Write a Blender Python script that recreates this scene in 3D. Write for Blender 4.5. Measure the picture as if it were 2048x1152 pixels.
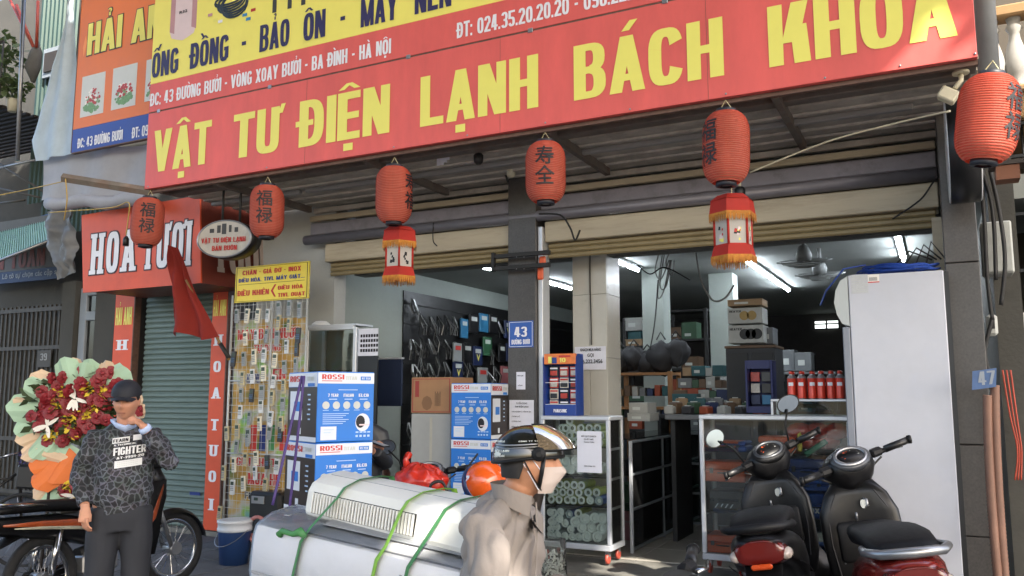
import bpy, bmesh, math, random
from mathutils import Vector, Matrix, noise
random.seed(7)
for o in list(bpy.data.objects): bpy.data.objects.remove(o, do_unlink=True)
SC = bpy.context.scene
COL = SC.collection
R = math.radians
# ---------------------------------------------------------------- camera
CAM_H, YAW, PITCH, FPX = 1.6, R(26.9), R(7.3), 1673.0
cd = bpy.data.cameras.new('camera'); cam = bpy.data.objects.new('camera', cd); COL.objects.link(cam)
cam.location = (0, 0, CAM_H); cam.rotation_euler = (R(90) + PITCH, 0, YAW)
cd.sensor_width = 36; cd.lens = 36 * FPX / 2048; cd.clip_start = .05; cd.clip_end = 800
SC.camera = cam
# ---------------------------------------------------------------- sky, sun, exposure
SUN_DIR = Vector((0.60, -0.46, 0.655)).normalized()          # towards the sun
w = bpy.data.worlds.new('World'); SC.world = w; w.use_nodes = True
nt = w.node_tree; bg = nt.nodes['Background']
sky = nt.nodes.new('ShaderNodeTexSky'); sky.sky_type = 'NISHITA'; sky.sun_disc = False
sky.sun_elevation = math.asin(SUN_DIR.z); sky.sun_rotation = math.atan2(SUN_DIR.x, SUN_DIR.y)
sky.air_density = 1.0; sky.dust_density = 4.0; sky.ozone_density = .6
nt.links.new(sky.outputs[0], bg.inputs[0]); bg.inputs[1].default_value = .13
sd = bpy.data.lights.new('sun', 'SUN'); sd.energy = 2.3; sd.angle = R(.55); sd.color = (1, .93, .82)
sun = bpy.data.objects.new('sun', sd); COL.objects.link(sun)
sun.rotation_euler = SUN_DIR.to_track_quat('Z', 'Y').to_euler(); sun.location = (6, -5, 12)
SC.view_settings.view_transform = 'Standard'; SC.view_settings.look = 'None'
SC.view_settings.exposure = 2.5; SC.view_settings.gamma = 1.0
SC.view_settings.use_curve_mapping = False
SC.cycles.max_bounces = 8; SC.cycles.transparent_max_bounces = 16
SC.cycles.use_denoising = True
# ---------------------------------------------------------------- where a ray of the photograph meets a real plane
_F = Vector((-math.sin(YAW) * math.cos(PITCH), math.cos(YAW) * math.cos(PITCH), math.sin(PITCH)))
_R = Vector((math.cos(YAW), math.sin(YAW), 0)); _U = _R.cross(_F)
def P(px, py, Y=None, X=None, Z=None, D=None):
    d = _F + _R * ((px - 1024) / FPX) + _U * ((576 - py) / FPX)
    t = D if D is not None else (Y / d.y if Y is not None else (X / d.x if X is not None else (Z - CAM_H) / d.z))
    return Vector((0, 0, CAM_H)) + d * t
# ---------------------------------------------------------------- materials
def C(h, k=1.0):
    h = h.lstrip('#'); r = []
    for i in (0, 2, 4):
        c = int(h[i:i + 2], 16) / 255
        r.append(min(1, (c / 12.92 if c <= .04045 else ((c + .055) / 1.055) ** 2.4) * k))
    return tuple(r) + (1,)
MATS = {}
def mat(name, col='#808080', rough=.55, metal=0, k=1, var=.12, vs=6, dirt=None, dirt_amt=.5, ds=3, bump=0, bs=60, spec=.5, emit=0, emcol=None, coat=0, trans=0, stretch=None):
    if name in MATS: return MATS[name]
    m = bpy.data.materials.new(name); m.use_nodes = True; n = m.node_tree; L = n.links
    b = n.nodes['Principled BSDF']; c = C(col, k) if isinstance(col, str) else tuple(col) + (1,)
    b.inputs['Roughness'].default_value = rough; b.inputs['Metallic'].default_value = metal
    b.inputs['Specular IOR Level'].default_value = spec; b.inputs['Coat Weight'].default_value = coat
    b.inputs['Base Color'].default_value = c
    tc = n.nodes.new('ShaderNodeTexCoord'); src = tc.outputs['Object']
    if stretch:
        mp = n.nodes.new('ShaderNodeMapping'); mp.inputs['Scale'].default_value = stretch; L.new(src, mp.inputs[0]); src = mp.outputs[0]
    if var:
        t = n.nodes.new('ShaderNodeTexNoise'); t.inputs['Scale'].default_value = vs; t.inputs['Detail'].default_value = 6; t.inputs['Roughness'].default_value = .65
        L.new(src, t.inputs['Vector'])
        mr = n.nodes.new('ShaderNodeMapRange'); mr.inputs['From Min'].default_value = .3; mr.inputs['From Max'].default_value = .7
        mr.inputs['To Min'].default_value = 1 - var; mr.inputs['To Max'].default_value = 1 + var * .6; L.new(t.outputs[0], mr.inputs[0])
        mx = n.nodes.new('ShaderNodeMix'); mx.data_type = 'RGBA'; mx.blend_type = 'MULTIPLY'; mx.inputs[0].default_value = 1
        mx.inputs[6].default_value = c; L.new(mr.outputs[0], mx.inputs[7]); out = mx.outputs[2]
        if dirt:
            t2 = n.nodes.new('ShaderNodeTexNoise'); t2.inputs['Scale'].default_value = ds; t2.inputs['Detail'].default_value = 9; t2.inputs['Roughness'].default_value = .72
            L.new(src, t2.inputs['Vector'])
            cr = n.nodes.new('ShaderNodeMapRange'); cr.inputs['From Min'].default_value = .48; cr.inputs['From Max'].default_value = .72; cr.inputs['To Max'].default_value = dirt_amt
            L.new(t2.outputs[0], cr.inputs[0])
            m2 = n.nodes.new('ShaderNodeMix'); m2.data_type = 'RGBA'; L.new(cr.outputs[0], m2.inputs[0]); L.new(out, m2.inputs[6]); m2.inputs[7].default_value = C(dirt); out = m2.outputs[2]
        L.new(out, b.inputs['Base Color'])
        rr = n.nodes.new('ShaderNodeMapRange'); rr.inputs['To Min'].default_value = max(0, rough - .1); rr.inputs['To Max'].default_value = min(1, rough + .12); L.new(t.outputs[0], rr.inputs[0]); L.new(rr.outputs[0], b.inputs['Roughness'])
    if bump:
        t3 = n.nodes.new('ShaderNodeTexNoise'); t3.inputs['Scale'].default_value = bs; t3.inputs['Detail'].default_value = 5; L.new(src, t3.inputs['Vector'])
        bp = n.nodes.new('ShaderNodeBump'); bp.inputs['Strength'].default_value = bump; bp.inputs['Distance'].default_value = .01; L.new(t3.outputs[0], bp.inputs['Height']); L.new(bp.outputs[0], b.inputs['Normal'])
    if emit:
        b.inputs['Emission Color'].default_value = C(emcol or '#ffffff'); b.inputs['Emission Strength'].default_value = emit
    if trans:      # thin cloth, paper or film: part of the light passes through
        tr = n.nodes.new('ShaderNodeBsdfTranslucent'); 
        if b.inputs['Base Color'].is_linked: L.new(b.inputs['Base Color'].links[0].from_socket, tr.inputs[0])
        else: tr.inputs[0].default_value = c
        ms = n.nodes.new('ShaderNodeMixShader'); ms.inputs[0].default_value = trans
        L.new(b.outputs[0], ms.inputs[1]); L.new(tr.outputs[0], ms.inputs[2]); L.new(ms.outputs[0], n.nodes['Material Output'].inputs[0])
    MATS[name] = m; return m
def thin_glass(name, col='#e8f4f0', refl=.12, haze=0.0, hc='#cccccc', bump=0):
    if name in MATS: return MATS[name]
    m = bpy.data.materials.new(name); m.use_nodes = True; n = m.node_tree; L = n.links; n.nodes.remove(n.nodes['Principled BSDF'])
    t = n.nodes.new('ShaderNodeBsdfTransparent'); t.inputs[0].default_value = C(col)
    g = n.nodes.new('ShaderNodeBsdfGlossy'); g.inputs['Roughness'].default_value = .04
    f = n.nodes.new('ShaderNodeFresnel'); f.inputs[0].default_value = 1.5
    if bump:
        tc = n.nodes.new('ShaderNodeTexCoord'); mp = n.nodes.new('ShaderNodeMapping'); mp.inputs['Scale'].default_value = (1, 1, 2.5); L.new(tc.outputs['Object'], mp.inputs[0])
        t3 = n.nodes.new('ShaderNodeTexNoise'); t3.inputs['Scale'].default_value = 9; t3.inputs['Detail'].default_value = 4; t3.inputs['Distortion'].default_value = 1.5; L.new(mp.outputs[0], t3.inputs['Vector'])
        bp = n.nodes.new('ShaderNodeBump'); bp.inputs['Strength'].default_value = bump; bp.inputs['Distance'].default_value = .03; L.new(t3.outputs[0], bp.inputs['Height']); L.new(bp.outputs[0], g.inputs['Normal']); L.new(bp.outputs[0], f.inputs['Normal'])
    ma = n.nodes.new('ShaderNodeMath'); ma.operation = 'ADD'; ma.inputs[1].default_value = refl - .04; L.new(f.outputs[0], ma.inputs[0])
    ms = n.nodes.new('ShaderNodeMixShader'); L.new(ma.outputs[0], ms.inputs[0]); L.new(t.outputs[0], ms.inputs[1]); L.new(g.outputs[0], ms.inputs[2])
    out = ms.outputs[0]
    if haze:
        d = n.nodes.new('ShaderNodeBsdfDiffuse'); d.inputs[0].default_value = C(hc)
        m3 = n.nodes.new('ShaderNodeMixShader'); m3.inputs[0].default_value = haze; L.new(out, m3.inputs[1]); L.new(d.outputs[0], m3.inputs[2]); out = m3.outputs[0]
    L.new(out, n.nodes['Material Output'].inputs[0]); MATS[name] = m; return m
# ---------------------------------------------------------------- objects
def T(name, label, cat, loc=(0, 0, 0), rz=0, group=None, kind=None):
    o = bpy.data.objects.new(name, None); COL.objects.link(o); o.location = loc; o.rotation_euler = (0, 0, rz); o.empty_display_size = .1
    return tag(o, label, cat, group, kind)
def tag(o, label=None, cat=None, group=None, kind=None):
    if label: o['label'] = label
    if cat: o['category'] = cat
    if group: o['group'] = group
    if kind: o['kind'] = kind
    return o
def copy_thing(root, loc, rz=0, label=None, rot=None):
    r = root.copy(); COL.objects.link(r); r.location = loc; r.rotation_euler = rot or (0, 0, rz)
    if label: r['label'] = label
    def rec(a, b):
        for ch in a.children:
            c = ch.copy(); COL.objects.link(c); c.parent = b; rec(ch, c)
    rec(root, r); return r
class MB:
    def __init__(s): s.v = []; s.f = []; s.mi = []; s.sm = []; s.m = 0
    def face(s, ids, sm=False): s.f.append(tuple(ids)); s.mi.append(s.m); s.sm.append(sm)
    def add(s, vs, fs, sm=False):
        b = len(s.v); s.v += [Vector(x) for x in vs]
        for f in fs: s.face([b + i for i in f], sm)
        return s
    def quad(s, a, b, c, d): return s.add([a, b, c, d], [(0, 1, 2, 3)])
    def box(s, c, d, ch=0, M=None):
        c = Vector(c); h = [x / 2 for x in d]; ch = min(ch, min(h) * .9)
        vs = []; fs = []
        if ch <= 0:
            for x in (-1, 1):
                for y in (-1, 1):
                    for z in (-1, 1): vs.append(Vector((x * h[0], y * h[1], z * h[2])))
            fs = [(0, 1, 3, 2), (4, 6, 7, 5), (0, 4, 5, 1), (2, 3, 7, 6), (0, 2, 6, 4), (1, 5, 7, 3)]
        else:
            ix = {}
            for x in (-1, 1):
                for y in (-1, 1):
                    for z in (-1, 1):
                        for k in range(3):
                            p = [x * h[0], y * h[1], z * h[2]]
                            for j in range(3):
                                if j != k: p[j] -= math.copysign(ch, p[j])
                            ix[(x, y, z, k)] = len(vs); vs.append(Vector(p))
            def key(k, sk, a, sa, b, sb, ax):
                t = [0, 0, 0]; t[k] = sk; t[a] = sa; t[b] = sb; return ix[tuple(t) + (ax,)]
            for k in range(3):
                a, b = (k + 1) % 3, (k + 2) % 3
                for sg in (-1, 1):
                    q = [key(k, sg, a, -1, b, -1, k), key(k, sg, a, 1, b, -1, k), key(k, sg, a, 1, b, 1, k), key(k, sg, a, -1, b, 1, k)]
                    fs.append(q if sg > 0 else q[::-1])
                for sa in (-1, 1):
                    for sb in (-1, 1):
                        q = [key(a, sa, b, sb, k, -1, a), key(a, sa, b, sb, k, 1, a), key(a, sa, b, sb, k, 1, b), key(a, sa, b, sb, k, -1, b)]
                        fs.append(q if sa * sb < 0 else q[::-1])
            for x in (-1, 1):
                for y in (-1, 1):
                    for z in (-1, 1):
                        q = [ix[(x, y, z, 0)], ix[(x, y, z, 1)], ix[(x, y, z, 2)]]
                        fs.append(q if x * y * z > 0 else q[::-1])
        if M is not None: vs = [M @ v for v in vs]
        return s.add([v + c for v in vs], fs)
    def bx(s, x0, x1, y0, y1, z0, z1, ch=0): return s.box(((x0 + x1) / 2, (y0 + y1) / 2, (z0 + z1) / 2), (abs(x1 - x0), abs(y1 - y0), abs(z1 - z0)), ch)
    def loft(s, rings, cap=True, sm=True, closed=False):
        n = len(rings[0]); b = len(s.v)
        for r in rings: s.v += [Vector(p) for p in r]
        m = len(rings)
        for i in range(m if closed else m - 1):
            i2 = (i + 1) % m
            for j in range(n):
                k = (j + 1) % n
                s.face((b + i * n + j, b + i * n + k, b + i2 * n + k, b + i2 * n + j), sm)
        if cap and not closed:
            s.face([b + j for j in range(n)][::-1], False); s.face([b + (m - 1) * n + j for j in range(n)], False)
        return s
    def tube(s, pts, r, n=8, cap=True, closed=False):
        pts = [Vector(p) for p in pts]; rings = []; u = None; N = len(pts)
        for i, p in enumerate(pts):
            if closed: d = pts[(i + 1) % N] - pts[i - 1]
            else: d = pts[min(i + 1, N - 1)] - pts[max(i - 1, 0)]
            if d.length < 1e-9: d = Vector((0, 0, 1))
            d.normalize()
            if u is None:
                u = d.cross(Vector((0, 0, 1)))
                if u.length < .4: u = d.cross(Vector((0, 1, 0)))
            u = (u - d * u.dot(d)).normalized(); w_ = d.cross(u)
            rr = r[i] if isinstance(r, list) else r
            if isinstance(rr, (list, tuple)): ra, rb = rr
            else: ra = rb = rr
            rings.append([p + u * ra * math.cos(2 * math.pi * j / n) + w_ * rb * math.sin(2 * math.pi * j / n) for j in range(n)])
        return s.loft(rings, cap, n > 5, closed)
    def cyl(s, a, b, r, n=16, r2=None): return s.tube([a, b], [r, r if r2 is None else r2], n)
    def lathe(s, prof, c=(0, 0, 0), n=24, M=None, sm=True, cap=True):
        c = Vector(c); rings = []
        for (r, z) in prof:
            ring = [Vector((r * math.cos(2 * math.pi * j / n), r * math.sin(2 * math.pi * j / n), z)) for j in range(n)]
            rings.append([(M @ p if M is not None else p) + c for p in ring])
        return s.loft(rings, cap, sm)
    def ell(s, c, r, n=14, m=9, M=None):
        prof = [(max(1e-4, math.sin(math.pi * i / m)), -math.cos(math.pi * i / m)) for i in range(m + 1)]
        S = Matrix.Diagonal((r[0], r[1], r[2])); S = M @ S if M is not None else S
        return s.lathe(prof, c, n, S)
    def prism(s, poly, o, ux, uz, th):          # outline in a plane, thickness along the normal (away from the viewer)
        o = Vector(o); ux = Vector(ux); uz = Vector(uz); nn = ux.cross(uz).normalized()
        a = [o + ux * p[0] + uz * p[1] for p in poly]; b = [p - nn * th for p in a]; k = len(a)
        return s.add(a + b, [tuple(range(k)), tuple(range(2 * k - 1, k - 1, -1))] + [(i, i + k, (i + 1) % k + k, (i + 1) % k) for i in range(k)])
    def grid(s, nu, nv, fn, sm=True):
        b = len(s.v)
        for i in range(nu + 1):
            for j in range(nv + 1): s.v.append(Vector(fn(i / nu, j / nv)))
        for i in range(nu):
            for j in range(nv):
                a = b + i * (nv + 1) + j; s.face((a, a + nv + 1, a + nv + 2, a + 1), sm)
        return s
    def build(s, name, mats, parent=None, w=False, fix=False):
        me = bpy.data.meshes.new(name); off = Vector(parent.location) if (w and parent is not None) else Vector()
        me.from_pydata([tuple(v - off) for v in s.v], [], s.f)
        for m in (mats if isinstance(mats, (list, tuple)) else [mats]): me.materials.append(m)
        me.polygons.foreach_set('material_index', s.mi); me.polygons.foreach_set('use_smooth', s.sm); me.update()
        if fix:
            bm = bmesh.new(); bm.from_mesh(me); bmesh.ops.recalc_face_normals(bm, faces=bm.faces); bm.to_mesh(me); bm.free()
        o = bpy.data.objects.new(name, me); COL.objects.link(o)
        if parent is not None: o.parent = parent
        return o
def inst(src, parent, loc=(0, 0, 0), rot=(0, 0, 0), scale=(1, 1, 1), name=None):    # another piece sharing mesh data
    o = bpy.data.objects.new(name or src.name.split('.')[0], src.data if hasattr(src, 'data') else src); COL.objects.link(o); o.parent = parent
    o.location = loc; o.rotation_euler = rot; o.scale = scale; return o
# ---------------------------------------------------------------- lettering (built-in font only)
def text_mesh(s, bold=.03, ext=0):
    c = bpy.data.curves.new('t', 'FONT'); c.body = s; c.offset = bold; c.resolution_u = 3; c.extrude = ext
    o = bpy.data.objects.new('t', c); COL.objects.link(o)
    me = bpy.data.meshes.new_from_object(o.evaluated_get(bpy.context.evaluated_depsgraph_get()))
    bpy.data.objects.remove(o, do_unlink=True); bpy.data.curves.remove(c); return me
CAP = .729
def text_on(parent, s, o, ux, uz, w_, cap, m, bold=.03, name='lettering', shear=0, lift=.003, wrld=True, cx=False):
    """s from point o (left end of the baseline) to width w_, capitals cap high, on the plane ux, uz"""
    me = text_mesh(s, bold); xs = [v.co.x for v in me.vertices]
    if not xs: return None
    x0, x1 = min(xs), max(xs); ux = Vector(ux).normalized(); uz = Vector(uz).normalized(); nn = ux.cross(uz)
    kx = w_ / (x1 - x0) if w_ else cap / CAP; ky = cap / CAP; o = Vector(o)
    if cx: o = o - ux * (x1 - x0) * kx / 2
    off = Vector(parent.location) if (parent is not None and wrld) else Vector()
    for v in me.vertices: v.co = o + ux * ((v.co.x - x0) * kx + shear * v.co.y) + uz * (v.co.y * ky) + nn * lift - off
    me.materials.clear(); me.materials.append(m); me.name = name
    ob = bpy.data.objects.new(name, me); COL.objects.link(ob); ob.parent = parent; return ob
def text_px(parent, s, Y, xl, yb, xr, yt, m, bold=.03, **k):
    """front-facing word on plane Y: left edge xl, baseline yb (both at xl), cap top yt, right edge xr"""
    a = P(xl, yb, Y=Y); t = P(xl, yt, Y=Y); b = P(xr, yb, Y=Y)
    return text_on(parent, s, a, (1, 0, 0), (0, 0, 1), b.x - a.x, t.z - a.z, m, bold, **k)
X_, Z_ = Vector((1, 0, 0)), Vector((0, 0, 1))
# ---------------------------------------------------------------- heavy condensed sign letters, built stroke by stroke
import unicodedata
def _sp(c, p): return math.copysign(abs(c) ** (2 / p), c)
def _ring(cx, cy, rx, ry, tv, th, a0, a1, p=2.7, n=14):
    out = []
    for i in range(n):
        q = []
        for a in (a0 + (a1 - a0) * i / n, a0 + (a1 - a0) * (i + 1) / n):
            c, s_ = _sp(math.cos(R(a)), p), _sp(math.sin(R(a)), p)
            q.append(((cx + rx * c, cy + ry * s_), (cx + (rx - tv) * c, cy + (ry - th) * s_)))
        out.append([q[0][0], q[1][0], q[1][1], q[0][1]])
    return out
def _bar(x0, y0, x1, y1, t): return [(x0, y0), (x0 + t, y0), (x1 + t, y1), (x1, y1)]
def _rc(x0, x1, y0, y1): return [(x0, y0), (x1, y0), (x1, y1), (x0, y1)]
def glyph(ch, tv=.178, th=.155):
    w_ = .47
    D = {'I': .155, 'M': .62, 'W': .7, ' ': .26, '-': .26, '.': .16, ':': .16, ',': .16, 'L': .42, 'E': .41, 'F': .4, 'T': .46, '1': .27, 'A': .5, 'V': .5, 'Y': .5, 'X': .5, 'K': .5, '/': .3, '4': .47}
    w_ = D.get(ch, w_); g = []; m = w_ / 2
    if ch == 'I': g = [_rc(0, tv, 0, 1)]
    elif ch == 'H': g = [_rc(0, tv, 0, 1), _rc(w_ - tv, w_, 0, 1), _rc(tv, w_ - tv, .43, .57)]
    elif ch in 'OQ0': g = _ring(m, .5, m, .5, tv, th, 0, 360, 3, 28)
    elif ch == 'C': g = _ring(m, .5, m, .5, tv, th, 22, 338, 3, 26)
    elif ch == 'G': g = _ring(m, .5, m, .5, tv, th, 25, 335, 3, 26) + [_rc(m, w_ - tv, .4, .54), _rc(w_ - tv, w_, .1, .54)]
    elif ch == 'U': g = _ring(m, .3, m, .3, tv, th, 180, 360, 3, 16) + [_rc(0, tv, .3, 1), _rc(w_ - tv, w_, .3, 1)]
    elif ch == 'D' or ch == 'Đ': 
        g = [_rc(0, tv, 0, 1)] + _ring(m * .7, .5, w_ - m * .7, .5, tv, th, -90, 90, 3, 16) + [_rc(tv, m * .7, 0, th), _rc(tv, m * .7, 1 - th, 1)]
        if ch == 'Đ': g.append(_rc(-.07, .27, .45, .57))
    elif ch == 'B': g = [_rc(0, tv, 0, 1), _rc(tv, m, 0, .13), _rc(tv, m, .87, 1), _rc(tv, m, .45, .58)] + _ring(m, .285, m, .285, tv, .13, -90, 90, 2.6, 12) + _ring(m, .735, m * .95, .265, tv * .95, .13, -90, 90, 2.6, 12)
    elif ch == 'P': g = [_rc(0, tv, 0, 1), _rc(tv, m, .87, 1), _rc(tv, m, .4, .53)] + _ring(m, .7, m, .3, tv, .13, -90, 90, 2.6, 12)
    elif ch == 'R': g = glyph('P')[1] + [_bar(w_ - tv, 0, m * .75, .45, tv)]
    elif ch == 'A': g = [_bar(0, 0, m - tv * .52, 1, tv), _bar(w_ - tv, 0, m - tv * .48, 1, tv), _rc(m - .13, m + .13, .2, .32)]
    elif ch == 'V': g = [_bar(m - tv * .5, 0, 0, 1, tv), _bar(m - tv * .5, 0, w_ - tv, 1, tv)]
    elif ch == 'Y': g = [_bar(m - tv * .5, .4, 0, 1, tv), _bar(m - tv * .5, .4, w_ - tv, 1, tv), _rc(m - tv / 2, m + tv / 2, 0, .4)]
    elif ch == 'X': g = [_bar(0, 0, w_ - tv, 1, tv), _bar(w_ - tv, 0, 0, 1, tv)]
    elif ch == 'N': g = [_rc(0, tv * .9, 0, 1), _rc(w_ - tv * .9, w_, 0, 1), _bar(w_ - tv * 1.1, 0, 0, 1, tv * 1.1)]
    elif ch == 'M': g = [_rc(0, tv * .9, 0, 1), _rc(w_ - tv * .9, w_, 0, 1), _bar(m - tv * .5, .0, 0, 1, tv), _bar(m - tv * .5, 0, w_ - tv, 1, tv)]
    elif ch == 'W': g = [_bar(.1, 0, 0, 1, tv * .9), _bar(.1, 0, m - tv * .5, 1, tv * .9), _bar(w_ - .1 - tv, 0, m - tv * .5, 1, tv * .9), _bar(w_ - .1 - tv, 0, w_ - tv, 1, tv * .9)]
    elif ch == 'K': g = [_rc(0, tv, 0, 1), _bar(tv * .9, .35, w_ - tv * 1.2, 1, tv * 1.15), _bar(w_ - tv * 1.1, 0, tv * 1.5, .62, tv * 1.1)]
    elif ch == 'T': g = [_rc(0, w_, 1 - th, 1), _rc(m - tv / 2, m + tv / 2, 0, 1 - th)]
    elif ch == 'L': g = [_rc(0, tv, 0, 1), _rc(tv, w_, 0, th)]
    elif ch == 'E': g = [_rc(0, tv, 0, 1), _rc(tv, w_, 0, th), _rc(tv, w_ * .95, .43, .57), _rc(tv, w_, 1 - th, 1)]
    elif ch == 'F': g = [_rc(0, tv, 0, 1), _rc(tv, w_ * .95, .42, .56), _rc(tv, w_, 1 - th, 1)]
    elif ch == 'S': g = _ring(m, .73, m, .27, tv, .13, 20, 270, 2.6, 14) + _ring(m, .27, m, .27, tv, .13, -160, 90, 2.6, 14)
    elif ch == '2': g = _ring(m, .7, m, .3, tv, .14, -30, 175, 2.6, 12) + [_bar(0, .1, w_ - tv * 1.25, .6, tv * 1.1), _rc(0, w_, 0, .14)]
    elif ch == '3': g = _ring(m, .72, m, .28, tv, .13, -80, 165, 2.6, 12) + _ring(m, .28, m, .28, tv, .13, -165, 80, 2.6, 12) + [_rc(m * .7, m * 1.4, .44, .56)]
    elif ch == '4': g = [_rc(w_ - tv * 1.5, w_ - tv * .5, 0, 1), _rc(0, w_, .2, .33), _bar(0, .3, w_ - tv * 1.9, 1, tv * .9)]
    elif ch == '5': g = [_rc(0, w_, .87, 1), _rc(0, tv, .48, .87)] + _ring(m, .3, m, .3, tv, .14, -165, 110, 2.6, 14)
    elif ch in '6': g = _ring(m, .3, m, .3, tv, .13, 0, 360, 2.8, 18) + _ring(m, .7, m, .3, tv, .13, 20, 180, 2.8, 10) + [_rc(0, tv, .3, .7)]
    elif ch == '9': g = _ring(m, .7, m, .3, tv, .13, 0, 360, 2.8, 18) + _ring(m, .3, m, .3, tv, .13, 200, 360, 2.8, 10) + [_rc(w_ - tv, w_, .3, .7)]
    elif ch == '8': g = _ring(m, .73, m * .95, .27, tv, .12, 0, 360, 2.6, 18) + _ring(m, .27, m, .27, tv, .12, 0, 360, 2.6, 18)
    elif ch == '7': g = [_rc(0, w_, .86, 1), _bar(w_ * .2, 0, w_ - tv, .9, tv)]
    elif ch == '1': g = [_rc(w_ - tv, w_, 0, 1), _bar(0, .72, w_ - tv, .95, .08)]
    elif ch == '-': g = [_rc(.02, .24, .42, .56)]
    elif ch == '/': g = [_bar(0, 0, .2, 1, .1)]
    elif ch in '.,': g = [_rc(0, .14, 0, .16)]
    elif ch == ':': g = [_rc(0, .14, 0, .16), _rc(0, .14, .55, .71)]
    return w_, g
def glyph_v(ch):
    if ch == 'Đ': return glyph('Đ')
    d = unicodedata.normalize('NFD', ch); w_, g = glyph(d[0]); g = list(g); m = w_ / 2; y = 1.06
    for k in d[1:]:
        n = unicodedata.name(k)
        if 'CIRCUMFLEX' in n: g += [_bar(m - .2, y, m - .055, y + .13, .11), _bar(m + .09, y, m - .055, y + .13, .11)]; y += .04
        elif 'BREVE' in n: g += _ring(m, y + .12, .15, .12, .06, .05, 180, 360, 2.2, 8)
        elif 'HORN' in n: g += [_bar(w_ - .03, .84, w_ + .03, 1.04, .09), _rc(w_ - .06, w_ + .02, .84, .95)]
        elif 'ACUTE' in n: xo_ = .12 if y > 1.07 else 0; g += [_bar(m - .07 + xo_, y + .03, m + .05 + xo_, y + .21, .11)]
        elif 'GRAVE' in n: xo_ = -.12 if y > 1.07 else 0; g += [_bar(m - .0 - xo_ * -1, y + .03, m - .13 - xo_ * -1, y + .2, .11)]
        elif 'HOOK' in n: g += _ring(m, y + .19, .075, .07, .06, .055, -70, 160, 2, 8) + [_rc(m - .03, m + .035, y + .02, y + .13)]
        elif 'TILDE' in n: g += _ring(m - .08, y + .06, .09, .07, .06, .05, 10, 170, 2, 6) + _ring(m + .07, y + .1, .09, .07, .06, .05, 190, 350, 2, 6)
        elif 'DOT BELOW' in n: g += [_rc(m - .085, m + .085, -.23, -.08)]
    return w_, g
def blk(parent, s, o, ux, uz, w_, cap, m, name='lettering', lift=.003, wrld=True, grow=0, serif=0, gap=.05, gapw=None, thin=1):
    mb = MB(); x = 0; o = Vector(o); ux = Vector(ux).normalized(); uz = Vector(uz).normalized(); nn = ux.cross(uz); polys = []
    for ch in s:
        cw, g = glyph_v(ch)
        if serif and ch in 'HIATNUK':
            for q in ([0, cw - .155] if ch in 'HANUK' else [cw / 2 - .08]):
                if not (ch == 'U'): g = g + [_rc(q - serif, q + .155 + serif, 0, .1)]
                if ch in 'HIUNK': g = g + [_rc(q - serif, q + .155 + serif, .9, 1)]
        polys += [[(p[0] + x, p[1]) for p in q] for q in g]; x += cw + gap
    tw = x - gap; kx = w_ / tw if w_ else cap
    if cap is None: cap = kx * 1.0
    k = 0
    for q in polys:
        k += 1; cx = sum(p[0] for p in q) / len(q); cy = sum(p[1] for p in q) / len(q)
        pts = []
        for p in q:
            px_, py_ = p[0] * kx, p[1] * cap
            if grow: px_ += math.copysign(grow, p[0] - cx); py_ += math.copysign(grow, p[1] - cy)
            pts.append(o + ux * px_ + uz * py_ + nn * (lift + (k % 9) * .00012))
        ar = sum((q[i][0] * q[(i + 1) % len(q)][1] - q[(i + 1) % len(q)][0] * q[i][1]) for i in range(len(q)))
        if ar < 0: pts = pts[::-1]
        mb.add(pts, [tuple(range(len(pts)))])
    ob = mb.build(name, m, parent, wrld); return ob
def blk_px(parent, s, Y, xl, yb, xr, yt, m, **k):
    a = P(xl, yb, Y=Y); t = P(xl, yt, Y=Y); b = P(xr, yb, Y=Y)
    return blk(parent, s, a, (1, 0, 0), (0, 0, 1), b.x - a.x, t.z - a.z, m, **k)
# ================================================================ SETTING
m_road = mat('asphalt', '#6c6b69', .9, var=.3, vs=30, dirt='#2c2c2e', ds=2, bump=.5, bs=180)
m_pave = mat('pavement_stone', '#5a5b5e', .85, var=.25, vs=12, dirt='#38383a', ds=2.5, bump=.3, bs=90)
m_conc = mat('concrete', '#77756f', .85, var=.2, vs=8, dirt='#4c4a45', ds=3, bump=.3, bs=70)
m_black_granite = mat('black_granite', '#464341', .38, var=.35, vs=60, dirt='#55524e', dirt_amt=.5, ds=14)
m_white_plaster = mat('white_plaster', '#a9aba8', .8, var=.1, vs=4, dirt='#7d7c76', dirt_amt=.35, ds=2, bump=.15, bs=40)
m_grey_plaster = mat('grey_plaster', '#6e6d6a', .85, var=.15, vs=5, dirt='#45443f', ds=2, bump=.2, bs=50)
m_ceiling = mat('ceiling_paint', '#868a86', .85, var=.08, vs=3)
m_tile = mat('floor_tile', '#b5b0a6', .16, var=.06, vs=3, dirt='#8f8a80', dirt_amt=.3)
m_wtile = mat('pillar_tile', '#b9b7ae', .3, var=.1, vs=5, dirt='#8e8b80', dirt_amt=.45, ds=2.5)
m_alu = mat('aluminium', '#c8ccd2', .32, .35, var=.06)
m_dark = mat('dark_paint', '#232323', .6, var=.2)
m_black = mat('black_plastic', '#161617', .4, var=.15, vs=20)
m_beige = mat('beige_metal', '#b0a48c', .5, var=.12, vs=3, dirt='#6f6249', dirt_amt=.5, ds=4, stretch=(.3, 1, 3))
m_rust = mat('stained_steel', '#6c645c', .75, var=.3, vs=6, dirt='#6b4a32', dirt_amt=.6, ds=5)
m_white = mat('white_plastic', '#d6d8da', .4, var=.05)
m_cable = mat('cable_black', '#1c1b1b', .6, var=0)
m_cream = mat('cream_plastic', '#cfc6ab', .5, var=.08)

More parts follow.
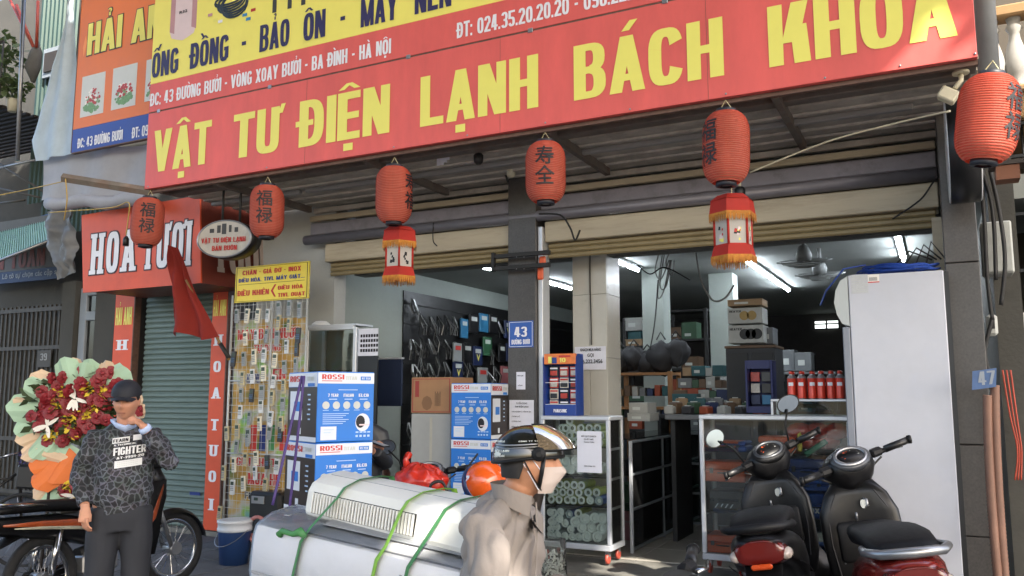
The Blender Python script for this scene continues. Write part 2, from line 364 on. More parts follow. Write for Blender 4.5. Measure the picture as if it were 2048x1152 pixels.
r = MB().box((0, -13.05, -.22), (90, 33.3, .2)).build('road', m_road); tag(r, kind='structure')
r = MB().box((0, 3.7, -.07), (90, .2, .14), .012).build('kerb', m_conc); tag(r, kind='structure')
pv = T('pavement', None, None, kind='structure')
MB().box((0, 26.9, -.12), (90, 46.2, .2)).build('pavement_bed', m_pave, pv)
slab = MB().box((0, 0, 0), (.392, .392, .03), .004).build('paving_slab', m_pave, pv); k = 0
slab.location = (-7.0, 3.99, -.008)
for i in range(26):
    for j in range(8):
        x, y = -8.6 + i * .4, 3.99 + j * .4
        if k < 280 and (x < -3.9 or x > -2.4 or y > 5) and not (i == 4 and j == 0):
            inst(slab, pv, (x, y, -.008 + random.uniform(-.003, .003)), (random.uniform(-.004, .004), random.uniform(-.004, .004), 0)); k += 1

YF = 7.3      # plane of the shop front
b = T('shop_building', 'two storey shop house with open shutters, black granite pillars and a lit deep interior', 'shop building', (-2.9, YF, 0))
SX0, SX1 = -7.05, .36
# front wall left of the opening, band above it, upper storey
xo = P(668, 600, Y=YF).x
MB().bx(SX0, xo, YF, YF + .2, 0, 3.72).build('front_wall', m_white_plaster, b, True)
MB().bx(xo, .1, YF + .35, YF + .55, 2.96, 3.72).build('lintel', m_grey_plaster, b, True)
MB().bx(SX0, .4, YF - .0, YF + .6, 3.722, 9.5).build('upper_wall', m_white_plaster, b, True)
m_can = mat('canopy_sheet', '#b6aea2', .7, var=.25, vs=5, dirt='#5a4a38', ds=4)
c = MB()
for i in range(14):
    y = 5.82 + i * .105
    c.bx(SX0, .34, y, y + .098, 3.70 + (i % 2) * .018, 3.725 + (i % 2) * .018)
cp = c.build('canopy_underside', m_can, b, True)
# black granite pillars
p0, p1 = P(1016, 600, Y=7.1).x, P(1072, 600, Y=7.1).x
MB().bx(p0, p1, 7.1, 7.42, .02, 3.7, .004).build('granite_pillar', m_black_granite, b, True)
q0, q1 = P(1895, 600, Y=6.75).x, P(1965, 600, Y=6.75).x
for (z0, z1) in ((.0, .62), (.626, 1.25), (1.256, 2.55), (2.556, 3.69)):
    MB().bx(q0 + .0, q1, 6.8, 7.5, z0, z1, .005).build('granite_panel', m_black_granite, b, True)
MB().bx(p1 + .004, p1 + .05, 7.14, 7.3, .15, 3.2, .003).build('shutter_guide', m_alu, b, True)
MB().bx(.02, .1, 7.12, 7.3, 2.1, 2.96).build('pillar_boxing', m_beige, b, True)
# shutter box, ribbed shutter end, tubes and channels above the opening
def bar_px(name, m, Y, ya, yb, th, x0=None, x1=None, rnd=False, px=1250, par=b):
    za, zb = P(px, ya, Y=Y).z, P(px, yb, Y=Y).z
    x0 = xo - .12 if x0 is None else x0; x1 = .08 if x1 is None else x1
    mb = MB()
    if rnd: mb.cyl((x0, Y, (za + zb) / 2), (x1, Y, (za + zb) / 2), (za - zb) / 2, 14)
    else: mb.bx(x0, x1, Y, Y + th, zb, za, .008)
    return mb.build(name, m, par, True)
bx1 = bar_px('shutter_box', m_beige, 7.18, 427, 470, .3, xo - .05, p0 - .004)
bx2 = bar_px('shutter_box', m_beige, 7.18, 427, 470, .3, p1 + .055, .08)
m_chan = mat('grey_channel', '#8a8792', .5, .2, var=.12, vs=4, dirt='#55504e', ds=5)
m_pipe = mat('grey_pipe', '#77757c', .4, .3, var=.12, vs=4)
bar_px('wall_channel', m_chan, 7.22, 374, 402, .1, xo - .3)
bar_px('pipe', m_pipe, 7.15, 402, 425, 0, xo - .3, rnd=True)
bar_px('batten', m_beige, 7.2, 356, 369, .06, xo - .3)
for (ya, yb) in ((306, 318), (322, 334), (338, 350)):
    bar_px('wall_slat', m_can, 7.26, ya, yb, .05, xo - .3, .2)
bar_px('beam', m_rust, 5.98, 228, 252, .12, SX0, .3)
m_tubeoff = mat('tube_casing', '#8f8d8a', .45, var=.1, vs=4)
for (xa, xb) in ((-7.0, -5.75), (-5.68, -4.5), (-4.43, -2.72), (-2.66, -.05)):
    MB().bx(xa, xb, 6.5, 6.56, 3.655, 3.70, .01).build('strip_lamp_casing', m_tubeoff, b, True)
m_rib = mat('shutter_slat_metal', '#8b7c58', .5, var=.15, vs=5, dirt='#5c4f38', ds=5)
for (xa, xb) in ((xo - .03, p0 - .005), (p1 + .055, .06)):
    for i in range(3):
        MB().bx(xa, xb, 7.25, 7.28, 2.905 + i * .05, 2.951 + i * .05, .012).build('shutter_slat', m_rib, b, True)
# soffit brackets
for x in (-6.2, -4.4, -2.65, -.9):
    MB().box((x, 6.5, 3.67), (.05, 1.4, .07)).build('bracket', m_rust, b, True)
# interior shell
IX0, IX1, IY1, IZ = -6.15, 1.4, 17.5, 3.2
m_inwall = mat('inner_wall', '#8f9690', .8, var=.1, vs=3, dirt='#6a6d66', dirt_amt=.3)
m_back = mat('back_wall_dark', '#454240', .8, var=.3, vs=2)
MB().bx(IX0 - .15, IX0, YF + .2, IY1, .0, IZ + .2).build('side_wall', m_inwall, b, True)
MB().bx(IX1, IX1 + .15, YF + .2, IY1, .0, IZ + .2).build('side_wall', m_inwall, b, True)
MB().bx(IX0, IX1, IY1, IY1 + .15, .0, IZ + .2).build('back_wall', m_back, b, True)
MB().bx(IX0, IX1, YF + .56, IY1, IZ, IZ + .2).build('ceiling', m_ceiling, b, True)
MB().bx(IX0, IX1, YF + .02, IY1, -.1, .142).build('floor_slab', m_conc, b, True)
MB().bx(-6.1, .12, 6.62, 7.35, -.02, .138, .01).build('front_step', m_conc, b, True)
tl = MB().box((0, 0, 0), (.596, .596, .012), .002).build('floor_tile', m_tile, b); tl.location = (-6.1 + .3 + 2.9, .36, .146); k = 0
for i in range(12):
    for j in range(10):
        if i == 0 and j == 0: continue
        inst(tl, b, (-5.8 + 2.9 + i * .6, .36 + j * .6, .146))
# tiled pillar behind the shutter and two inner pillars
def tiled_pillar(xa, xb, y, z1, step, d=.38, m=m_wtile):
    MB().bx(xa + .01, xb - .01, y + .01, y + d - .01, .15, z1).build('pillar_core', m_conc, b, True)
    n = max(1, round((xb - xa) / .2)); zz = z1
    while zz > .2:
        zb = max(.15, zz - step)
        for i in range(n):
            u0, u1 = xa + (xb - xa) * i / n, xa + (xb - xa) * (i + 1) / n
            MB().bx(u0 + .0015, u1 - .0015, y, y + .02, zb + .0015, zz - .0015, .002).build('pillar_tile', m, b, True)
        MB().bx(xb - .02, xb, y + .022, y + d, zb + .0015, zz - .0015, .002).build('pillar_tile', m, b, True)
        zz = zb
a0, a1 = P(1145, 600, Y=7.62).x, P(1213, 600, Y=7.62).x
tiled_pillar(a0, a1, 7.62, IZ, .62)
for (xl, xr, Y) in ((1284, 1326, 10.2), (1418, 1466, 11.0)):
    MB().bx(P(xl, 600, Y=Y).x, P(xr, 600, Y=Y).x, Y, Y + .32, .15, IZ, .004).build('inner_pillar', m_inwall, b, True)
# lit strip lamps on the shop ceiling
m_lamp = mat('lit_tube', '#ffffff', .5, var=0, emit=20, emcol='#eaf4ff')
def strip(x, y0, y1, n, where):
    L_ = (y1 - y0) / n
    for i in range(n):
        t = T('ceiling_lamp', '%s lit strip lamp in the ceiling row %s' % (['nearest', 'second', 'third'][i] if n > 1 else 'single', where), 'ceiling lamp', (x, y0 + L_ * (i + .5), IZ - .05), group='lit strip lamps on the shop ceiling')
        MB().box((0, 0, .03), (.07, L_ - .04, .03), .004).build('lamp_casing', m_white, t)
        MB().box((0, 0, -.005), (.036, L_ - .12, .03), .012).build('lamp_tube', m_lamp, t)
for pa, pb, n, where in (((1218, 520), (1284, 543), 2, 'right of the tiled pillar'), ((1083, 562), (1145, 580), 2, 'between the granite and tiled pillars'), ((1490, 523), (1580, 583), 3, 'behind the right hexagonal lantern'), ((1782, 462), (1815, 523), 3, 'above the tall white fridge'), ((947, 530), (985, 541), 1, 'left of the granite pillar')):
    A, B = P(*pa, Z=IZ - .06), P(*pb, Z=IZ - .06); strip((A.x + B.x) / 2, A.y, B.y, n, where)
# ================================================================ SIGNS ON THE FRONT
YS = 5.7
m_sred = mat('sign_red', '#e0605a', .5, var=.14, vs=2.2, stretch=(1.6, 1, .45), bump=.12, bs=4, dirt='#c8564c', dirt_amt=.35, ds=2, k=.95)
m_syel = mat('sign_yellow', '#efe46e', .5, var=.04, vs=1.5, dirt='#d8cc60', dirt_amt=.3, ds=1.6)
m_lyel = mat('letter_yellow', '#e6de6c', .5, var=.03)
m_lnavy = mat('letter_navy', '#2d2858', .5, var=.05)
m_lwhite = mat('letter_white', '#e4e4ea', .5, var=.04)
m_ink = mat('ink_black', '#17161a', .6, var=.1)
m_inkred = mat('ink_red', '#b8332c', .6, var=.05)
m_inkblue = mat('ink_blue', '#20357c', .6, var=.05)
m_paper = mat('paper', '#d5d6e0', .8, var=.04)
m_seam = mat('dirty_trim', '#6d5347', .6, .2, var=.3, vs=20)
m_steel = mat('steel', '#9a9b9d', .35, .8, var=.1)
s = T('main_signboard', 'huge red and yellow signboard with big yellow letters along the whole shop front', 'signboard', (-3.4, YS, 3.67))
zb, zs, zr, zt = P(293, 378, Y=YS).z, P(295, 227, Y=YS).z, P(297, 170, Y=YS).z, 6.6
xl, xr = P(293, 300, Y=YS).x, P(1955, 115, Y=YS).x
npan = 3
MB().bx(xl, xr, YS + .0, YS + .05, zb, zs - .008, .003).build('red_panel', m_sred, s, True)
MB().bx(xl, xr, YS + .001, YS + .051, zs + .008, zr, .002).build('address_panel', m_sred, s, True)
MB().bx(xl, xr, YS + .001, YS + .051, zr + .0005, zt, .002).build('yellow_panel', m_syel, s, True)
MB().bx(xl, xr, YS + .006, YS + .04, zs - .0075, zs + .0075).build('seam_trim', m_seam, s, True)
MB().bx(xl - .004, xr + .004, YS + .052, YS + .09, zb - .03, zb + .02).build('frame', m_seam, s, True)
MB().bx(xl, xl + .04, YS + .052, YS + .3, zb, zt).build('frame', m_rust, s, True)
MB().bx(xr - .04, xr, YS + .052, YS + .3, zb, zt).build('frame', m_rust, s, True)
for px_ in (297, 534, 788, 935, 1091, 1260, 1452, 1650, 1800, 1950):
    x = P(px_, 370 - (px_ - 295) * .158, Y=YS).x; MB().ell((x, YS - .003, zb + .022), (.008, .006, .008), 8, 5).build('screw', m_steel, s, True)
for px_ in (610, 1000, 1420):
    x = P(px_, 300, Y=YS).x; MB().bx(x - .0012, x + .0012, YS - .0012, YS - .0004, zb + .002, zs - .01).build('print_seam', m_seam, s, True)
clip = None
for px_ in (318, 540, 817, 1061, 1330):
    x = P(px_, 227 - (px_ - 295) * .217, Y=YS).x
    o = MB().bx(x - .022, x + .022, YS - .008, YS, zs - .02, zs + .018, .003).build('clip', m_steel, s, True)
for nm_, xa, xb in (('VẬT', 308, 423), ('TƯ', 467, 559), ('ĐIỆN', 599, 780), ('LẠNH', 841, 1077), ('BÁCH', 1148, 1447.6), ('KHOA', 1537.5, 1913.6)):
    A, B = P(xa, 300 - (xa - 300) * .16, Y=YS), P(xb, 300 - (xb - 300) * .16, Y=YS)
    z0 = P(316, 344, Y=YS).z; z1 = P(308, 263, Y=YS).z
    blk(s, nm_, (A.x, YS - .001, z0), X_, Z_, B.x - A.x, z1 - z0, m_lyel)
zy0, zy1 = P(309, 156, Y=YS).z, P(309, 107, Y=YS).z
for nm_, xa, xb in (('ỐNG', 305, 357.6), ('ĐỒNG', 381, 457.6), ('-', 483, 493), ('BẢO', 519.6, 579), ('ÔN', 607, 651), ('-', 680, 691), ('MÁY', 721.6, 795), ('NÉN', 829.6, 903)):
    A, B = P(xa, 130 - (xa - 300) * .2, Y=YS), P(xb, 130 - (xb - 300) * .2, Y=YS)
    blk(s, nm_, (A.x, YS, zy0), X_, Z_, B.x - A.x, zy1 - zy0, m_lnavy)
za0, za1 = P(302, 213, Y=YS).z, P(302, 188, Y=YS).z
for nm_, xa, xb in (('ĐC: 43 ĐƯỜNG BƯỞI - VÒNG XOAY BƯỞI - BA ĐÌNH - HÀ NỘI', 301, 782), ('ĐT: 024.35.20.20.20 - 096.222.3456', 914, 1345)):
    A, B = P(xa, 200 - (xa - 300) * .2, Y=YS), P(xb, 200 - (xb - 300) * .22, Y=YS)
    blk(s, nm_, (A.x, YS, za0), X_, Z_, B.x - A.x, za1 - za0, m_lwhite)
m_ldark = mat('letter_charcoal', '#3a3a3a', .5, var=.05)
zz = P(550, 25, Y=YS).z
for xa in (545, 575, 602):
    A = P(xa, 20, Y=YS); MB().bx(A.x, A.x + .05, YS - .0012, YS - .0008, zz + .0, zz + .33).build('lettering', m_ldark, s, True)
# printed gas bottle and hose set on the yellow panel (flat print)
m_pr1 = mat('print_pink', '#dcc6c8', .5, var=.05); m_pr1b = mat('print_rose', '#b98a8e', .5, var=.1); m_pr2 = mat('print_hose', '#23303c', .5, var=.3, vs=30); m_pr3 = mat('print_blue', '#3a86b8', .5, var=.1)
a = P(341, 40, Y=YS); b2 = P(393, 40, Y=YS); zb_ = P(367, 78, Y=YS).z; W_ = b2.x - a.x
poly = [(W_ * .08, 0), (W_ * .3, -.03), (W_ * .5, -.05), (W_ * .7, -.03), (W_ * .92, 0), (W_, .07), (W_, .42), (W_ * .8, .5), (W_ * .2, .5), (0, .42), (0, .07)]
MB().prism(poly, (a.x, YS - .001, zb_ + .04), X_, Z_, .0006).build('bottle_print', m_pr1, s, True)
for u in (.0, .82): MB().prism([(0, .07), (W_ * .18, .04), (W_ * .18, .46), (0, .42)], (a.x + u * W_, YS - .0018, zb_ + .04), X_, Z_, .0004).build('bottle_print', m_pr1b, s, True)
text_on(s, 'R32', (a.x + W_ * .35, YS - .002, zb_ + .28), X_, Z_, W_ * .3, .03, m_ink)
for k in range(7):
    cc = P(463 + (k - 3) * 2, 12 + k * 2, Y=YS); pts = [(cc.x + math.cos(t / 10 * math.pi) * (.18 + .02 * math.sin(k * 2)), YS - .0015 - k * .0002, cc.z + .07 + math.sin(t / 10 * math.pi) * (.05 + .012 * k)) for t in range(20)]
    MB().tube(pts, (.011, .0004), 6, closed=True).build('hose_print', m_pr2, s, True)
for (px_, py_, m_) in ((421, 30, m_pr1b), (432, 40, m_lyel), (497, 38, m_pr3), (507, 20, m_inkred), (490, 30, m_pr3), (441, 43, m_lwhite)):
    c_ = P(px_, py_, Y=YS); MB().bx(c_.x - .03, c_.x + .03, YS - .004, YS - .0035, c_.z - .015, c_.z + .015).build('hose_fitting_print', m_, s, True)
# ---- orange florist signboard
YO = 6.15
m_or = mat('sign_orange', '#e2783a', .5, var=.05, vs=2, dirt='#cf7446', dirt_amt=.3)
m_blue = mat('strip_blue', '#2c4aa0', .5, var=.06)
s = T('florist_signboard', 'orange florist signboard with two bouquet pictures above a blue address strip', 'signboard', P(148, 305, Y=YO))
xa, xb = P(150, 200, Y=YO).x, P(320, 200, Y=YO).x; z0 = P(150, 304, Y=YO).z; z1 = P(149, 259, Y=YO).z
MB().bx(xa, xb, YO, YO + .04, z1, 7.2).build('orange_panel', m_or, s, True)
MB().bx(xa, xb, YO, YO + .04, z0, z1 - .002).build('blue_strip', m_blue, s, True)
MB().bx(xa - .01, xa, YO - .004, YO + .05, z0, 7.2).build('frame', m_seam, s, True)
MB().bx(xa, xb, YO, YO + .05, z0 - .012, z0 - .001).build('frame', m_seam, s, True)
blk_px(s, 'HẢI ANH', YO, 174, 112, 352, 50, m_ldark, grow=.012)
blk_px(s, 'HẢI ANH', YO, 174, 112, 352, 50, m_lyel, lift=.006)
blk_px(s, 'ĐC: 43 ĐƯỜNG BƯỞI', YO, 155, 297, 244, 278, m_lwhite)
blk_px(s, 'ĐT: 09', YO, 264, 277, 296, 256, m_lwhite)
m_ph = mat('photo_print_ground', '#cdd0cf', .5, var=.05)
m_leafp = mat('print_leaf', '#6f9a68', .5, var=.3, vs=40); m_petalr = mat('print_petal_red', '#b23a3a', .5, var=.2, vs=40); m_petalw = mat('print_petal_white', '#ece8e4', .5, var=.05)
for (xl_, yt_, xr_, yb_) in ((160, 156, 211, 236), (222, 139, 275, 221), (289, 122, 330, 204)):
    A, B = P(xl_, yb_, Y=YO), P(xr_, yt_ - 4, Y=YO); A2 = P(xl_, yt_, Y=YO)
    ph = MB().bx(A.x, B.x, YO - .003, YO - .0005, A.z, A2.z).build('bouquet_picture', m_ph, s, True)
    cx, cz, hw = (A.x + B.x) / 2, (A.z + A2.z) / 2, (B.x - A.x) * .36
    for j, (m_, n_, r0) in enumerate(((m_leafp, 60, .035), (m_petalw, 16, .03), (m_petalr, 26, .026))):
        mb = MB()
        for i in range(n_):
            t_ = random.random() ** .6; an = random.uniform(.15, math.pi - .15); rr_ = r0 * random.uniform(.5, 1.1)
            x = cx + math.cos(an) * hw * t_; z = cz - .12 + math.sin(an) * hw * 1.35 * t_ - (.08 if j == 0 else 0)
            q = random.uniform(0, 6); mb.prism([(math.cos(q + k * 1.256) * rr_, math.sin(q + k * 1.256) * rr_ * .8) for k in range(5)], (x, YO - .0035 - j * .0008 - i * 1e-5, z), X_, Z_, .0002)
        mb.build('flower_print', m_, ph).location = -s.location
mb = MB()
for (x_, y_, r_) in ((168, 95, .05),): 
    c_ = P(x_, y_, Y=YO); mb.prism([(0, -.12), (.05, .05), (.02, .14), (-.02, 0)], (c_.x, YO - .001, c_.z), X_, Z_, .0005)
mb.build('logo_print', mat('print_orange', '#f2924a', .5, var=.03), s, True)
# ---- red HOA TUOI box sign with its side
YH = 6.5
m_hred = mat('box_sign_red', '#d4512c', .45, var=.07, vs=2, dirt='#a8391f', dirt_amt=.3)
s = T('flower_shop_box_sign', 'red box sign with white outlined bulbous letters over the closed green shutter', 'box sign', P(180, 585, Y=YH))
A, B = P(166, 432, Y=YH), P(402, 562, Y=YH); zt_ = P(160, 432, Y=YH).z; zb_ = P(180, 585, Y=YH).z
poly = [(0.12, zb_), (B.x - A.x + .02, zb_), (B.x - A.x - .06, zt_ + .03), (0, zt_)]
MB().prism(poly, (A.x, YH, 0), X_, Z_, -.02).build('front_panel', m_hred, s, True, True)
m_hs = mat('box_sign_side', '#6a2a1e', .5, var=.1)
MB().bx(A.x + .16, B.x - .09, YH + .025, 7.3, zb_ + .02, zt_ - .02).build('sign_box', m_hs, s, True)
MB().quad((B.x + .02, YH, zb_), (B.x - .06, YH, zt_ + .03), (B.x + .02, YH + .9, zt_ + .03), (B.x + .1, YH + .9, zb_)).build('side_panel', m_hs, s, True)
m_ho = mat('letter_outline', '#3a1714', .5, var=0)
for (t_, xl_, xr_, yb_, yt_) in (('HOA', 184, 272, 550, 470), ('TƯƠI', 288, 382, 540, 455)):
    a = P(xl_, yb_, Y=YH); q = P(xr_, yb_, Y=YH); z_ = P(xl_, yt_, Y=YH).z
    blk(s, t_, (a.x, YH, a.z), X_, Z_, q.x - a.x, z_ - a.z, m_ho, grow=.016, serif=.05, gap=.13, lift=.023)
    blk(s, t_, (a.x, YH, a.z), X_, Z_, q.x - a.x, z_ - a.z, m_lwhite, lift=.027, serif=.05, gap=.13)
ss = Vector((.08, .9, 0)).normalized()
blk(s, 'TƯƠI', (B.x + .06, YH + .1, zb_ + .14), (.09, 1, 0), (-.09, 0, 1), .72, .55, mat('letter_grey', '#a89a92', .5, var=.05), lift=.02, serif=.04)
# ---- florist front: green roller shutter between two red panels
YG = 7.35
s = T('florist_shop_front', 'closed green roller shutter between two tall red panels with white letters', 'shop front', P(330, 1050, Y=YG))
m_gs = mat('shutter_green', '#63736c', .5, .1, var=.1, vs=2, dirt='#465a50', dirt_amt=.35, ds=2, stretch=(.5, 1, 2))
gx0, gx1 = P(278, 800, Y=YG).x, P(436, 800, Y=YG).x
zz0, zz1 = .04, P(330, 560, Y=YG).z + .06; H_ = (zz1 - zz0) / 46
sl = MB()
sec = [(0, 0), (.012, .006), (.02, .02), (.016, .045), (.004, .056), (0, H_ - .0005)]
sl.loft([[Vector((x, -p[0], p[1])) for p in sec] + [Vector((x, .01, H_ - .0005)), Vector((x, .01, 0))] for x in (0, gx1 - gx0)], True, False)
sl = sl.build('shutter_slat', m_gs, s, fix=True); sl.location = Vector((gx0, YG + .05, zz0)) - s.location
for i in range(1, 46): inst(sl, s, Vector((gx0, YG + .05, zz0 + i * H_)) - s.location)
MB().bx(gx0 - .05, gx1 + .1, YG + .1, YG + .3, 0, 3.4).build('wall_behind', m_grey_plaster, s, True)
MB().bx(gx0 - .6, gx1 + .3, YG - .05, YG + .09, -.02, .037, .005).build('sill_step', m_conc, s, True)
lb = MB().bx(gx1 - .42, gx1 - .25, YG + .025, YG + .028, .42, .455).build('maker_label', m_inkblue, s, True)
for k, (l0, l1, r0, r1) in enumerate((((240, 588), (278, 585), 0, 0), ((435, 571), (465, 569), 0, 0))):
    xa, xb = P(*l0, Y=YG).x, P(*l1, Y=YG).x
    pn = MB().bx(xa, xb, YG - .06, YG + .02, .05, 3.0, .004).build('red_panel', m_sred if 0 else m_hred, s, True)
    MB().bx(xb + .002, xb + .02, YG - .065, YG + .03, .05, 3.0).build('panel_edge', m_seam, s, True)
    ww = (xb - xa)
    ym = (615, 650) if k == 0 else (600, 632)
    a = P(l0[0] + 2, ym[1], Y=YG - .065); t_ = P(l0[0] + 2, ym[0], Y=YG - .065)
    blk(s, 'HẢI ANH', (xa + ww * .08, YG - .062, a.z), X_, Z_, ww * .84, t_.z - a.z, m_lyel)
    ys = ((700, 'H'), (753, 'O'), (808, 'A'), (865, 'T'), (920, 'U'), (970, 'O'), (1020, 'I')) if k == 0 else ((691, 'H'), (744, 'O'), (797, 'A'), (861, 'T'), (913, 'U'), (965, 'O'), (1022, 'I'))
    for (yb_, ch) in ys:
        a = P(l0[0] + 4, yb_, Y=YG - .065); wl = .5 if ch != 'I' else .2
        blk(s, ch, (xa + ww * (.5 - wl / 2), YG - .062, a.z), X_, Z_, ww * wl, .13, m_lwhite, serif=.07)
# ---- oval wholesale sign
cY = 6.1
s = T('oval_hanging_sign', 'small oval lightbox sign with red words hanging left of the entrance', 'hanging sign', P(450, 478, Y=cY))
m_ov = mat('oval_face', '#b9b4aa', .5, var=.1, vs=8, dirt='#8a8478', ds=6)
dp = (P(497, 478, Y=cY) - P(405, 478, Y=cY)).length / 2; hz = (P(450, 440, Y=cY).z - P(450, 516, Y=cY).z) / 2
RM = Matrix.Rotation(R(12), 3, 'Z')
def oval(rx, rz, y0, y1, n=36): return [[RM @ Vector((rx * math.cos(2 * math.pi * j / n), y, rz * math.sin(2 * math.pi * j / n))) for j in range(n)] for y in (y0, y1)]
MB().loft(oval(dp, hz, -.01, .16)).build('case', m_black, s, fix=True)
MB().loft(oval(dp * .93, hz * .92, -.02, -.012)).build('face_plate', m_ov, s, fix=True)
mb = MB(); q_ = [[RM @ Vector((dp * k * math.cos(2 * math.pi * j / 36), y, hz * k * math.sin(2 * math.pi * j / 36))) for j in range(36)] for (k, y) in ((1, -.012), (.985, -.026), (.94, -.026), (.93, -.012))]
mb.loft(q_, False); mb.build('rim', m_steel, s, fix=True)
ux_ = RM @ X_; oo = Vector((0, 0, 0))
def ot(t_, x, z, w_, h_, m_): return blk(s, t_, RM @ Vector((x, -.0265, z)), ux_, Z_, w_, h_, m_, wrld=False)
ot('VẬT TƯ ĐIỆN LẠNH', -dp * .8, -hz * .2, dp * 1.6, .05, m_inkred); ot('BÁN BUÔN', -dp * .4, -hz * .62, dp * .9, .05, m_inkred)
for (x_, z_, h_, w_) in ((-.06, .1, .13, .04), (0, .1, .18, .05), (.07, .1, .12, .03), (-.14, .08, .07, .05), (.14, .08, .08, .04)):
    MB().box(RM @ Vector((x_, -.0225, z_ * .7 + .03)), (w_, .002, h_ * .6), 0, RM).build('tool_emblem', m_ldark, s)
for x in (-.12, .12): MB().cyl((x, .07, hz * .85), (x, .07, .75), .012, 8).build('hanger_rod', m_dark, s)
# ---- lanterns
m_lan = mat('lantern_paper', '#c6523c', .6, var=.22, vs=3, stretch=(3, 3, .6), trans=.42, dirt='#cf6c58', dirt_amt=.5, ds=5)
def rib_paint(m):      # pale bamboo ribs pressed through the paper, one every LH / NR
    n = m.node_tree; L = n.links; b_ = n.nodes['Principled BSDF']; src = b_.inputs['Base Color'].links[0].from_socket
    tc = n.nodes.new('ShaderNodeTexCoord'); sx = n.nodes.new('ShaderNodeSeparateXYZ'); L.new(tc.outputs['Object'], sx.inputs[0])
    a = n.nodes.new('ShaderNodeMath'); a.operation = 'MULTIPLY'; a.inputs[1].default_value = 2 * math.pi * 34 / .47; L.new(sx.outputs[2], a.inputs[0])
    c_ = n.nodes.new('ShaderNodeMath'); c_.operation = 'COSINE'; L.new(a.outputs[0], c_.inputs[0])
    r_ = n.nodes.new('ShaderNodeMapRange'); r_.inputs['From Min'].default_value = .0; r_.inputs['To Max'].default_value = .5; L.new(c_.outputs[0], r_.inputs[0])
    mx = n.nodes.new('ShaderNodeMix'); mx.data_type = 'RGBA'; L.new(r_.outputs[0], mx.inputs[0]); L.new(src, mx.inputs[6]); mx.inputs[7].default_value = C('#e0a48c')
    oi = n.nodes.new('ShaderNodeObjectInfo'); rm = n.nodes.new('ShaderNodeMath'); rm.operation = 'MULTIPLY'; rm.inputs[1].default_value = .4; L.new(oi.outputs['Random'], rm.inputs[0])
    m0 = mx; mx = n.nodes.new('ShaderNodeMix'); mx.data_type = 'RGBA'; L.new(rm.outputs[0], mx.inputs[0]); L.new(m0.outputs[2], mx.inputs[6]); mx.inputs[7].default_value = C('#c4705c')
    L.new(mx.outputs[2], b_.inputs['Base Color'])
    for q in n.nodes:
        if q.type == 'BSDF_TRANSLUCENT': L.new(mx.outputs[2], q.inputs[0])
rib_paint(m_lan)
m_cap = mat('lantern_cap', '#20242e', .5, var=.1)
m_wire = mat('wire', '#b8ad84', .5, .3, var=0)
LR, LH = .152, .47
def lr(z):     # radius at height z in [-LH/2, LH/2]
    t = abs(z) / (LH / 2); return LR * (.48 + .52 * (1 - max(0, (t - .35) / .65) ** 2.6) ** .62) if t < 1 else LR * .48
prof = []
NR = 34
for i in range(NR):
    z = -LH / 2 + LH * (i + .5) / NR; r_ = lr(z); prof.append((r_ * .965, z - LH / NR * .5)); prof.append((r_ * .995, z - LH / NR * .25)); prof.append((r_ * 1.012, z)); prof.append((r_ * .995, z + LH / NR * .25))
prof.append((lr(LH / 2) * .98, LH / 2))
shade_mesh = MB().lathe(prof, (0, 0, 0), 44, cap=False).build('paper_shade', m_lan)
def lantern(px_, py_, Y, ang, chars, label, tilt=0, scl=1.0, hook=None):
    c_ = P(px_, py_, Y=Y); t = T('round_lantern', label, 'lantern', c_, group='red paper lanterns hanging along the signboard'); t.scale = (scl * random.uniform(.96, 1.03), scl * random.uniform(.96, 1.03), scl * random.uniform(.96, 1.03)); t.rotation_euler = (random.uniform(-.03, .03), tilt + random.uniform(-.03, .03), 0)
    if lantern.first: shade_mesh.parent = t; lantern.first = False; sh = shade_mesh
    else: sh = inst(shade_mesh, t)
    sh.rotation_euler.z = random.uniform(0, 6)
    r0 = lr(LH / 2)
    MB().lathe([(r0 * .9, LH / 2 - .01), (r0 * .95, LH / 2 + .022), (r0 * .7, LH / 2 + .024)], n=24).build('top_cap', m_cap, t)
    MB().lathe([(r0 * .55, -LH / 2 - .026), (r0 * .62, -LH / 2 - .028), (r0 * .95, -LH / 2 - .022), (r0 * .9, -LH / 2 + .01), (r0 * .5, -LH / 2 + .01)], n=24, cap=False).build('bottom_ring', m_cap, t)
    MB().lathe([(.001, -LH / 2 - .01), (r0 * .58, -LH / 2 - .012)], n=16, cap=False).build('tassel_plug', m_ov, t)
    MB().tube([(-r0 * .6, 0, LH / 2 + .02), (0, 0, LH / 2 + .09), (r0 * .6, 0, LH / 2 + .02)], .0035, 5).build('hanging_wire', m_wire, t)
    # characters wrapped on the shade
    for (ch, zc) in zip(chars, (LH * .2, -LH * .14)):
        me = text_mesh(ch, .012); bm = bmesh.new(); bm.from_mesh(me)
        bmesh.ops.triangulate(bm, faces=bm.faces); bmesh.ops.subdivide_edges(bm, edges=[e for e in bm.edges if e.calc_length() > .12], cuts=2, use_grid_fill=False); bmesh.ops.triangulate(bm, faces=bm.faces)
        s_ = .15
        for v in bm.verts:
            x = (v.co.x - .5) * s_; z = (v.co.y - .36) * s_ * 1.05 + zc; a_ = ang + x / LR; rr_ = lr(z) * 1.012 + .003
            v.co = Vector((math.sin(a_) * rr_, -math.cos(a_) * rr_, z))
        bm.to_mesh(me); bm.free(); me.materials.clear(); me.materials.append(m_ink); me.name = 'painted_character'
        o = bpy.data.objects.new('painted_character', me); COL.objects.link(o); o.parent = t
    return t
lantern.first = True
YL = 5.64
VA = lambda p: math.atan2(-P(p, 785, Y=5.6).x, 5.6)     # angle of the viewer seen from a lantern
lantern(295, 444, 5.62, R(62) - .25, '福禄', 'red paper lantern furthest left, in front of the red florist box sign')
lantern(534, 423, 5.62, R(45) - .2, '福禄', 'red paper lantern second from the left, right of the oval sign')
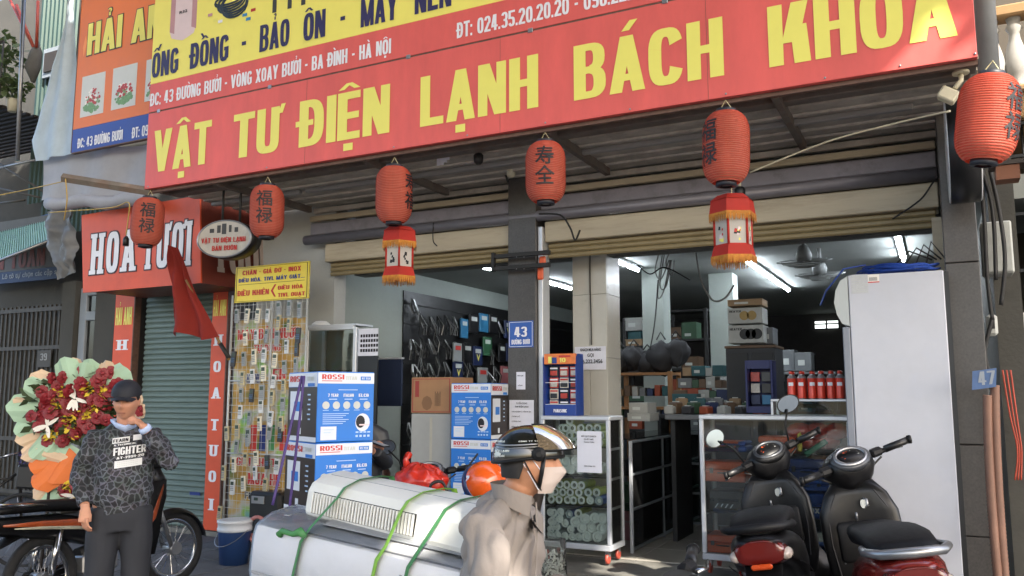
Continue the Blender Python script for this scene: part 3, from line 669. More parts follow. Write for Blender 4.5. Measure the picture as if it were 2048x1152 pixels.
lantern(788, 390, 5.5, R(32) + 1.15, '寿福', 'red paper lantern above the left hexagonal lantern, characters turned to its right edge')
lantern(1091, 345, 5.5, R(24) - .05, '寿全', 'red paper lantern before the granite pillar, two black characters facing the street', scl=.96)
lantern(1452, 296, 5.35, R(9) - .8, '福禄', 'red paper lantern above the right hexagonal lantern, characters turned to its left edge')
lantern(1975, 238, 4.95, R(0) + 1.0, '福禄', 'sunlit orange lantern tilting at the far right end of the signboard', tilt=R(9), scl=.95)
# ---- hexagonal fabric lanterns
m_hex = mat('hex_red_cloth', '#b52a1c', .7, var=.15, vs=6, trans=.25); m_fr = mat('fringe_gold', '#b8772a', .8, var=.3, vs=40); m_silk = mat('silk_white', '#c4beb6', .7, var=.08, trans=.25)
def hexr(r, z, rot=0): return [Vector((r * math.cos(math.pi / 3 * j + rot), r * math.sin(math.pi / 3 * j + rot), z)) for j in range(6)]
def hex_lantern(px_, py_, Y, label, rot, pic):
    t = T('hexagonal_lantern', label, 'lantern', P(px_, py_, Y=Y), rz=rot, group='hexagonal red lanterns with gold fringe')
    for (z0, z1, ra, rb) in ((.1, .2, .16, .145), (-.19, -.1, .155, .13)):
        mb = MB(); mb.loft([hexr(ra, z0), hexr(rb, z1)], False, False); mb.loft([hexr(ra * .96, z0), hexr(rb * .96, z1)], False, False)
        mb.build('red_band', m_hex, t)
        fm = MB()
        for k in range(6):
            A, B = hexr(ra * 1.005, z0)[k], hexr(ra * 1.005, z0)[(k + 1) % 6]
            for i in range(26):
                p = A.lerp(B, (i + .5) / 26); l_ = random.uniform(.035, .055); j = Vector((random.uniform(-.004, .004), random.uniform(-.004, .004), 0))
                fm.add([p + (B - A) * .022 + Vector((0, 0, .012)), p - (B - A) * .022 + Vector((0, 0, .012)), p + j - (B - A) * .012 - Vector((0, 0, l_)), p + j + (B - A) * .012 - Vector((0, 0, l_))], [(0, 1, 2, 3)])
        fo = fm.build('fringe', m_fr, t); fo['kind'] = 'stuff'
    for k in range(6):
        A, B = hexr(.125, 0)[k], hexr(.125, 0)[(k + 1) % 6]; d = (B - A); n_ = Vector(((A + B).x, (A + B).y, 0)).normalized()
        sp = MB(); sp.add([A.lerp(B, .07) + Vector((0, 0, -.1)), A.lerp(B, .93) + Vector((0, 0, -.1)), A.lerp(B, .93) + Vector((0, 0, .1)), A.lerp(B, .07) + Vector((0, 0, .1))], [(0, 1, 2, 3)]); so = sp.build('silk_panel', m_silk, t)
        MB().tube([A + Vector((0, 0, -.11)), A + Vector((0, 0, .11))], .009, 6).build('frame_post', m_hex, t)
        for j in range(8 if pic else 6):
            u_, v_ = random.uniform(.35, .65), random.uniform(-.075, .01); q = A.lerp(B, u_) + n_ * .002 * (1 + j * .2) + Vector((0, 0, v_)); w_ = random.uniform(.006, .014)
            MB().add([q - d.normalized() * w_ - Vector((0, 0, w_)), q + d.normalized() * w_ * .8 - Vector((0, 0, w_ * 1.2)), q + d.normalized() * w_ + Vector((0, 0, w_)), q - d.normalized() * w_ * .5 + Vector((0, 0, w_ * 1.3))], [(0, 1, 2, 3)]).build('painted_figure', ([m_ink, m_lyel, m_inkred, m_pr1][j % 4] if pic else m_ink), so)
    MB().loft([hexr(.15, .2), hexr(.1, .24)], True, False).build('top_board', m_hex, t)
    MB().loft([hexr(.1, -.2), hexr(.06, -.195)], True, False).build('bottom_board', m_hex, t)
    MB().cyl((0, 0, .22), (0, 0, .62 if pic else .55), .003, 5).build('hanging_cord', m_wire, t)
hex_lantern(799, 512, 5.72, 'hexagonal red lantern with black ink figures under the left round lantern', R(3), False)
hex_lantern(1466, 462, 5.6, 'hexagonal red lantern with coloured figure panels under the right round lantern', R(28), True)
# ---- house number plates and pillar notices
yp = 7.098
s = T('house_number_plate', 'blue enamel plate with white 43 on the black granite pillar', 'number plate', P(1042, 695, Y=yp))
A, B = P(1018, 695, Y=yp), P(1067, 641, Y=yp); cz = (P(1042, 695, Y=yp).z, P(1042, 642, Y=yp).z)
m_en = mat('enamel_blue', '#1b52a8', .3, var=.04)
MB().bx(A.x, B.x, yp - .008, yp, cz[0], cz[1], .003).build('plate', m_en, s, True)
bw = B.x - A.x
for q in ((.03, .045, .04, .96), (.955, .97, .04, .96)): MB().bx(A.x + bw * q[0], A.x + bw * q[1], yp - .0095, yp - .0088, cz[0] + .012, cz[1] - .012).build('border', m_lwhite, s, True)
for q in (.03, .95): MB().bx(A.x + bw * .05, A.x + bw * .95, yp - .0095, yp - .0088, cz[0] + (cz[1] - cz[0]) * q, cz[0] + (cz[1] - cz[0]) * q + .004).build('border', m_lwhite, s, True)
blk(s, '43', (A.x + bw * .24, yp - .009, cz[0] + .1), X_, Z_, bw * .52, .095, m_lwhite)
blk(s, 'ĐƯỜNG BƯỞI', (A.x + bw * .13, yp - .009, cz[0] + .03), X_, Z_, bw * .74, .045, m_lwhite)
def sheet(name, label, Y, xl_, yt_, xr_, yb_, lines, m_=None, th=.002, slant=0, ink=None):
    A, B = P(xl_, yb_, Y=Y), P(xr_, yt_, Y=Y); zt__ = P(xl_, yt_, Y=Y).z
    t = T(name, label, 'notice', (A.x, Y, A.z)); W__, H__ = B.x - A.x, zt__ - A.z
    MB().grid(6, 8, lambda u, v: (u * W__, -.003 - .006 * math.sin(u * 3.1) * (1 - v), v * H__)).build('sheet', m_ or m_paper, t)
    for (tx, u, v, w_, h_) in lines: text_on(t, tx, (u * W__, -.0115, v * H__), X_, Z_, w_ * W__, h_, ink or m_ink, .02, wrld=False)
    return t
sheet('payment_notice', 'small white payment card taped to the granite pillar', yp, 1033, 744, 1051, 779, [('VIETQR', .15, .75, .7, .012), ('HỒNG', .25, .2, .5, .01)])
sheet('job_notice', 'larger printed job notice low on the granite pillar', yp - .002, 1019, 800, 1068, 868, [('TUYỂN DỤNG', .3, .88, .45, .016), ('THỢ ĐIỆN LẠNH', .25, .78, .55, .016), ('- KINH NGHIỆM TỪ 1 NĂM TRỞ LÊN', .1, .64, .8, .012), ('- CHĂM CHỈ', .1, .5, .35, .012), ('- LƯƠNG CAO', .1, .36, .4, .012), ('LIÊN HỆ: 024.35.20.20.20', .1, .2, .8, .012)])
sheet('order_notice', 'printed phone order notice on the pale tiled pillar', 7.605, 1150, 694, 1212, 740, [('KHÁCH MUA HÀNG', .2, .8, .65, .03), ('GỌI', .42, .56, .2, .032), ('096.222.3456', .12, .28, .78, .038)])
# bracket rails across the granite pillar with an orange handle
s = T('steel_bracket_rails', 'two dark steel bracket rails across the granite pillar', 'bracket', P(1040, 530, Y=6.98))
for (ya, yb) in ((510, 516), (534, 541)):
    A, B = P(985, ya + 2, Y=6.98), P(1100, yb - 3, Y=6.98); MB().bx(A.x, B.x, 6.96, 7.0, A.z - .03, A.z + .01, .003).build('rail', m_dark, s, True)
for px_ in (1033, 1048):
    for py_ in (514, 538): c_ = P(px_, py_, Y=6.955); MB().ell(c_, (.006, .004, .006), 8, 5).build('bolt', m_steel, s, True)
A = P(984, 533, Y=6.97); MB().bx(A.x, A.x + .03, 6.95, 6.99, A.z - .05, A.z + .13).build('end_plate', m_dark, s, True)
s = T('orange_hand_clamp', 'orange plastic clamp hanging behind the bracket rails', 'clamp', P(1082, 545, Y=7.05))
m_og = mat('orange_plastic', '#d8592a', .4, var=.08)
c_ = P(1085, 522, Y=7.05); MB().box(c_, (.07, .03, .09), .015).build('head', m_og, s, True); c_ = P(1081, 547, Y=7.05); MB().box(c_, (.06, .03, .12), .01).build('handle', m_og, s, True)
# ================================================================ NEIGHBOURING HOUSES, LEFT
m_gcorr = mat('green_corrugated', '#2b433d', .55, .2, var=.2, vs=3, dirt='#2f423d', ds=2)
m_dwall = mat('old_wall', '#45443f', .85, var=.3, vs=4, dirt='#2b2a27', ds=2, bump=.3, bs=30)
m_wood = mat('dark_wood', '#2d2722', .7, var=.3, vs=9, stretch=(3, 3, .4))
m_gate = mat('gate_metal', '#4a4742', .6, .2, var=.2, vs=8, dirt='#2e2a26', ds=5)
m_frame = mat('bluish_frame', '#7f868c', .5, var=.1, vs=4)
m_wglass = thin_glass('window_glass', '#6a7478', .1)
def corr(mb, x0, x1, y, z0, z1, pitch=.12, d=.03, horiz=False, yfn=None):
    n = int((x1 - x0) / pitch)
    for i in range(n):
        a = x0 + i * pitch
        for (u0, u1, d0, d1) in ((0, .3, 0, 0), (.3, .5, 0, -d), (.5, .8, -d, -d), (.8, 1, -d, 0)):
            mb.add([(a + u0 * pitch, y + d0, z0), (a + u1 * pitch, y + d1, z0), (a + u1 * pitch, y + d1, z1), (a + u0 * pitch, y + d0, z1)], [(0, 1, 2, 3)])
h = T('old_street_house', 'dark old house behind the metal gate at the left edge', 'house', (-13, 8.6, 0))
MB().bx(-17, -10.6, 8.6, 12, 0, 4.2).build('wall', m_dwall, h, True)
MB().bx(-20, -10.0, 9.6, 12, 4.2, 9.5).build('upper_wall', m_dwall, h, True)
c_ = MB(); corr(c_, -14.2, -9.9, 9.3, 3.4, 5.2); c_.build('corrugated_apron', m_gcorr, h, True)
c_ = MB(); corr(c_, P(80, 60, Y=9.2).x, P(160, 60, Y=9.2).x, 9.2, 5.0, 9.3); c_.build('corrugated_wall', m_gcorr, h, True)
A = P(88, 160, Y=9.15); B = P(125, 92, Y=9.15)
wn = MB().bx(A.x, B.x + .3, 9.1, 9.14, A.z, B.z, .01).build('window', m_frame, h, True)
MB().bx(A.x + .08, B.x + .22, 9.07, 9.095, A.z + .1, B.z - .1).build('pane', m_wood, wn).location = -h.location
ga = T('dark_balcony', 'dark timber balcony floor with slatted underside at the upper left', 'balcony', (-12, 8.4, 5.2))
A, B = P(-30, 250, Y=8.2), P(80, 195, Y=8.2)
for i in range(14): MB().bx(A.x - 2, B.x, 7.6 + i * .13, 7.68 + i * .13, B.z - .35, B.z - .31).build('floor_slat', m_wood, ga, True)
MB().bx(A.x - 2, B.x, 7.5, 7.56, B.z - .37, B.z - .2, .01).build('fascia', m_gate, ga, True)
for z in (.25, .7): MB().cyl((A.x - 2, 7.55, B.z + z), (B.x, 7.55, B.z + z), .022, 8).build('rail', m_gate, ga, True)
for i in range(9): MB().cyl((B.x - .35 * i, 7.55, B.z - .2), (B.x - .35 * i, 7.55, B.z + .7), .014, 6).build('baluster', m_gate, ga, True)
# plant on the balcony
m_leaf = mat('leaf_green', '#66774a', .6, var=.35, vs=20, trans=.2); m_leafd = mat('leaf_dark', '#3c4a2c', .6, var=.3, vs=20)
def leaves(mb, c, r, n, s0, fl=1, rnd=random):
    for i in range(n):
        v = Vector((rnd.gauss(0, 1), rnd.gauss(0, 1), rnd.gauss(0, 1))); v = v.normalized() * (rnd.random() ** .45); p = Vector(c) + Vector((v.x * r[0], v.y * r[1], v.z * r[2]))
        d = Vector((rnd.uniform(-1, 1), rnd.uniform(-1, 1), rnd.uniform(-.8, .4))).normalized(); u = d.cross(Vector((rnd.uniform(-1, 1), rnd.uniform(-1, 1), 1))).normalized(); s_ = s0 * rnd.uniform(.6, 1.3)
        mb.add([p, p + d * s_ * .5 + u * s_ * .3, p + d * s_, p + d * s_ * .5 - u * s_ * .3], [(0, 1, 2, 3)])
for (px_, py_, rr_, m_) in ((12, 112, .42, m_leaf), (28, 172, .22, m_leaf)):
    c0 = P(px_, py_, Y=7.75); pt = T('balcony_plant', 'leafy pot plant on the upper left balcony, %s' % ('larger and higher one' if rr_ > .3 else 'smaller lower one'), 'plant', (c0.x, c0.y, c0.z - rr_))
    mb = MB(); leaves(mb, (0, 0, rr_), (rr_, .25, rr_), 170, .13); o = mb.build('foliage', m_, pt); o['kind'] = 'stuff'
    MB().lathe([(.06, -.2), (.09, 0), (.085, 0), (.02, -.02)], n=14).build('pot', m_cream, pt)
    for k in range(4): MB().tube([(0, 0, 0), (random.uniform(-.1, .1), 0, rr_ * .6), (random.uniform(-.25, .25), 0, rr_ * 1.3)], .008, 5).build('stem', m_leafd, pt)
s = T('galvanised_pole', 'tall thin galvanised pole standing at the upper left before the balcony', 'pole', (P(35, 320, Y=6.9).x, 6.9, 0))
MB().cyl((s.location.x, 6.9, P(30, 322, Y=6.9).z), (P(46, 0, Y=6.9).x, 6.9, 7.5), .028, 10).build('pole_shaft', m_steel, s, True)
m_redp = mat('red_oxide_paint', '#b04632', .5, var=.15)
for k, (p0_, p1_) in enumerate((((20, 0), (68, 95)), ((33, 10), (66, 92)), ((76, 2), (73, 95)))):
    A, B = P(*p0_, Y=7.9), P(*p1_, Y=7.9); t = T('red_steel_bar', ['red steel bar leaning over the balcony, outer one', 'short red steel bar between its neighbours over the balcony', 'upright red steel bar next to the green wall'][k], 'steel bar', B); MB().cyl(A - B, (0, 0, 0), .024, 8).build('bar', m_redp, t)
A = P(70, 122, Y=7.95); t = T('cloth_bundle', 'grey cloth bundle tied below the upright red bar', 'cloth', A); MB().tube([(0, 0, -.35), (-.05, 0, -.1), (.02, 0, .15), (.04, 0, .3)], [.03, .12, .09, .02], 8).build('cloth', m_grey_plaster, t)
s = T('steel_tube_frame', 'thin steel tube frame under the balcony reaching toward the tarpaulin', 'frame', P(30, 328, Y=6.9))
for (p0_, p1_) in (((-10, 338), (70, 320)), ((-10, 322), (90, 385)), ((-10, 375), (80, 395)), ((-10, 408), (50, 400))):
    MB().cyl(P(*p0_, Y=6.9), P(*p1_, Y=6.9), .016, 6).build('tube', m_gate if p0_[1] != 338 else m_steel, s, True)
# pale tarpaulins
m_tarp = mat('tarpaulin_blue_white', '#b9c8d4', .45, var=.12, vs=3, dirt='#8fa0a8', dirt_amt=.5, ds=2, trans=.15)
m_tarp2 = mat('tarpaulin_grey', '#a6a6ac', .55, var=.1, vs=3, dirt='#858388', dirt_amt=.4, ds=2, trans=.1)
def fold(u, v, s_, a): return a * (noise.noise((u * 2.1, v * 3.3, s_)) + .5 * noise.noise((u * 6, v * 7, s_ + 3)) + .35 * math.sin(u * 9 + v * 3))
t = T('pale_blue_tarpaulin', 'pale blue tarpaulin hanging beside the orange signboard', 'tarpaulin', P(110, 310, Y=6.3))
Lp = ((143, -60), (128, 60), (98, 145), (80, 210), (62, 280), (70, 322)); 
def tarp1(u, v):
    k = min(4.999, v * 5); i = int(k); f = k - i; xa = Lp[i][0] + (Lp[i + 1][0] - Lp[i][0]) * f; ya = Lp[i][1] + (Lp[i + 1][1] - Lp[i][1]) * f
    yb_ = -60 + v * 368; q = P(xa + (150 - xa) * u, ya + (yb_ - ya) * u, Y=6.25 - .0 * u); q.y += fold(u * .6, v * .7, 1, .05) + .03 * math.sin(u * 14 + v * 4) * (1 - .5 * u); return q - t.location
MB().grid(22, 40, tarp1).build('sheet', m_tarp, t)
t = T('grey_roll_tarpaulin', 'grey rain tarpaulin hanging under the orange signboard, its lower edge rolled', 'tarpaulin', P(190, 380, Y=6.32))
def tarp2(u, v):
    xa = 80 + (1 - v) * 5; q = P(xa + u * (298 - xa), 308 - u * 20 + v * (92 + u * 6), Y=6.36); q.y += fold(u, v * .5, 5, .04) + .02 * math.sin(u * 16 + 3 * v); return q - t.location
MB().grid(36, 16, tarp2).build('sheet', m_tarp2, t)
A, B = P(98, 407, Y=6.3), P(300, 400, Y=6.3)
MB().tube([A.lerp(B, i / 12) - t.location + Vector((0, 0, -.02 * math.sin(i * 1.1))) for i in range(13)], [.075 + .006 * math.sin(i * 2.1) for i in range(13)], 14).build('rolled_edge', m_tarp2, t)
s = T('rusty_awning_beam', 'rusty steel beam reaching out left from under the signboard', 'beam', P(210, 370, Y=6.0))
A, B = P(124, 355, Y=5.3), P(300, 383, Y=5.75); d = (B - A); 
MB().tube([A, B], (.03, .045), 4).build('beam', m_rust, s, True)
t = T('crumpled_plastic_sheet', 'crumpled grey plastic sheet hanging by the lottery stall awning', 'plastic sheet', P(125, 500, Y=6.9))
def tarp3(u, v):
    xs = (95 + 10 * v, 152 - 6 * v); q = P(xs[0] + u * (xs[1] - xs[0]) - 12 * math.sin(v * 5) * (1 - u), 425 + v * 135 - 18 * u, Y=6.9); q.y += fold(u * 1.2, v * 1.5, 9, .1); return q - t.location
MB().grid(14, 22, tarp3).build('sheet', mat('old_plastic_grey', '#6e6f70', .5, var=.25, vs=8, dirt='#47474a', ds=4), t)
# lottery stall awning and board
s = T('lottery_stall_awning', 'green corrugated awning above the lottery board at the left edge', 'awning', P(50, 480, Y=7.2))
m_aw = mat('awning_green', '#8fb3a6', .45, var=.1, vs=6, dirt='#6f9287', ds=3)
pa, pb, pc, pd = P(-40, 475, Y=8.2), P(98, 437, Y=8.4), P(106, 478, Y=7.0), P(-60, 545, Y=6.6)
n = 34; mb = MB()
for i in range(n):
    for (u0, u1, d0, d1) in ((0, .5, 0, .03), (.5, 1, .03, 0)):
        a_, b_ = (i + u0) / n, (i + u1) / n
        mb.add([pd.lerp(pc, a_) + Vector((0, 0, d0)), pd.lerp(pc, b_) + Vector((0, 0, d1)), pa.lerp(pb, b_) + Vector((0, 0, d1)), pa.lerp(pb, a_) + Vector((0, 0, d0))], [(0, 1, 2, 3)])
mb.build('corrugated_sheet', m_aw, s, True)
MB().tube([pa + Vector((0, 0, .05)), pb + Vector((0, 0, .05))], .03, 6).build('edge_bar', mat('blue_edge', '#3d5f96', .5), s, True)
MB().tube([pd, pc], .02, 6).build('edge_bar', m_steel, s, True)
s = T('lottery_signboard', 'faded grey board with lottery words above a dark blue strip', 'signboard', P(40, 560, Y=8.2))
A, B = P(-60, 572, Y=8.2), P(122, 556, Y=8.2); zt_ = P(60, 478, Y=8.2).z; zm = P(0, 545, Y=8.2).z
MB().bx(A.x, B.x, 8.2, 8.25, zm, zt_ + .35).build('grey_board', mat('faded_board', '#5b5c5c', .7, var=.2), s, True)
MB().bx(A.x, B.x, 8.195, 8.25, B.z, zm - .003).build('blue_strip', mat('strip_dark_blue', '#24395c', .6, var=.15), s, True)
blk_px(s, 'ĐIỆN TOÁN', 8.195, -46, 545, 88, 512, mat('faded_red', '#6e3228', .6, var=.15))
a_ = P(-30, 568, Y=8.19); b_ = P(118, 568, Y=8.19)
text_on(s, 'Vé số   Lô tô tự chọn các cặp số', a_ + Vector((0, 0, .05)), X_, Z_, b_.x - a_.x, .085, mat('faded_white', '#8d949c', .6, var=.05), .015)
# gate of number 39
s = T('metal_folding_gate', 'dark metal folding gate with number 39 on its panel', 'gate', P(60, 1000, Y=8.3))
A, B = P(-60, 700, Y=8.3), P(130, 700, Y=8.3); z1 = P(60, 700, Y=8.3).z
n = int((B.x - A.x) / .11)
for i in range(n): 
    x = A.x + i * .11; MB().bx(x, x + .035, 8.3, 8.33, .1, 3.0).build('gate_bar', m_gate, s, True)
for z in (.1, .9, z1, 2.9): MB().bx(A.x, B.x, 8.27, 8.30, z, z + .06).build('rail', m_gate, s, True)
A, B = P(75, 735, Y=8.27), P(105, 700, Y=8.27)
MB().bx(A.x, B.x, 8.25, 8.27, A.z, B.z, .004).build('number_panel', m_gate, s, True)
blk_px(s, '39', 8.248, 80, 721, 94, 707, mat('worn_white', '#8f8f8c', .6))
s = T('glazed_side_door', 'grey framed glazed door between the gate and the florist', 'door', P(200, 760, Y=7.75))
A = P(158, 700, Y=7.75); x0_, x1_ = A.x, P(240, 700, Y=7.75).x
for (ya, yb, n_) in ((575, 590, 'frame'), (622, 640, 'transom')): a_, b_ = P(200, yb, Y=7.75), P(200, ya, Y=7.75); MB().bx(x0_, x1_, 7.72, 7.8, a_.z, b_.z, .01).build(n_, m_frame, s, True)
for (xa, xb) in ((x0_, x0_ + .14), (x1_ - .1, x1_)): MB().bx(xa, xb, 7.715, 7.805, .1, 3.1, .01).build('frame', m_frame, s, True)
MB().bx(x0_ + .14, x1_ - .1, 7.76, 7.77, .1, 3.0).build('pane', m_wglass, s, True)
MB().bx(x0_ - .3, x0_ - .02, 7.65, 7.95, 0, 3.2).build('door_pier', m_dwall, s, True)
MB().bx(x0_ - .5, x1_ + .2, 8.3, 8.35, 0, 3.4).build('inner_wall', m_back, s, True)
h = T('florist_building', 'weathered upper building behind the orange florist sign', 'building', (-8.6, 7.7, 0))
MB().bx(-10.4, -7.1, 7.7, 11, 3.3, 9.5).build('wall', m_dwall, h, True)
MB().bx(-10.4, -10.0, 7.7, 9, 0, 3.3).build('pier', m_dwall, h, True)
# ================================================================ RIGHT NEIGHBOUR
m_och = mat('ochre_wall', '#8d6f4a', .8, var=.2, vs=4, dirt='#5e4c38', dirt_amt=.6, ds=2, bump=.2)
m_bal = mat('baluster_stone', '#8c8a86', .75, var=.15, vs=6, dirt='#6a6660', ds=4)
h = T('ochre_balcony_house', 'ochre house with a stone balustrade balcony at the right edge', 'house', (2.4, 8.2, 0))
MB().bx(.75, 9, 9.6, 13, 0, 9.5).build('wall', mat('grey_brown_wall', '#4c463d', .85, var=.2, vs=3, dirt='#4c473f', ds=2), h, True)  # house wall in one even dark grey-brown
bz = P(2000, 190, Y=8.0).z; bt = P(2000, 35, Y=8.0).z
MB().bx(.42, 8, 8.0, 9.6, bz - .22, bz - .0, .01).build('balcony_slab', m_och, h, True)
MB().bx(.4, 8, 7.96, 8.2, bz + .001, bz + .06, .015).build('cornice', m_och, h, True)
MB().bx(.4, 8, 7.97, 8.18, bt, bt + .1, .015).build('handrail', m_och, h, True)
bp_ = [(.04, 0), (.07, .02), (.045, .06), (.085, .16), (.1, .3), (.07, .48), (.045, .6), (.04, .68), (.065, .74), (.045, .8), (.06, .86)]
hb = bt - bz - .06; pr_ = [(r_, z / .86 * hb) for r_, z in bp_]
bal = MB().lathe(pr_, n=16).build('baluster', m_bal, h); bal.location = Vector((.58, 8.08, bz + .06)) - h.location
for i in range(1, 22): inst(bal, h, Vector((.58 + i * .17, 8.08, bz + .06)) - h.location)
MB().bx(.40, .47, 7.98, 8.16, bz + .061, bt - .001, .01).build('end_post', m_och, h, True)
# dark shop void beside the right pillar with hangings
MB().bx(.42, .6, 7.4, 9.6, 0, 4.0).build('side_pier', m_dwall, h, True)
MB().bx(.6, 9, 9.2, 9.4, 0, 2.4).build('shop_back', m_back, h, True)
s = T('window_grille', 'dark wrought iron window grille at the right edge', 'grille', P(2020, 420, Y=8.1))
for i in range(12): x = .75 + i * .14; MB().cyl((x, 8.1, 2.6), (x, 8.1, 3.9), .01, 6).build('grille_bar', m_black, s, True)
for z in (2.62, 3.1, 3.6, 3.88): MB().bx(.65, 2.6, 8.08, 8.12, z, z + .025).build('rail', m_black, s, True)
for i in range(6):
    cx = .82 + i * .28; MB().tube([(cx + .1 * math.cos(a), 8.1, 3.35 + .1 * math.sin(a)) for a in [k * math.pi / 6 for k in range(12)]], .008, 5, closed=True).build('scroll', m_black, s, True)
s = T('white_side_panels', 'pair of white corrugated panels leaning at the far right', 'panel', P(2028, 740, Y=7.6))
A, B = P(2008, 748, Y=7.6), P(2048, 625, Y=7.6)
MB().bx(A.x, A.x + .2, 7.6, 7.64, A.z, B.z, .006).build('panel', m_white, s, True); MB().bx(A.x + .21, A.x + .5, 7.58, 7.63, A.z + .02, B.z - .02, .006).build('panel', m_white, s, True)
m_yl = mat('yellow_tape', '#c8b23c', .5)
MB().bx(A.x + .02, A.x + .45, 7.565, 7.575, B.z - .2, B.z - .14).build('tape', m_yl, s, True)
s = T('white_meter_cabinet', 'white metal cabinet with cables beside the right granite pillar', 'cabinet', P(1990, 545, Y=7.0))
A, B = P(1968, 548, Y=7.0), P(2022, 440, Y=7.0)
MB().bx(A.x, B.x, 7.0, 7.25, A.z, B.z, .01).build('cabinet_body', mat('dull_white', '#a9aba6', .6, var=.12, dirt='#77766c', ds=4), s, True)
MB().bx(A.x + .01, B.x - .01, 6.985, 6.998, A.z + .01, B.z - .01, .003).build('cabinet_door', MATS['dull_white'], s, True)
A, B = P(1975, 672, Y=7.0), P(1994, 628, Y=7.0); s = T('small_meter_box', 'small rounded pale meter box below the white cabinet', 'meter box', A); MB().bx(A.x, B.x, 6.98, 7.1, A.z, B.z, .02).build('meter_body', MATS['dull_white'], s, True); MB().bx(A.x + .02, B.x - .02, 6.97, 6.979, A.z + .05, B.z - .03).build('meter_window', m_dark, s, True)
s = T('blue_plate_tilted', 'faded blue number 47 plate tilted on the brown conduit', 'number plate', P(1965, 760, Y=6.4))
A, B = P(1944, 780, Y=6.4), P(1990, 742, Y=6.4); MB().prism([(0, 0), (B.x - A.x, .02), (B.x - A.x + .01, B.z - A.z + .02), (.01, B.z - A.z)], (A.x, 6.4, A.z), X_, Z_, .008).build('plate', mat('faded_blue', '#4a648e', .5, var=.2, vs=12), s, True)
blk(s, '47', (A.x + .04, 6.4, A.z + .03), (1, 0, .1), Z_, .1, .09, mat('faded_white', '#a5abb2', .6))
s = T('brown_corrugated_conduit', 'pair of brown corrugated conduits rising beside the right granite pillar', 'conduit', P(1985, 1150, Y=6.5))
m_cond = mat('conduit_brown', '#7d5c4c', .6, var=.15, vs=8, dirt='#5c463a', ds=6)
for k, (a_, b_, c2) in enumerate((((1975, 790), (1974, 930), (1998, 1180)), ((1990, 770), (1990, 930), (2012, 1180)))):
    pts = [P(*a_, Y=6.5 + k * .02), P(*b_, Y=6.5 + k * .02), P(*c2, Y=6.5 + k * .02)]; path = []
    for i in range(121):
        t_ = i / 120; path.append(pts[0] * (1 - t_) ** 2 + pts[1] * 2 * t_ * (1 - t_) + pts[2] * t_ * t_)
    MB().tube(path, [.026 + .004 * (i % 2) for i in range(121)], 10).build('conduit', m_cond, s, True)
A, B = P(1968, -60, Y=6.2), P(1978, 150, Y=6.2)
s = T('grey_downpipe', 'grey downpipe above the tilted orange lantern', 'pipe', B); MB().cyl(A + Vector((0, 0, 1)), B, .065, 14).build('pipe', mat('grey_pvc', '#85888a', .5), s, True)
A, B = P(1896, 240, Y=6.1), P(1955, 370, Y=6.3)
s = T('round_lightbox_sign', 'round black lightbox sign seen edge-on beside the right pillar', 'lightbox sign', P(1925, 300, Y=6.4))
RY = Matrix.Rotation(R(90), 3, 'Y'); rr_ = .36
MB().lathe([(rr_, -.09), (rr_, .09)], P(1925, 302, Y=6.4), 36, RY).build('drum', m_black, s, True)
MB().lathe([(rr_ * .97, -.098), (rr_ * .99, -.0905)], P(1925, 302, Y=6.4), 36, RY).build('face_plate', m_white, s, True)
MB().lathe([(rr_ * .99, .0905), (rr_ * .97, .098)], P(1925, 302, Y=6.4), 36, RY).build('face_plate', m_white, s, True)
A = P(1916, 170, Y=5.9); s = T('white_flood_camera', 'small white camera box on a round base beneath the signboard end', 'camera', A)
MB().box(A + Vector((-.06, 0, -.06)), (.11, .09, .08), .01, Matrix.Rotation(R(35), 3, 'Y')).build('camera_body', m_cream, s, True); MB().tube([A + Vector((-.02, 0, -.02)), A + Vector((.02, 0, .03)), A + Vector((.02, 0, .07))], .016, 8).build('camera_arm', m_cream, s, True); MB().lathe([(.05, .07), (.05, .085)], A + Vector((.02, 0, 0)), 16).build('mount_base', m_cream, s, True)
s = T('brown_wooden_bracket', 'small brown wooden tray behind the tilted lantern', 'bracket', P(2010, 345, Y=6.6))
A = P(2010, 335, Y=6.6); MB().bx(A.x - .1, A.x + .12, 6.5, 6.7, A.z, A.z + .03).build('tray', m_wood, s, True); MB().bx(A.x - .06, A.x + .08, 6.52, 6.68, A.z - .1, A.z - .002).build('bracket_base', mat('brown_wood', '#6b4028', .6), s, True)
# ================================================================ CABLES
def cord(label, pts, r=.008, m=None, cat='cable', name='cable'):
    out = []; pts = [Vector(p) for p in pts]
    for i in range(len(pts) - 1):
        p0_, p1_, p2_, p3_ = pts[max(0, i - 1)], pts[i], pts[i + 1], pts[min(len(pts) - 1, i + 2)]
        for k in range(6):
            t_ = k / 6; out.append(.5 * ((2 * p1_) + (p2_ - p0_) * t_ + (2 * p0_ - 5 * p1_ + 4 * p2_ - p3_) * t_ * t_ + (3 * p1_ - p0_ - 3 * p2_ + p3_) * t_ ** 3))
    out.append(pts[-1]); o = MB().tube(out, r, 6).build(name, m or m_cable); tag(o, label, cat); return o
m_ycab = mat('yellow_cable', '#b89a4c', .6)
cord('yellow cable sagging from the rusty beam to the left edge', [P(-10, 392, Y=6.0), P(60, 378, Y=6.0), P(130, 362, Y=5.6)], .006, m_ycab)
cord('yellow cable dropping from the rusty beam tip', [P(131, 358, Y=5.3), P(134, 400, Y=5.3), P(128, 440, Y=5.4)], .006, m_ycab)
cord('yellow cable running to the leftmost lantern with a black plug', [P(100, 425, Y=5.9), P(140, 422, Y=5.8), P(225, 415, Y=5.7), P(257, 405, Y=5.6), P(256, 440, Y=5.6), P(252, 470, Y=5.6)], .006, m_ycab)
t = T('black_plug', 'black plug at the end of the yellow cable', 'plug', P(252, 482, Y=5.6)); MB().lathe([(.012, .05), (.03, .02), (.03, -.05)], n=10).build('plug_body', m_black, t)
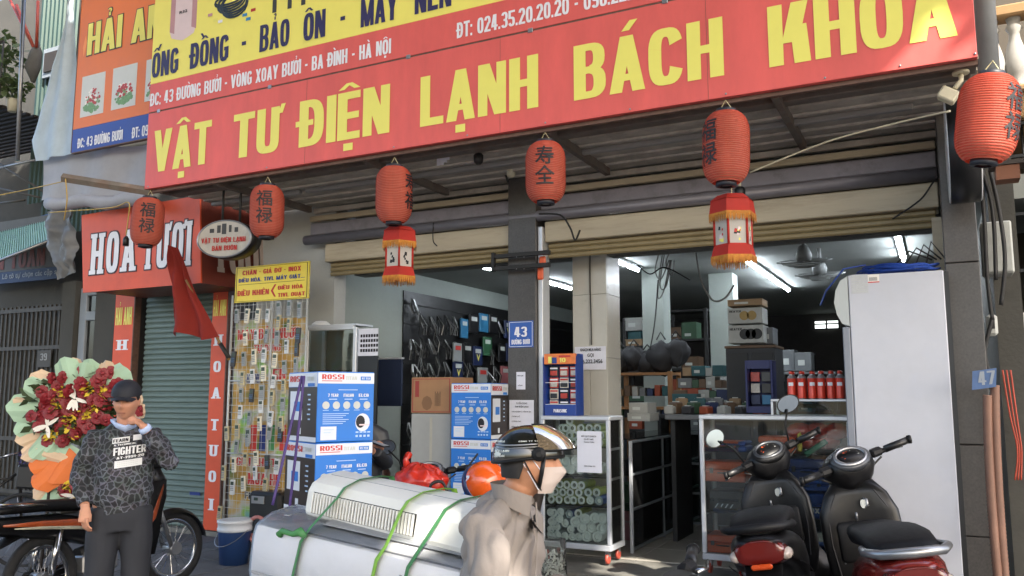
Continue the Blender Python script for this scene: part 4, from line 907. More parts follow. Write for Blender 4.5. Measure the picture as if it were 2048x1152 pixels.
cord('loose grey cable strung under the canopy toward the tilted lantern', [P(1500, 345, Y=6.6), P(1650, 285, Y=6.4), P(1790, 247, Y=6.2), P(1900, 222, Y=5.9)], .007, m_cream)
cord('black cable slanting over the shutter box at the right', [P(1785, 438, Y=7.14), P(1840, 400, Y=7.1), P(1868, 362, Y=7.1), P(1888, 342, Y=7.1)], .007)
cord('black cable looping from the granite pillar head', [P(960, 312, Y=6.9), P(985, 325, Y=6.9), P(1008, 345, Y=7.0), P(1016, 365, Y=7.05)], .012)
cord('dark cable loop below the fourth lantern', [P(1078, 428, Y=7.0), P(1120, 430, Y=7.0), P(1140, 455, Y=7.0), P(1150, 480, Y=7.0), P(1160, 460, Y=7.0)], .009)
cord('thin wire hanging on the beige shutter box', [P(867, 445, Y=7.1), P(866, 480, Y=7.1), P(874, 492, Y=7.1)], .006)
cord('thin cable running down the joint of the tiled pillar', [P(1180, 478, Y=7.6), P(1180, 560, Y=7.6), P(1182, 640, Y=7.6), P(1183, 690, Y=7.6)], .006)
cord('thin cable dropping from the ceiling to the black bags', [P(1316, 560, Y=8.7), P(1310, 640, Y=8.7), P(1300, 700, Y=8.7)], .007)
for k, (dx, dz) in enumerate(((0, 0), (10, 30), (22, -14), (5, 50))):
    cord(['shortest', 'longest', 'middle', 'lowest'][k] + ' grey cable of the tangle beside the first inner pillar', [P(1320 + dx, 500, Y=9.2), P(1310 + dx, 540 + dz, Y=9.2), P(1322 + dx, 558 + dz / 2, Y=9.2), P(1338 + dx / 2, 520, Y=9.2)], .008, m_grey_plaster)
cord('grey cable drooping to the second inner pillar', [P(1392, 505, Y=8.6), P(1402, 560, Y=8.6), P(1425, 600, Y=8.6), P(1450, 596, Y=8.6), P(1468, 570, Y=8.6)], .01, m_grey_plaster)
cord('grey cable draped from ceiling to pillar above the heater cartons', [P(1275, 530, Y=9), P(1300, 548, Y=9), P(1330, 535, Y=9), P(1380, 560, Y=9)], .008)
for k, pts_ in enumerate((((1962, 150), (1958, 300), (1985, 420), (1992, 560)), ((1975, 320), (1998, 420), (2010, 520), (2002, 610)), ((1960, 340), (1968, 430), (1975, 560), (1985, 640)), ((1984, 640), (1970, 700), (1978, 745), (1990, 780)), ((1960, 120), (1968, 200), (1952, 290), (1962, 380)))):
    cord(['long black cable from the lantern down past the white cabinet', 'black cable crossing the front of the white cabinet', 'black cable along the right pillar edge', 'black cable bundle above the tilted blue plate', 'short black cable behind the round lightbox sign'][k], [P(a_, b_, Y=6.9) for a_, b_ in pts_], .014)
for k in range(3): cord('red wire hanging at the far right edge, %s strand' % ['left', 'middle', 'right'][k], [P(2005 + k * 8, 740, Y=7.3), P(2020 + k * 8, 830 + k * 10, Y=7.3), P(2035 + k * 4, 900, Y=7.3), P(2030 + k * 6, 960, Y=7.3)], .006, m_redp)
for k, (px_, py_) in enumerate(((890, 306), (957, 318), (1022, 345), (1012, 330), (1480, 386))):
    A = P(px_, py_, Y=6.2 if k < 2 else 6.9); t = T('lamp_socket', ['white lamp socket with torn paper under the canopy left of centre', 'black lamp socket right of the torn paper', 'pale lamp socket at the head of the granite pillar', 'upper pale lamp socket near the granite pillar', 'soot stained fixture right of the fifth lantern'][k], 'lamp socket', A)
    MB().lathe([(.03, .05), (.045, .03), (.04, -.03), (.02, -.05)], n=12).build('socket_body', m_cream if k in (0, 2, 3) else m_black, t)
    MB().cyl((0, 0, .04), (0, 0, .12), .012, 8).build('socket_stem', m_cream, t)
    if k == 0:
        for q in range(3): MB().grid(3, 3, lambda u, v: (-.06 + u * .07 + q * .03, .01 * math.sin(u * 7 + q) - .04, -.12 + v * .12 + .02 * q)).build('torn_paper', m_paper, t)
# ================================================================ ADDED TREE, OUT OF VIEW, PUT IN TO SHADE THE SHOP FRONT
TG = [(P(1075, 1110, D=3.0), .05), (P(965, 1120, D=2.9), -.02), (P(1000, 1150, D=2.9), .0), (P(885, 1015, D=3.35), .05), (P(1975, 238, Y=4.95), .30), (P(1880, 60, Y=5.65), .10), (P(1835, 100, Y=5.65), .07), (P(2030, 60, Y=8.0), .18), (P(1105, 848, D=3.1), -.01), (P(1990, 150, Y=8), .1)]  # sun patch targets: crown leaves on the rays to these are left out
tr = T('added_shade_tree', 'added unseen tree, its leafy crown shaped to shade the shop and leave sun gaps', 'tree', (6.5, -7.5, -.12))
rng = random.Random(3); lv = MB(); cells = 0
for i in range(70000):
    p = Vector((rng.uniform(-14.5, 13), rng.uniform(-10.5, 6.8), 8.6 + rng.random() * 1.6))
    ok = not (p.y > 3.7 and p.x > -7)
    for (c0, r0) in TG:
        d = p - c0; q = d - SUN_DIR * d.dot(SUN_DIR)
        if q.length < r0 + .11: ok = False; break
    if not ok: continue
    d1 = Vector((rng.uniform(-1, 1), rng.uniform(-1, 1), rng.uniform(-.4, .4))).normalized(); d2 = SUN_DIR.cross(d1).normalized(); d1 = d2.cross(SUN_DIR + Vector((rng.uniform(-.5, .5), rng.uniform(-.5, .5), 0))).normalized(); s_ = rng.uniform(.13, .22)
    lv.add([p - d1 * s_, p - d2 * s_ * .6, p + d1 * s_, p + d2 * s_ * .6], [(0, 1, 2, 3)])
lo = lv.build('crown', mat('tree_leaf', '#627340', .6, var=.3, vs=4, trans=.35), tr, True); lo['kind'] = 'stuff'
MB().tube([(6.5, -7.5, -.2), (6.4, -7.4, 2), (6.1, -7.2, 5), (5.8, -6.9, 8.5)], [.38, .3, .26, .18], 14).build('trunk', mat('bark', '#5a5046', .9, var=.3, vs=8, bump=.6, bs=20), tr, True)
for k in range(6):
    an = k * 1.05; MB().tube([(6.0, -7.1, 5.2), (6 + 2 * math.cos(an), -7.1 + 1.6 * math.sin(an), 7.6), (6 + 5 * math.cos(an), -7.1 + 3.5 * math.sin(an), 9.4)], [.14, .1, .04], 8).build('limb', MATS['bark'], tr, True)
# ================================================================ GOODS IN FRONT OF THE SHOP
# ---- wire rack with remote controls
YR = 6.6
rk = T('wire_display_rack', 'tall white wire rack carrying rows of remote controls before a printed drinks poster', 'display rack', P(510, 1105, Y=YR))
x0, x1 = P(468, 600, Y=YR).x, P(615, 600, Y=YR).x; z0, z1 = .02, P(615, 590, Y=YR).z; x0b = P(437, 1100, Y=YR).x + .1
m_wr = mat('white_wire', '#b9bcbc', .45, .1, var=.1)
RX0 = x0 - .02
for x in (RX0, (RX0 + x1) / 2 + .05, x1): MB().cyl((x, YR, z0), (x, YR, z1 + .05), .012, 8).build('rack_post', m_wr, rk, True)
for z in (.25, 1.0, 1.75): MB().cyl((RX0, YR, z), (x1, YR, z), .009, 6).build('rack_rail', m_wr, rk, True)
mb = MB(); n = 17
for i in range(n + 1): x = RX0 + (x1 - RX0) * i / n; mb.cyl((x, YR - .005, z0 + .2), (x, YR - .005, z1), .0022, 4)
k = 0; z = z0 + .2
while z < z1: mb.cyl((RX0, YR - .009, z), (x1, YR - .009, z), .0022, 4); z += .075
g_ = mb.build('wire_mesh', m_wr, rk, True); g_['kind'] = 'stuff'
# printed poster behind
ps = T('drinks_poster', 'bright yellow and green printed poster in Vietnamese behind the wire rack', 'poster', P(520, 1000, Y=YR + .1))
PX0, PX1 = P(470, 700, Y=YR + .1).x, P(612, 700, Y=YR + .1).x; PZ0, PZ1 = P(500, 1045, Y=YR + .1).z, P(500, 640, Y=YR + .1).z
def poster_mat():
    m = bpy.data.materials.new('poster_print'); m.use_nodes = True; n = m.node_tree; L = n.links; b = n.nodes['Principled BSDF']
    tc = n.nodes.new('ShaderNodeTexCoord'); t = n.nodes.new('ShaderNodeTexNoise'); t.inputs['Scale'].default_value = 2.6; t.inputs['Detail'].default_value = 2; L.new(tc.outputs['Object'], t.inputs['Vector'])
    cr = n.nodes.new('ShaderNodeValToRGB'); e = cr.color_ramp.elements; e[0].position = .32; e[0].color = C('#3f6e34'); e[1].position = .42; e[1].color = C('#b88a3a')
    for p_, c_ in ((.5, '#c09a48'), (.56, '#b9b4a8'), (.62, '#8fb848'), (.72, '#5c9ac0')): q = e.new(p_); q.color = C(c_)
    L.new(t.outputs[0], cr.inputs[0]); L.new(cr.outputs[0], b.inputs['Base Color']); b.inputs['Roughness'].default_value = .5; return m
MB().bx(PX0, PX1, YR + .1, YR + .11, PZ0, PZ1).build('poster_sheet', poster_mat(), ps, True)
m_pred = mat('poster_red', '#c8352c', .5, var=.03); m_pwhite = mat('poster_white', '#e0ddd6', .5, var=.03)
yq = YR + .098
for (s_, xa, xb, yb_, yt_, m_) in (('MÁY BÁN NƯỚC', 476, 600, 680, 660, m_pred), ('TỰ ĐỘNG', 508, 562, 703, 690, m_pred), ('ACE COOL', 494, 520, 766, 748, m_inkblue), ('5K', 545, 572, 762, 738, m_pred), ('GIẢI NHIỆT', 473, 552, 930, 914, m_pred), ('MÙA HÈ', 496, 560, 968, 945, m_pred), ('FREE KHUYẾN MÃI', 490, 612, 997, 984, m_ink)):
    a = P(xa, yb_, Y=yq); q = P(xb, yb_, Y=yq); t_ = P(xa, yt_, Y=yq)
    blk(ps, s_, a, X_, Z_, q.x - a.x, t_.z - a.z, m_pwhite, grow=.006); blk(ps, s_, a, X_, Z_, q.x - a.x, t_.z - a.z, m_, lift=.005)
for i, (px_, m_) in enumerate(((500, m_pred), (518, m_inkblue), (536, mat('can_green', '#3e8a4a', .4)), (558, m_pred))):
    a, q = P(px_, 902, Y=yq), P(px_ + 14, 850, Y=yq); MB().bx(a.x, q.x, yq - .001, yq, a.z, q.z).build('can_print', m_, ps, True)
sg = T('yellow_rack_sign', 'yellow sign with red and blue words on top of the wire rack', 'sign', P(540, 600, Y=YR - .03))
A, B, A2, B2 = P(469, 606, Y=YR - .03), P(616, 600, Y=YR - .03), P(476, 535, Y=YR - .03), P(621, 521, Y=YR - .03)
sx = Vector((B.x - A.x, 0, .0)); MB().prism([(0, 0), (B.x - A.x, 0), (B.x - A.x, A2.z - A.z), (0, A2.z - A.z)], A, X_, Z_, .02).build('panel', mat('yellow_board', '#e0c93c', .4, var=.06, vs=5, dirt='#b8a02f', dirt_amt=.3), sg, True)
ww, hh = B.x - A.x, A2.z - A.z
for (u0, u1, v0, v1) in ((.015, .985, .02, .03), (.015, .985, .965, .975), (.015, .023, .03, .965), (.977, .985, .03, .965), (.05, .95, .49, .5)): MB().bx(A.x + ww * u0, A.x + ww * u1, A.y - .0015, A.y - .0008, A.z + hh * v0, A.z + hh * v1).build('border', m_ink, sg, True)
for (s_, u, v, w__, h__, m_) in (('CHÂN - GIÁ ĐỠ - INOX', .1, .76, .8, .13, m_inkred), ('ĐIỀU HÒA, TIVI, MÁY GIẶT...', .05, .56, .9, .11, m_inkblue), ('ĐIỀU KHIỂN', .04, .18, .44, .15, m_inkred), ('ĐIỀU HÒA', .6, .28, .33, .11, m_inkred), ('TIVI, QUẠT', .6, .08, .36, .11, m_inkred)):
    blk(sg, s_, (A.x + ww * u, A.y, A.z + hh * v), X_, Z_, ww * w__, hh * h__, m_)
MB().prism([(0, .5), (.5, 1), (.75, 1), (.3, .5), (.75, 0), (.5, 0)], (A.x + ww * .5, A.y - .001, A.z + hh * .1), X_ * .1, Z_ * .13, .001).build('arrow', m_inkred, sg, True)
# remotes
RM_ = [(m, n_) for m, n_ in (('#d8d2bf', 'cream'), ('#c9ccce', 'white'), ('#8f9496', 'grey'), ('#2b2c2f', 'black'), ('#b5aa88', 'beige'))]
rmats = [mat('remote_' + n_, c_, .4, var=.05) for c_, n_ in RM_]
m_lcd = mat('remote_screen', '#3c4a44', .25, var=0); m_btn = mat('remote_button', '#7c8288', .5, var=0); m_btn2 = mat('remote_button_blue', '#4a6a8c', .5, var=0)
z5 = [(213, 438, 2), (272, 437, 0), (333, 437, 0), (391, 435, 1), (455, 395, 2), (515, 392, 2), (575, 405, 2), (452, 473, 4), (513, 490, 4), (262, 568, 0), (325, 558, 1), (384, 553, 2), (445, 565, 2), (499, 615, 1), (565, 550, 3), (557, 630, 3), (193, 685, 3), (253, 685, 2), (312, 673, 0), (369, 663, 1), (431, 693, 0), (487, 732, 2), (553, 720, 2), (246, 795, 4), (303, 785, 1), (366, 768, 0), (423, 815, 1), (483, 842, 4), (238, 893, 2), (297, 895, 3), (357, 878, 2), (416, 910, 4), (477, 945, 2), (352, 958, 1), (232, 990, 1), (407, 1030, 1), (285, 1025, 2), (343, 1058, 0), (468, 1058, 4), (155, 1115, 4), (215, 1100, 4), (278, 1130, 2), (400, 1110, 2), (462, 1120, 3)]
z6 = [(205, 430, 2), (265, 390, 2), (190, 530, 0), (254, 500, 4), (314, 492, 0), (375, 515, 3), (430, 540, 1), (133, 575, 4), (182, 655, 1), (242, 635, 0), (308, 575, 1), (365, 645, 4), (110, 800, 4)]
pos = [(400 + a / 2.88, 480 + b_ / 2.88, c_) for a, b_, c_ in z5] + [(400 + a / 2.795, 740 + b_ / 2.795, c_) for a, b_, c_ in z6]
def make_remote(k, wdt):
    body = MB(); H__ = .125; sec = [(-.5, .8), (-.46, 1), (.3, 1.0), (.46, 1.05), (.5, .9)]
    def rr(z, s_): 
        q = []; w2, d2 = wdt / 2 * s_, .011
        for (a, b_) in ((-1, -.6), (-.9, -1), (.9, -1), (1, -.6), (1, .6), (.85, 1), (-.85, 1), (-1, .6)): q.append(Vector((a * w2, b_ * d2, z * H__)))
        return q
    body.loft([rr(z, s_) for z, s_ in sec], True, False)
    scr = MB().bx(-wdt * .36, wdt * .36, -.0135, -.0112, .018, .048, .001)
    bt = []
    for r_ in range(4):
        for c_ in (-1, 0, 1):
            if k % 2 == 0 or r_ < 3: bt.append((c_ * wdt * .26, -.0125, .004 - r_ * .014))
    return body, scr, bt
proto = {}
rsort = sorted(pos, key=lambda p: (round(p[1] / 30), p[0])); rowk = {}
for (a, b_, c_) in rsort: rowk.setdefault(round(b_ / 30), []).append((a, b_, c_))
rows_ = sorted(rowk); ordn = ['topmost', 'second', 'third', 'fourth', 'fifth', 'sixth', 'seventh', 'eighth', 'ninth', 'tenth', 'eleventh', 'twelfth', 'thirteenth', 'fourteenth', 'fifteenth', 'sixteenth', 'lowest']
cn = ['first', 'second', 'third', 'fourth', 'fifth', 'sixth', 'seventh', 'eighth', 'ninth']
for ri, rk_ in enumerate(rows_):
    for ci, (a, b_, c_) in enumerate(sorted(rowk[rk_])):
        c0 = P(a, b_, Y=YR - .03); lab = '%s remote control, %s in the %s row of the wire rack' % (RM_[c_][1], cn[ci], ordn[min(ri, 16)])
        rot = (0, random.uniform(-.1, .1), random.uniform(-.2, .2))
        key = c_
        if key not in proto:
            t = T('remote_control', lab, 'remote control', c0, group='remote controls hanging on the wire rack')
            bd, sc_, bt = make_remote(c_, .046); bd.build('remote_body', rmats[c_], t, fix=True); sc_.build('remote_screen', m_lcd, t)
            b0 = MB().box((0, 0, 0), (.009, .004, .008), .001).build('remote_button', m_btn if c_ != 3 else m_btn2, t); b0.location = bt[0]
            for q in bt[1:]: inst(b0, t, q)
            t.rotation_euler = rot; proto[key] = t
        else: t = copy_thing(proto[key], c0, 0, lab, rot)
        s_ = random.uniform(1.1, 1.32); t.scale = (s_, 1, s_)
# ---- water heater cartons
m_bxb = mat('carton_blue', '#1f6fc4', .45, var=.06, vs=6); m_bxw = mat('carton_white', '#cdd2da', .5, var=.05); m_bxd = mat('carton_photo_dark', '#2a221f', .4, var=.5, vs=5); m_bxr = mat('carton_red_ink', '#c23a34', .5, var=0); m_bxl = mat('carton_pale_ink', '#a9c2e0', .5, var=0); m_disc = mat('carton_icon', '#b9bdb8', .4, var=.1)
def carton_rossi(c, w_, d_, h_, label, side='L', rz=0):
    """front face blue, side face black photograph; c = bottom front-left corner"""
    t = T('water_heater_carton', label, 'carton', c, rz=rz, group='blue water heater cartons'); e = .0015
    MB().bx(0, w_, 0, d_, 0, h_, .004).build('carton_box', m_bxb, t)
    def F(u0, u1, v0, v1, m_, n_='print', lf=1): return MB().bx(w_ * u0, w_ * u1, -e * lf, -e * lf + .0008, h_ * v0, h_ * v1).build(n_, m_, t)
    F(.005, .995, .83, .985, m_bxw, 'white_band')
    blk(t, 'ROSSI', (w_ * .07, -.0016, h_ * .89), X_, Z_, w_ * .38, h_ * .07, m_bxr, wrld=False, lift=.001)
    F(.07, .42, .862, .872, m_bxr, lf=1.6)
    blk(t, 'TITAN', (w_ * .48, -.0016, h_ * .885), X_, Z_, w_ * .2, h_ * .05, m_disc, wrld=False, lift=.001)
    F(.75, .93, .88, .935, m_bxb, lf=2); blk(t, 'RST 15SQ', (w_ * .77, -.0032, h_ * .892), X_, Z_, w_ * .14, h_ * .03, m_bxw, wrld=False, lift=.001)
    F(.36, .7, .735, .745, m_bxl, lf=1.4)
    for i, s_ in enumerate(('7 YEAR', 'ITALIAN', 'ELCB')): blk(t, s_, (w_ * (.18 + i * .27), -.001, h_ * .64), X_, Z_, w_ * .18, h_ * .045, m_bxw, wrld=False, lift=.001); F(.2 + i * .27, .34 + i * .27, .6, .612, m_bxl, lf=1.4)
    for i in range(5): MB().lathe([(w_ * .062, 0), (w_ * .062, .001)], (w_ * (.15 + i * .18), -.0018, h_ * .52), 14, Matrix.Rotation(R(90), 3, 'X')).build('round_icon', m_disc, t); F(.1 + i * .18, .2 + i * .18, .445, .453, m_bxl, lf=1.4)
    for i in range(6): F(.1, .1 + .45 - (i % 3) * .05, .395 - i * .028, .404 - i * .028, m_bxl, lf=1.4)
    pr = [(math.cos(a) * w_ * .13 + w_ * .8, math.sin(a) * h_ * .13 + h_ * .27) for a in [k * math.pi / 8 for k in range(16)]]
    MB().prism(pr, (0, -.002, 0), X_, Z_, .001).build('heater_picture', m_bxw, t)
    pr = [(math.cos(a) * w_ * .08 + w_ * .76, math.sin(a) * h_ * .09 + h_ * .28) for a in [k * math.pi / 8 for k in range(16)]]
    MB().prism(pr, (0, -.003, 0), X_, Z_, .001).build('heater_picture', m_ink, t)
    F(.74, .92, .225, .245, m_pr1, lf=3)
    F(.07, .34, .03, .22, m_bxw, 'spec_panel', 1.6); F(.12, .3, .17, .18, m_bxl, lf=2.4); F(.12, .24, .13, .14, m_bxl, lf=2.4)
    for i in range(4): F(.68 + i * .07, .72 + i * .07, .06, .09, m_bxl, lf=1.4); F(.68 + i * .07, .73 + i * .07, .12, .14, m_bxl, lf=1.4)
    sx_ = -e if side == 'L' else w_ + e - .0008
    def S(u0, u1, v0, v1, m_, n_='print', lf=1): 
        x = -e * lf if side == 'L' else w_ + e * lf - .0008
        return MB().bx(x, x + .0008, d_ * u0, d_ * u1, h_ * v0, h_ * v1).build(n_, m_, t)
    ua = (0, -1, 0) if side == 'L' else (0, 1, 0)
    S(.005, .995, .0, .78, m_bxd, 'photo_side'); S(.005, .995, .785, .985, m_bxw, 'white_band'); S(.005, .995, .0, .07, m_bxw, 'white_band', 2)
    u = .93 if side == 'L' else .07; sg_ = 1 if side == 'R' else -1
    blk(t, 'ROSSI', (sx_ - (.001 if side == 'L' else -.002), d_ * u, h_ * .86), ua, Z_, d_ * .52, h_ * .085, m_bxr, wrld=False)
    blk(t, 'TITAN', (sx_ - (.001 if side == 'L' else -.002), d_ * (u + sg_ * .6), h_ * .87), ua, Z_, d_ * .22, h_ * .06, m_disc, wrld=False)
    v0, v1 = sorted((u + sg_ * .62, u + sg_ * .85)); S(v0, v1, .79, .835, m_bxb, lf=2.4)
    v0, v1 = sorted((u + sg_ * .02, u + sg_ * .45)); S(v0, v1, .3, .72, m_bxw, 'heater_picture', 2.2)
    v0, v1 = sorted((u + sg_ * .17, u + sg_ * .4)); S(v0, v1, .43, .57, m_bxb, 'heater_picture', 3)
    for i in range(6): v0, v1 = sorted((u + sg_ * (.62 + .03 * (i % 2)), u + sg_ * .72)); S(v0, v1, .66 - i * .07, .68 - i * .07, m_bxl, lf=2)
    v0, v1 = sorted((u + sg_ * .32, u + sg_ * .42)); S(v0, v1, .1, .19, m_bxw, lf=2.2)
    return t
# stack at left, turned so that both printed faces show
DB = 5.3; c0 = P(636, 742, D=DB); hB = P(636, 742, D=DB).z - P(636, 885, D=DB).z; top = c0.z; wB = .40; rzB = R(64)
for i in range(3): carton_rossi((c0.x, c0.y, top - hB * (i + 1) + .002), wB, .46, hB - .004, '%s blue and white water heater carton of the tall stack beside the wire rack' % ['topmost', 'middle', 'lowest'][i], rz=rzB + R(random.uniform(-1.2, 1.2)))
MB_ = T('hand_cart', 'low dark hand cart under the tall stack of water heater cartons', 'hand cart', (c0.x, c0.y, 0), rz=rzB); zc_ = top - hB * 3
MB().bx(-.02, wB + .02, .0, .46, zc_ - .03, zc_ - .002, .01).build('platform', m_wood, MB_)
for x in (.03, wB - .03):
    for y in (.04, .42): MB().bx(x - .015, x + .015, y - .015, y + .015, .07, zc_ - .031).build('cart_leg', m_dark, MB_); MB().lathe([(.04, -.012), (.04, .012)], (x, y, .042), 12, RY).build('wheel', m_black, MB_)
m_purple = mat('purple_cord', '#43306a', .6)
cord('purple strap running down the dark carton side, left one', [P(604, 752, D=5.22), P(582, 850, D=5.1), P(545, 1010, D=4.9)], .009, m_purple, 'strap', 'strap')
cord('purple strap running down the dark carton side, right one', [P(608, 752, D=5.2), P(598, 850, D=5.15), P(578, 1025, D=5.1)], .009, m_purple, 'strap', 'strap')
# second group near the granite pillar
YC = 6.75; c0 = P(903, 768, Y=YC); c1 = P(982, 768, Y=YC); h2 = P(903, 766, Y=YC).z - P(903, 877, Y=YC).z; top2 = P(903, 766, Y=YC).z
for i in range(3): carton_rossi((c0.x, YC, top2 - h2 * (i + 1) + .002), (c1.x - c0.x), .34, h2 - .004, '%s water heater carton of the stack left of the granite pillar' % ['topmost', 'middle', 'lowest'][i], 'R')
m_card = mat('brown_cardboard', '#9a7350', .75, var=.12, vs=5, dirt='#836042', dirt_amt=.4)
YK = 6.85; a = P(822, 826, Y=YK); b_ = P(903, 754, Y=YK)
t = T('brown_carton', 'brown cardboard carton printed with red frame lines on top of the pale carton', 'carton', (a.x, YK, a.z)); w_, h_ = b_.x - a.x, b_.z - a.z
MB().bx(0, w_, 0, .42, 0, h_, .004).build('carton_box', m_card, t)
m_redl = mat('carton_red_line', '#8f3028', .6, var=0)
for (u0, u1, v0, v1) in ((.03, .97, .03, .05), (.03, .97, .94, .96), (.03, .05, .05, .94), (.95, .97, .05, .94), (.1, .2, .45, .9)): MB().bx(w_ * u0, w_ * u1, -.0015, -.0008, h_ * v0, h_ * v1).build('print', m_redl, t)
for i in range(5): MB().bx(w_ * (.6 + .03 * i), w_ * (.61 + .03 * i), -.0015, -.0008, h_ * .2, h_ * (.6 - .05 * (i % 2))).build('print', m_wood, t)
MB().prism([(math.cos(q) * .06, math.sin(q) * .07) for q in [k * .7854 for k in range(8)]], (w_ * .4, -.001, h_ * .28), X_, Z_, .0005).build('appliance_print', mat('print_brown', '#7c5a3c', .7), t)
a2 = P(822, 990, Y=YK); t = T('pale_carton', 'tall pale cardboard carton standing under the brown carton', 'carton', (a.x + .004, YK, .16)); MB().bx(0, w_ - .006, 0, .42, 0, a.z - .165, .006).build('carton_box', mat('pale_cardboard', '#9a9a96', .75, var=.1, vs=4), t); MB().bx(w_ * .47, w_ * .53, -.002, -.001, .02, a.z - .2).build('tape', mat('packing_tape', '#a8a294', .3), t)
# ---- white glazed cabinet behind the rack
YW = 7.0
a, b_ = P(617, 645, Y=YW), P(712, 655, Y=YW); t = T('glazed_cabinet', 'white framed glass cabinet standing against the wall behind the wire rack', 'cabinet', (a.x, YW, .15))
cw, chh = b_.x - a.x, P(700, 655, Y=YW).z - .15
for x in (0, cw): 
    for y in (0, .27): MB().bx(x - .02, x + .02, y - .02, y + .02, 0, chh, .003).build('cabinet_post', m_alu, t)
for z in (.05, chh - .02): 
    MB().bx(.02, cw - .02, -.02, .02, z, z + .04, .003).build('cabinet_rail', m_alu, t)
MB().bx(-.01, cw + .01, -.01, .28, chh + .021, chh + .04).build('cabinet_top', m_alu, t); MB().bx(.0, cw, .28, .285, .0, chh).build('cabinet_back', mat('cabinet_back', '#5c6360', .7), t)
for z in (.5, .9, 1.3, 1.7): MB().bx(.02, cw - .02, .02, .26, z, z + .01).build('shelf', m_wglass, t)
MB().bx(.02, cw - .02, -.006, .0, .09, chh - .02).build('pane', thin_glass('case_glass', '#edf2f0', .06, .015), t)
gl = T('row_of_small_glasses', 'row of small clear fittings on the middle shelf of the glazed cabinet', 'fittings', (a.x + .05, YW + .1, .15 + 1.31))
for i in range(7): MB().lathe([(.01, 0), (.014, .05), (.012, .1)], (i * .075, 0, 0), 8).build('fitting', m_steel, gl)
t2 = T('side_leaflet_panel', 'printed leaflet with black icons on the cabinet side panel', 'leaflet', P(714, 715, Y=7.0)); a, b_ = P(716, 712, Y=6.99), P(756, 656, Y=6.99)
MB().bx(a.x, b_.x, 6.99, 7.0, a.z, b_.z).build('panel', m_paper, t2, True)
for i in range(7):
    for j in range(4): MB().bx(a.x + .03 + i * .033, a.x + .052 + i * .033, 6.985, 6.989, a.z + .04 + j * .05, a.z + .07 + j * .05).build('icon_print', m_ink, t2, True)
MB().bx(a.x, b_.x, 6.99, 7.01, .15, a.z - .002).build('lower_panel', m_black, t2, True)
t = T('white_bowl', 'white bowl upturned on top of the glazed cabinet', 'bowl', (P(640, 640, Y=7.1).x, 7.12, .15 + chh + .042)); MB().lathe([(.1, 0), (.1, .02), (.06, .05), (.02, .055)], n=20).build('bowl_shell', m_white, t)
bo = T('blue_notice_board', 'dark blue board leaning inside the shop left of the pale carton', 'board', P(775, 815, Y=7.7)); a, b_ = P(752, 812, Y=7.7), P(803, 718, Y=7.7)
MB().bx(a.x, b_.x, 7.7, 7.73, a.z, b_.z).build('board', mat('board_blue', '#1d2945', .6), bo, True); MB().bx(a.x - .02, b_.x + .01, 7.69, 7.74, b_.z + .001, b_.z + .02).build('frame', m_alu, bo, True)
st = T('turned_wooden_stand', 'dark turned wooden stand just inside the shop doorway', 'stand', (P(765, 900, Y=7.5).x, 7.5, .15)); MB().lathe([(.15, 0), (.15, .03), (.05, .06), (.04, .3), (.07, .5), (.09, .62), (.05, .72), (.05, .8), (.13, .86), (.13, .9)], n=18).build('column', mat('red_wood', '#4a2a20', .4, var=.2), st)
# ---- bucket, black case and coil left of the cartons
def bucket(name, label, c, r, h, mb_, ml, band=None):
    t = T(name, label, 'bucket', c); MB().lathe([(r * .84, 0), (r, h * .8), (r, h)], n=28).build('bucket_wall', mb_, t)
    MB().lathe([(r * 1.03, h * .78), (r * 1.06, h * .8), (r * 1.06, h * .85), (r * 1.03, h * .86), (r * 1.03, h * .97), (r * 1.08, h * .98), (r * 1.08, h * 1.03), (r * .9, h * 1.045)], n=28).build('lid', ml, t)
    MB().tube([(r * 1.05 * math.cos(a), r * 1.05 * math.sin(a) - .03 * math.sin(-a), h * .82 - .14 * abs(math.sin(a))) for a in [-math.pi * k / 14 for k in range(15)]], .004, 5).build('handle', m_steel, t)
    if band: MB().lathe([(r * .935, h * .42), (r * .985, h * .7)], n=28, cap=False).build('label_band', band, t)
    return t
bc = P(467, 1128, Z=0.0); bucket('paint_bucket', 'blue paint bucket with white lid at the foot of the wire rack', (bc.x, bc.y, 0), .155, .40, mat('bucket_blue', '#26406e', .35, var=.1, dirt='#1b2b49', dirt_amt=.4), m_white)
bk = P(530, 1115, Z=0.0); t = T('black_speaker_case', 'black plastic case with grey panel between the bucket and the cartons', 'case', (bk.x, bk.y + .1, 0)); MB().box((0, 0, .33), (.42, .3, .62), .03).build('case_body', m_black, t); MB().box((-.07, -.155, .56), (.17, .012, .075), .004).build('control_panel', m_steel, t); MB().box((-.09, -.163, .57), (.05, .006, .03), .002).build('display', m_lcd, t); MB().lathe([(.11, 0), (.1, .02), (.06, .012)], (0, -.15, .3), 22, Matrix.Rotation(R(90), 3, 'X')).build('speaker_ring', m_dark, t)
t = T('pink_ring_hose', 'faded pink plastic ring leaning in front of the black case', 'hose ring', P(515, 1060, Y=bk.y - .3) ); RX = Matrix.Rotation(R(90), 3, 'X')
MB().tube([(.12 * math.cos(a), .0, .12 * math.sin(a)) for a in [k * math.pi / 12 for k in range(24)]], .018, 8, closed=True).build('ring', mat('faded_pink', '#b5736b', .5, var=.1), t); MB().tube([(-.12, 0, -.05), (-.02, .02, -.07), (.12, 0, -.05)], .022, 8).build('crossbar', MATS['faded_pink'], t)
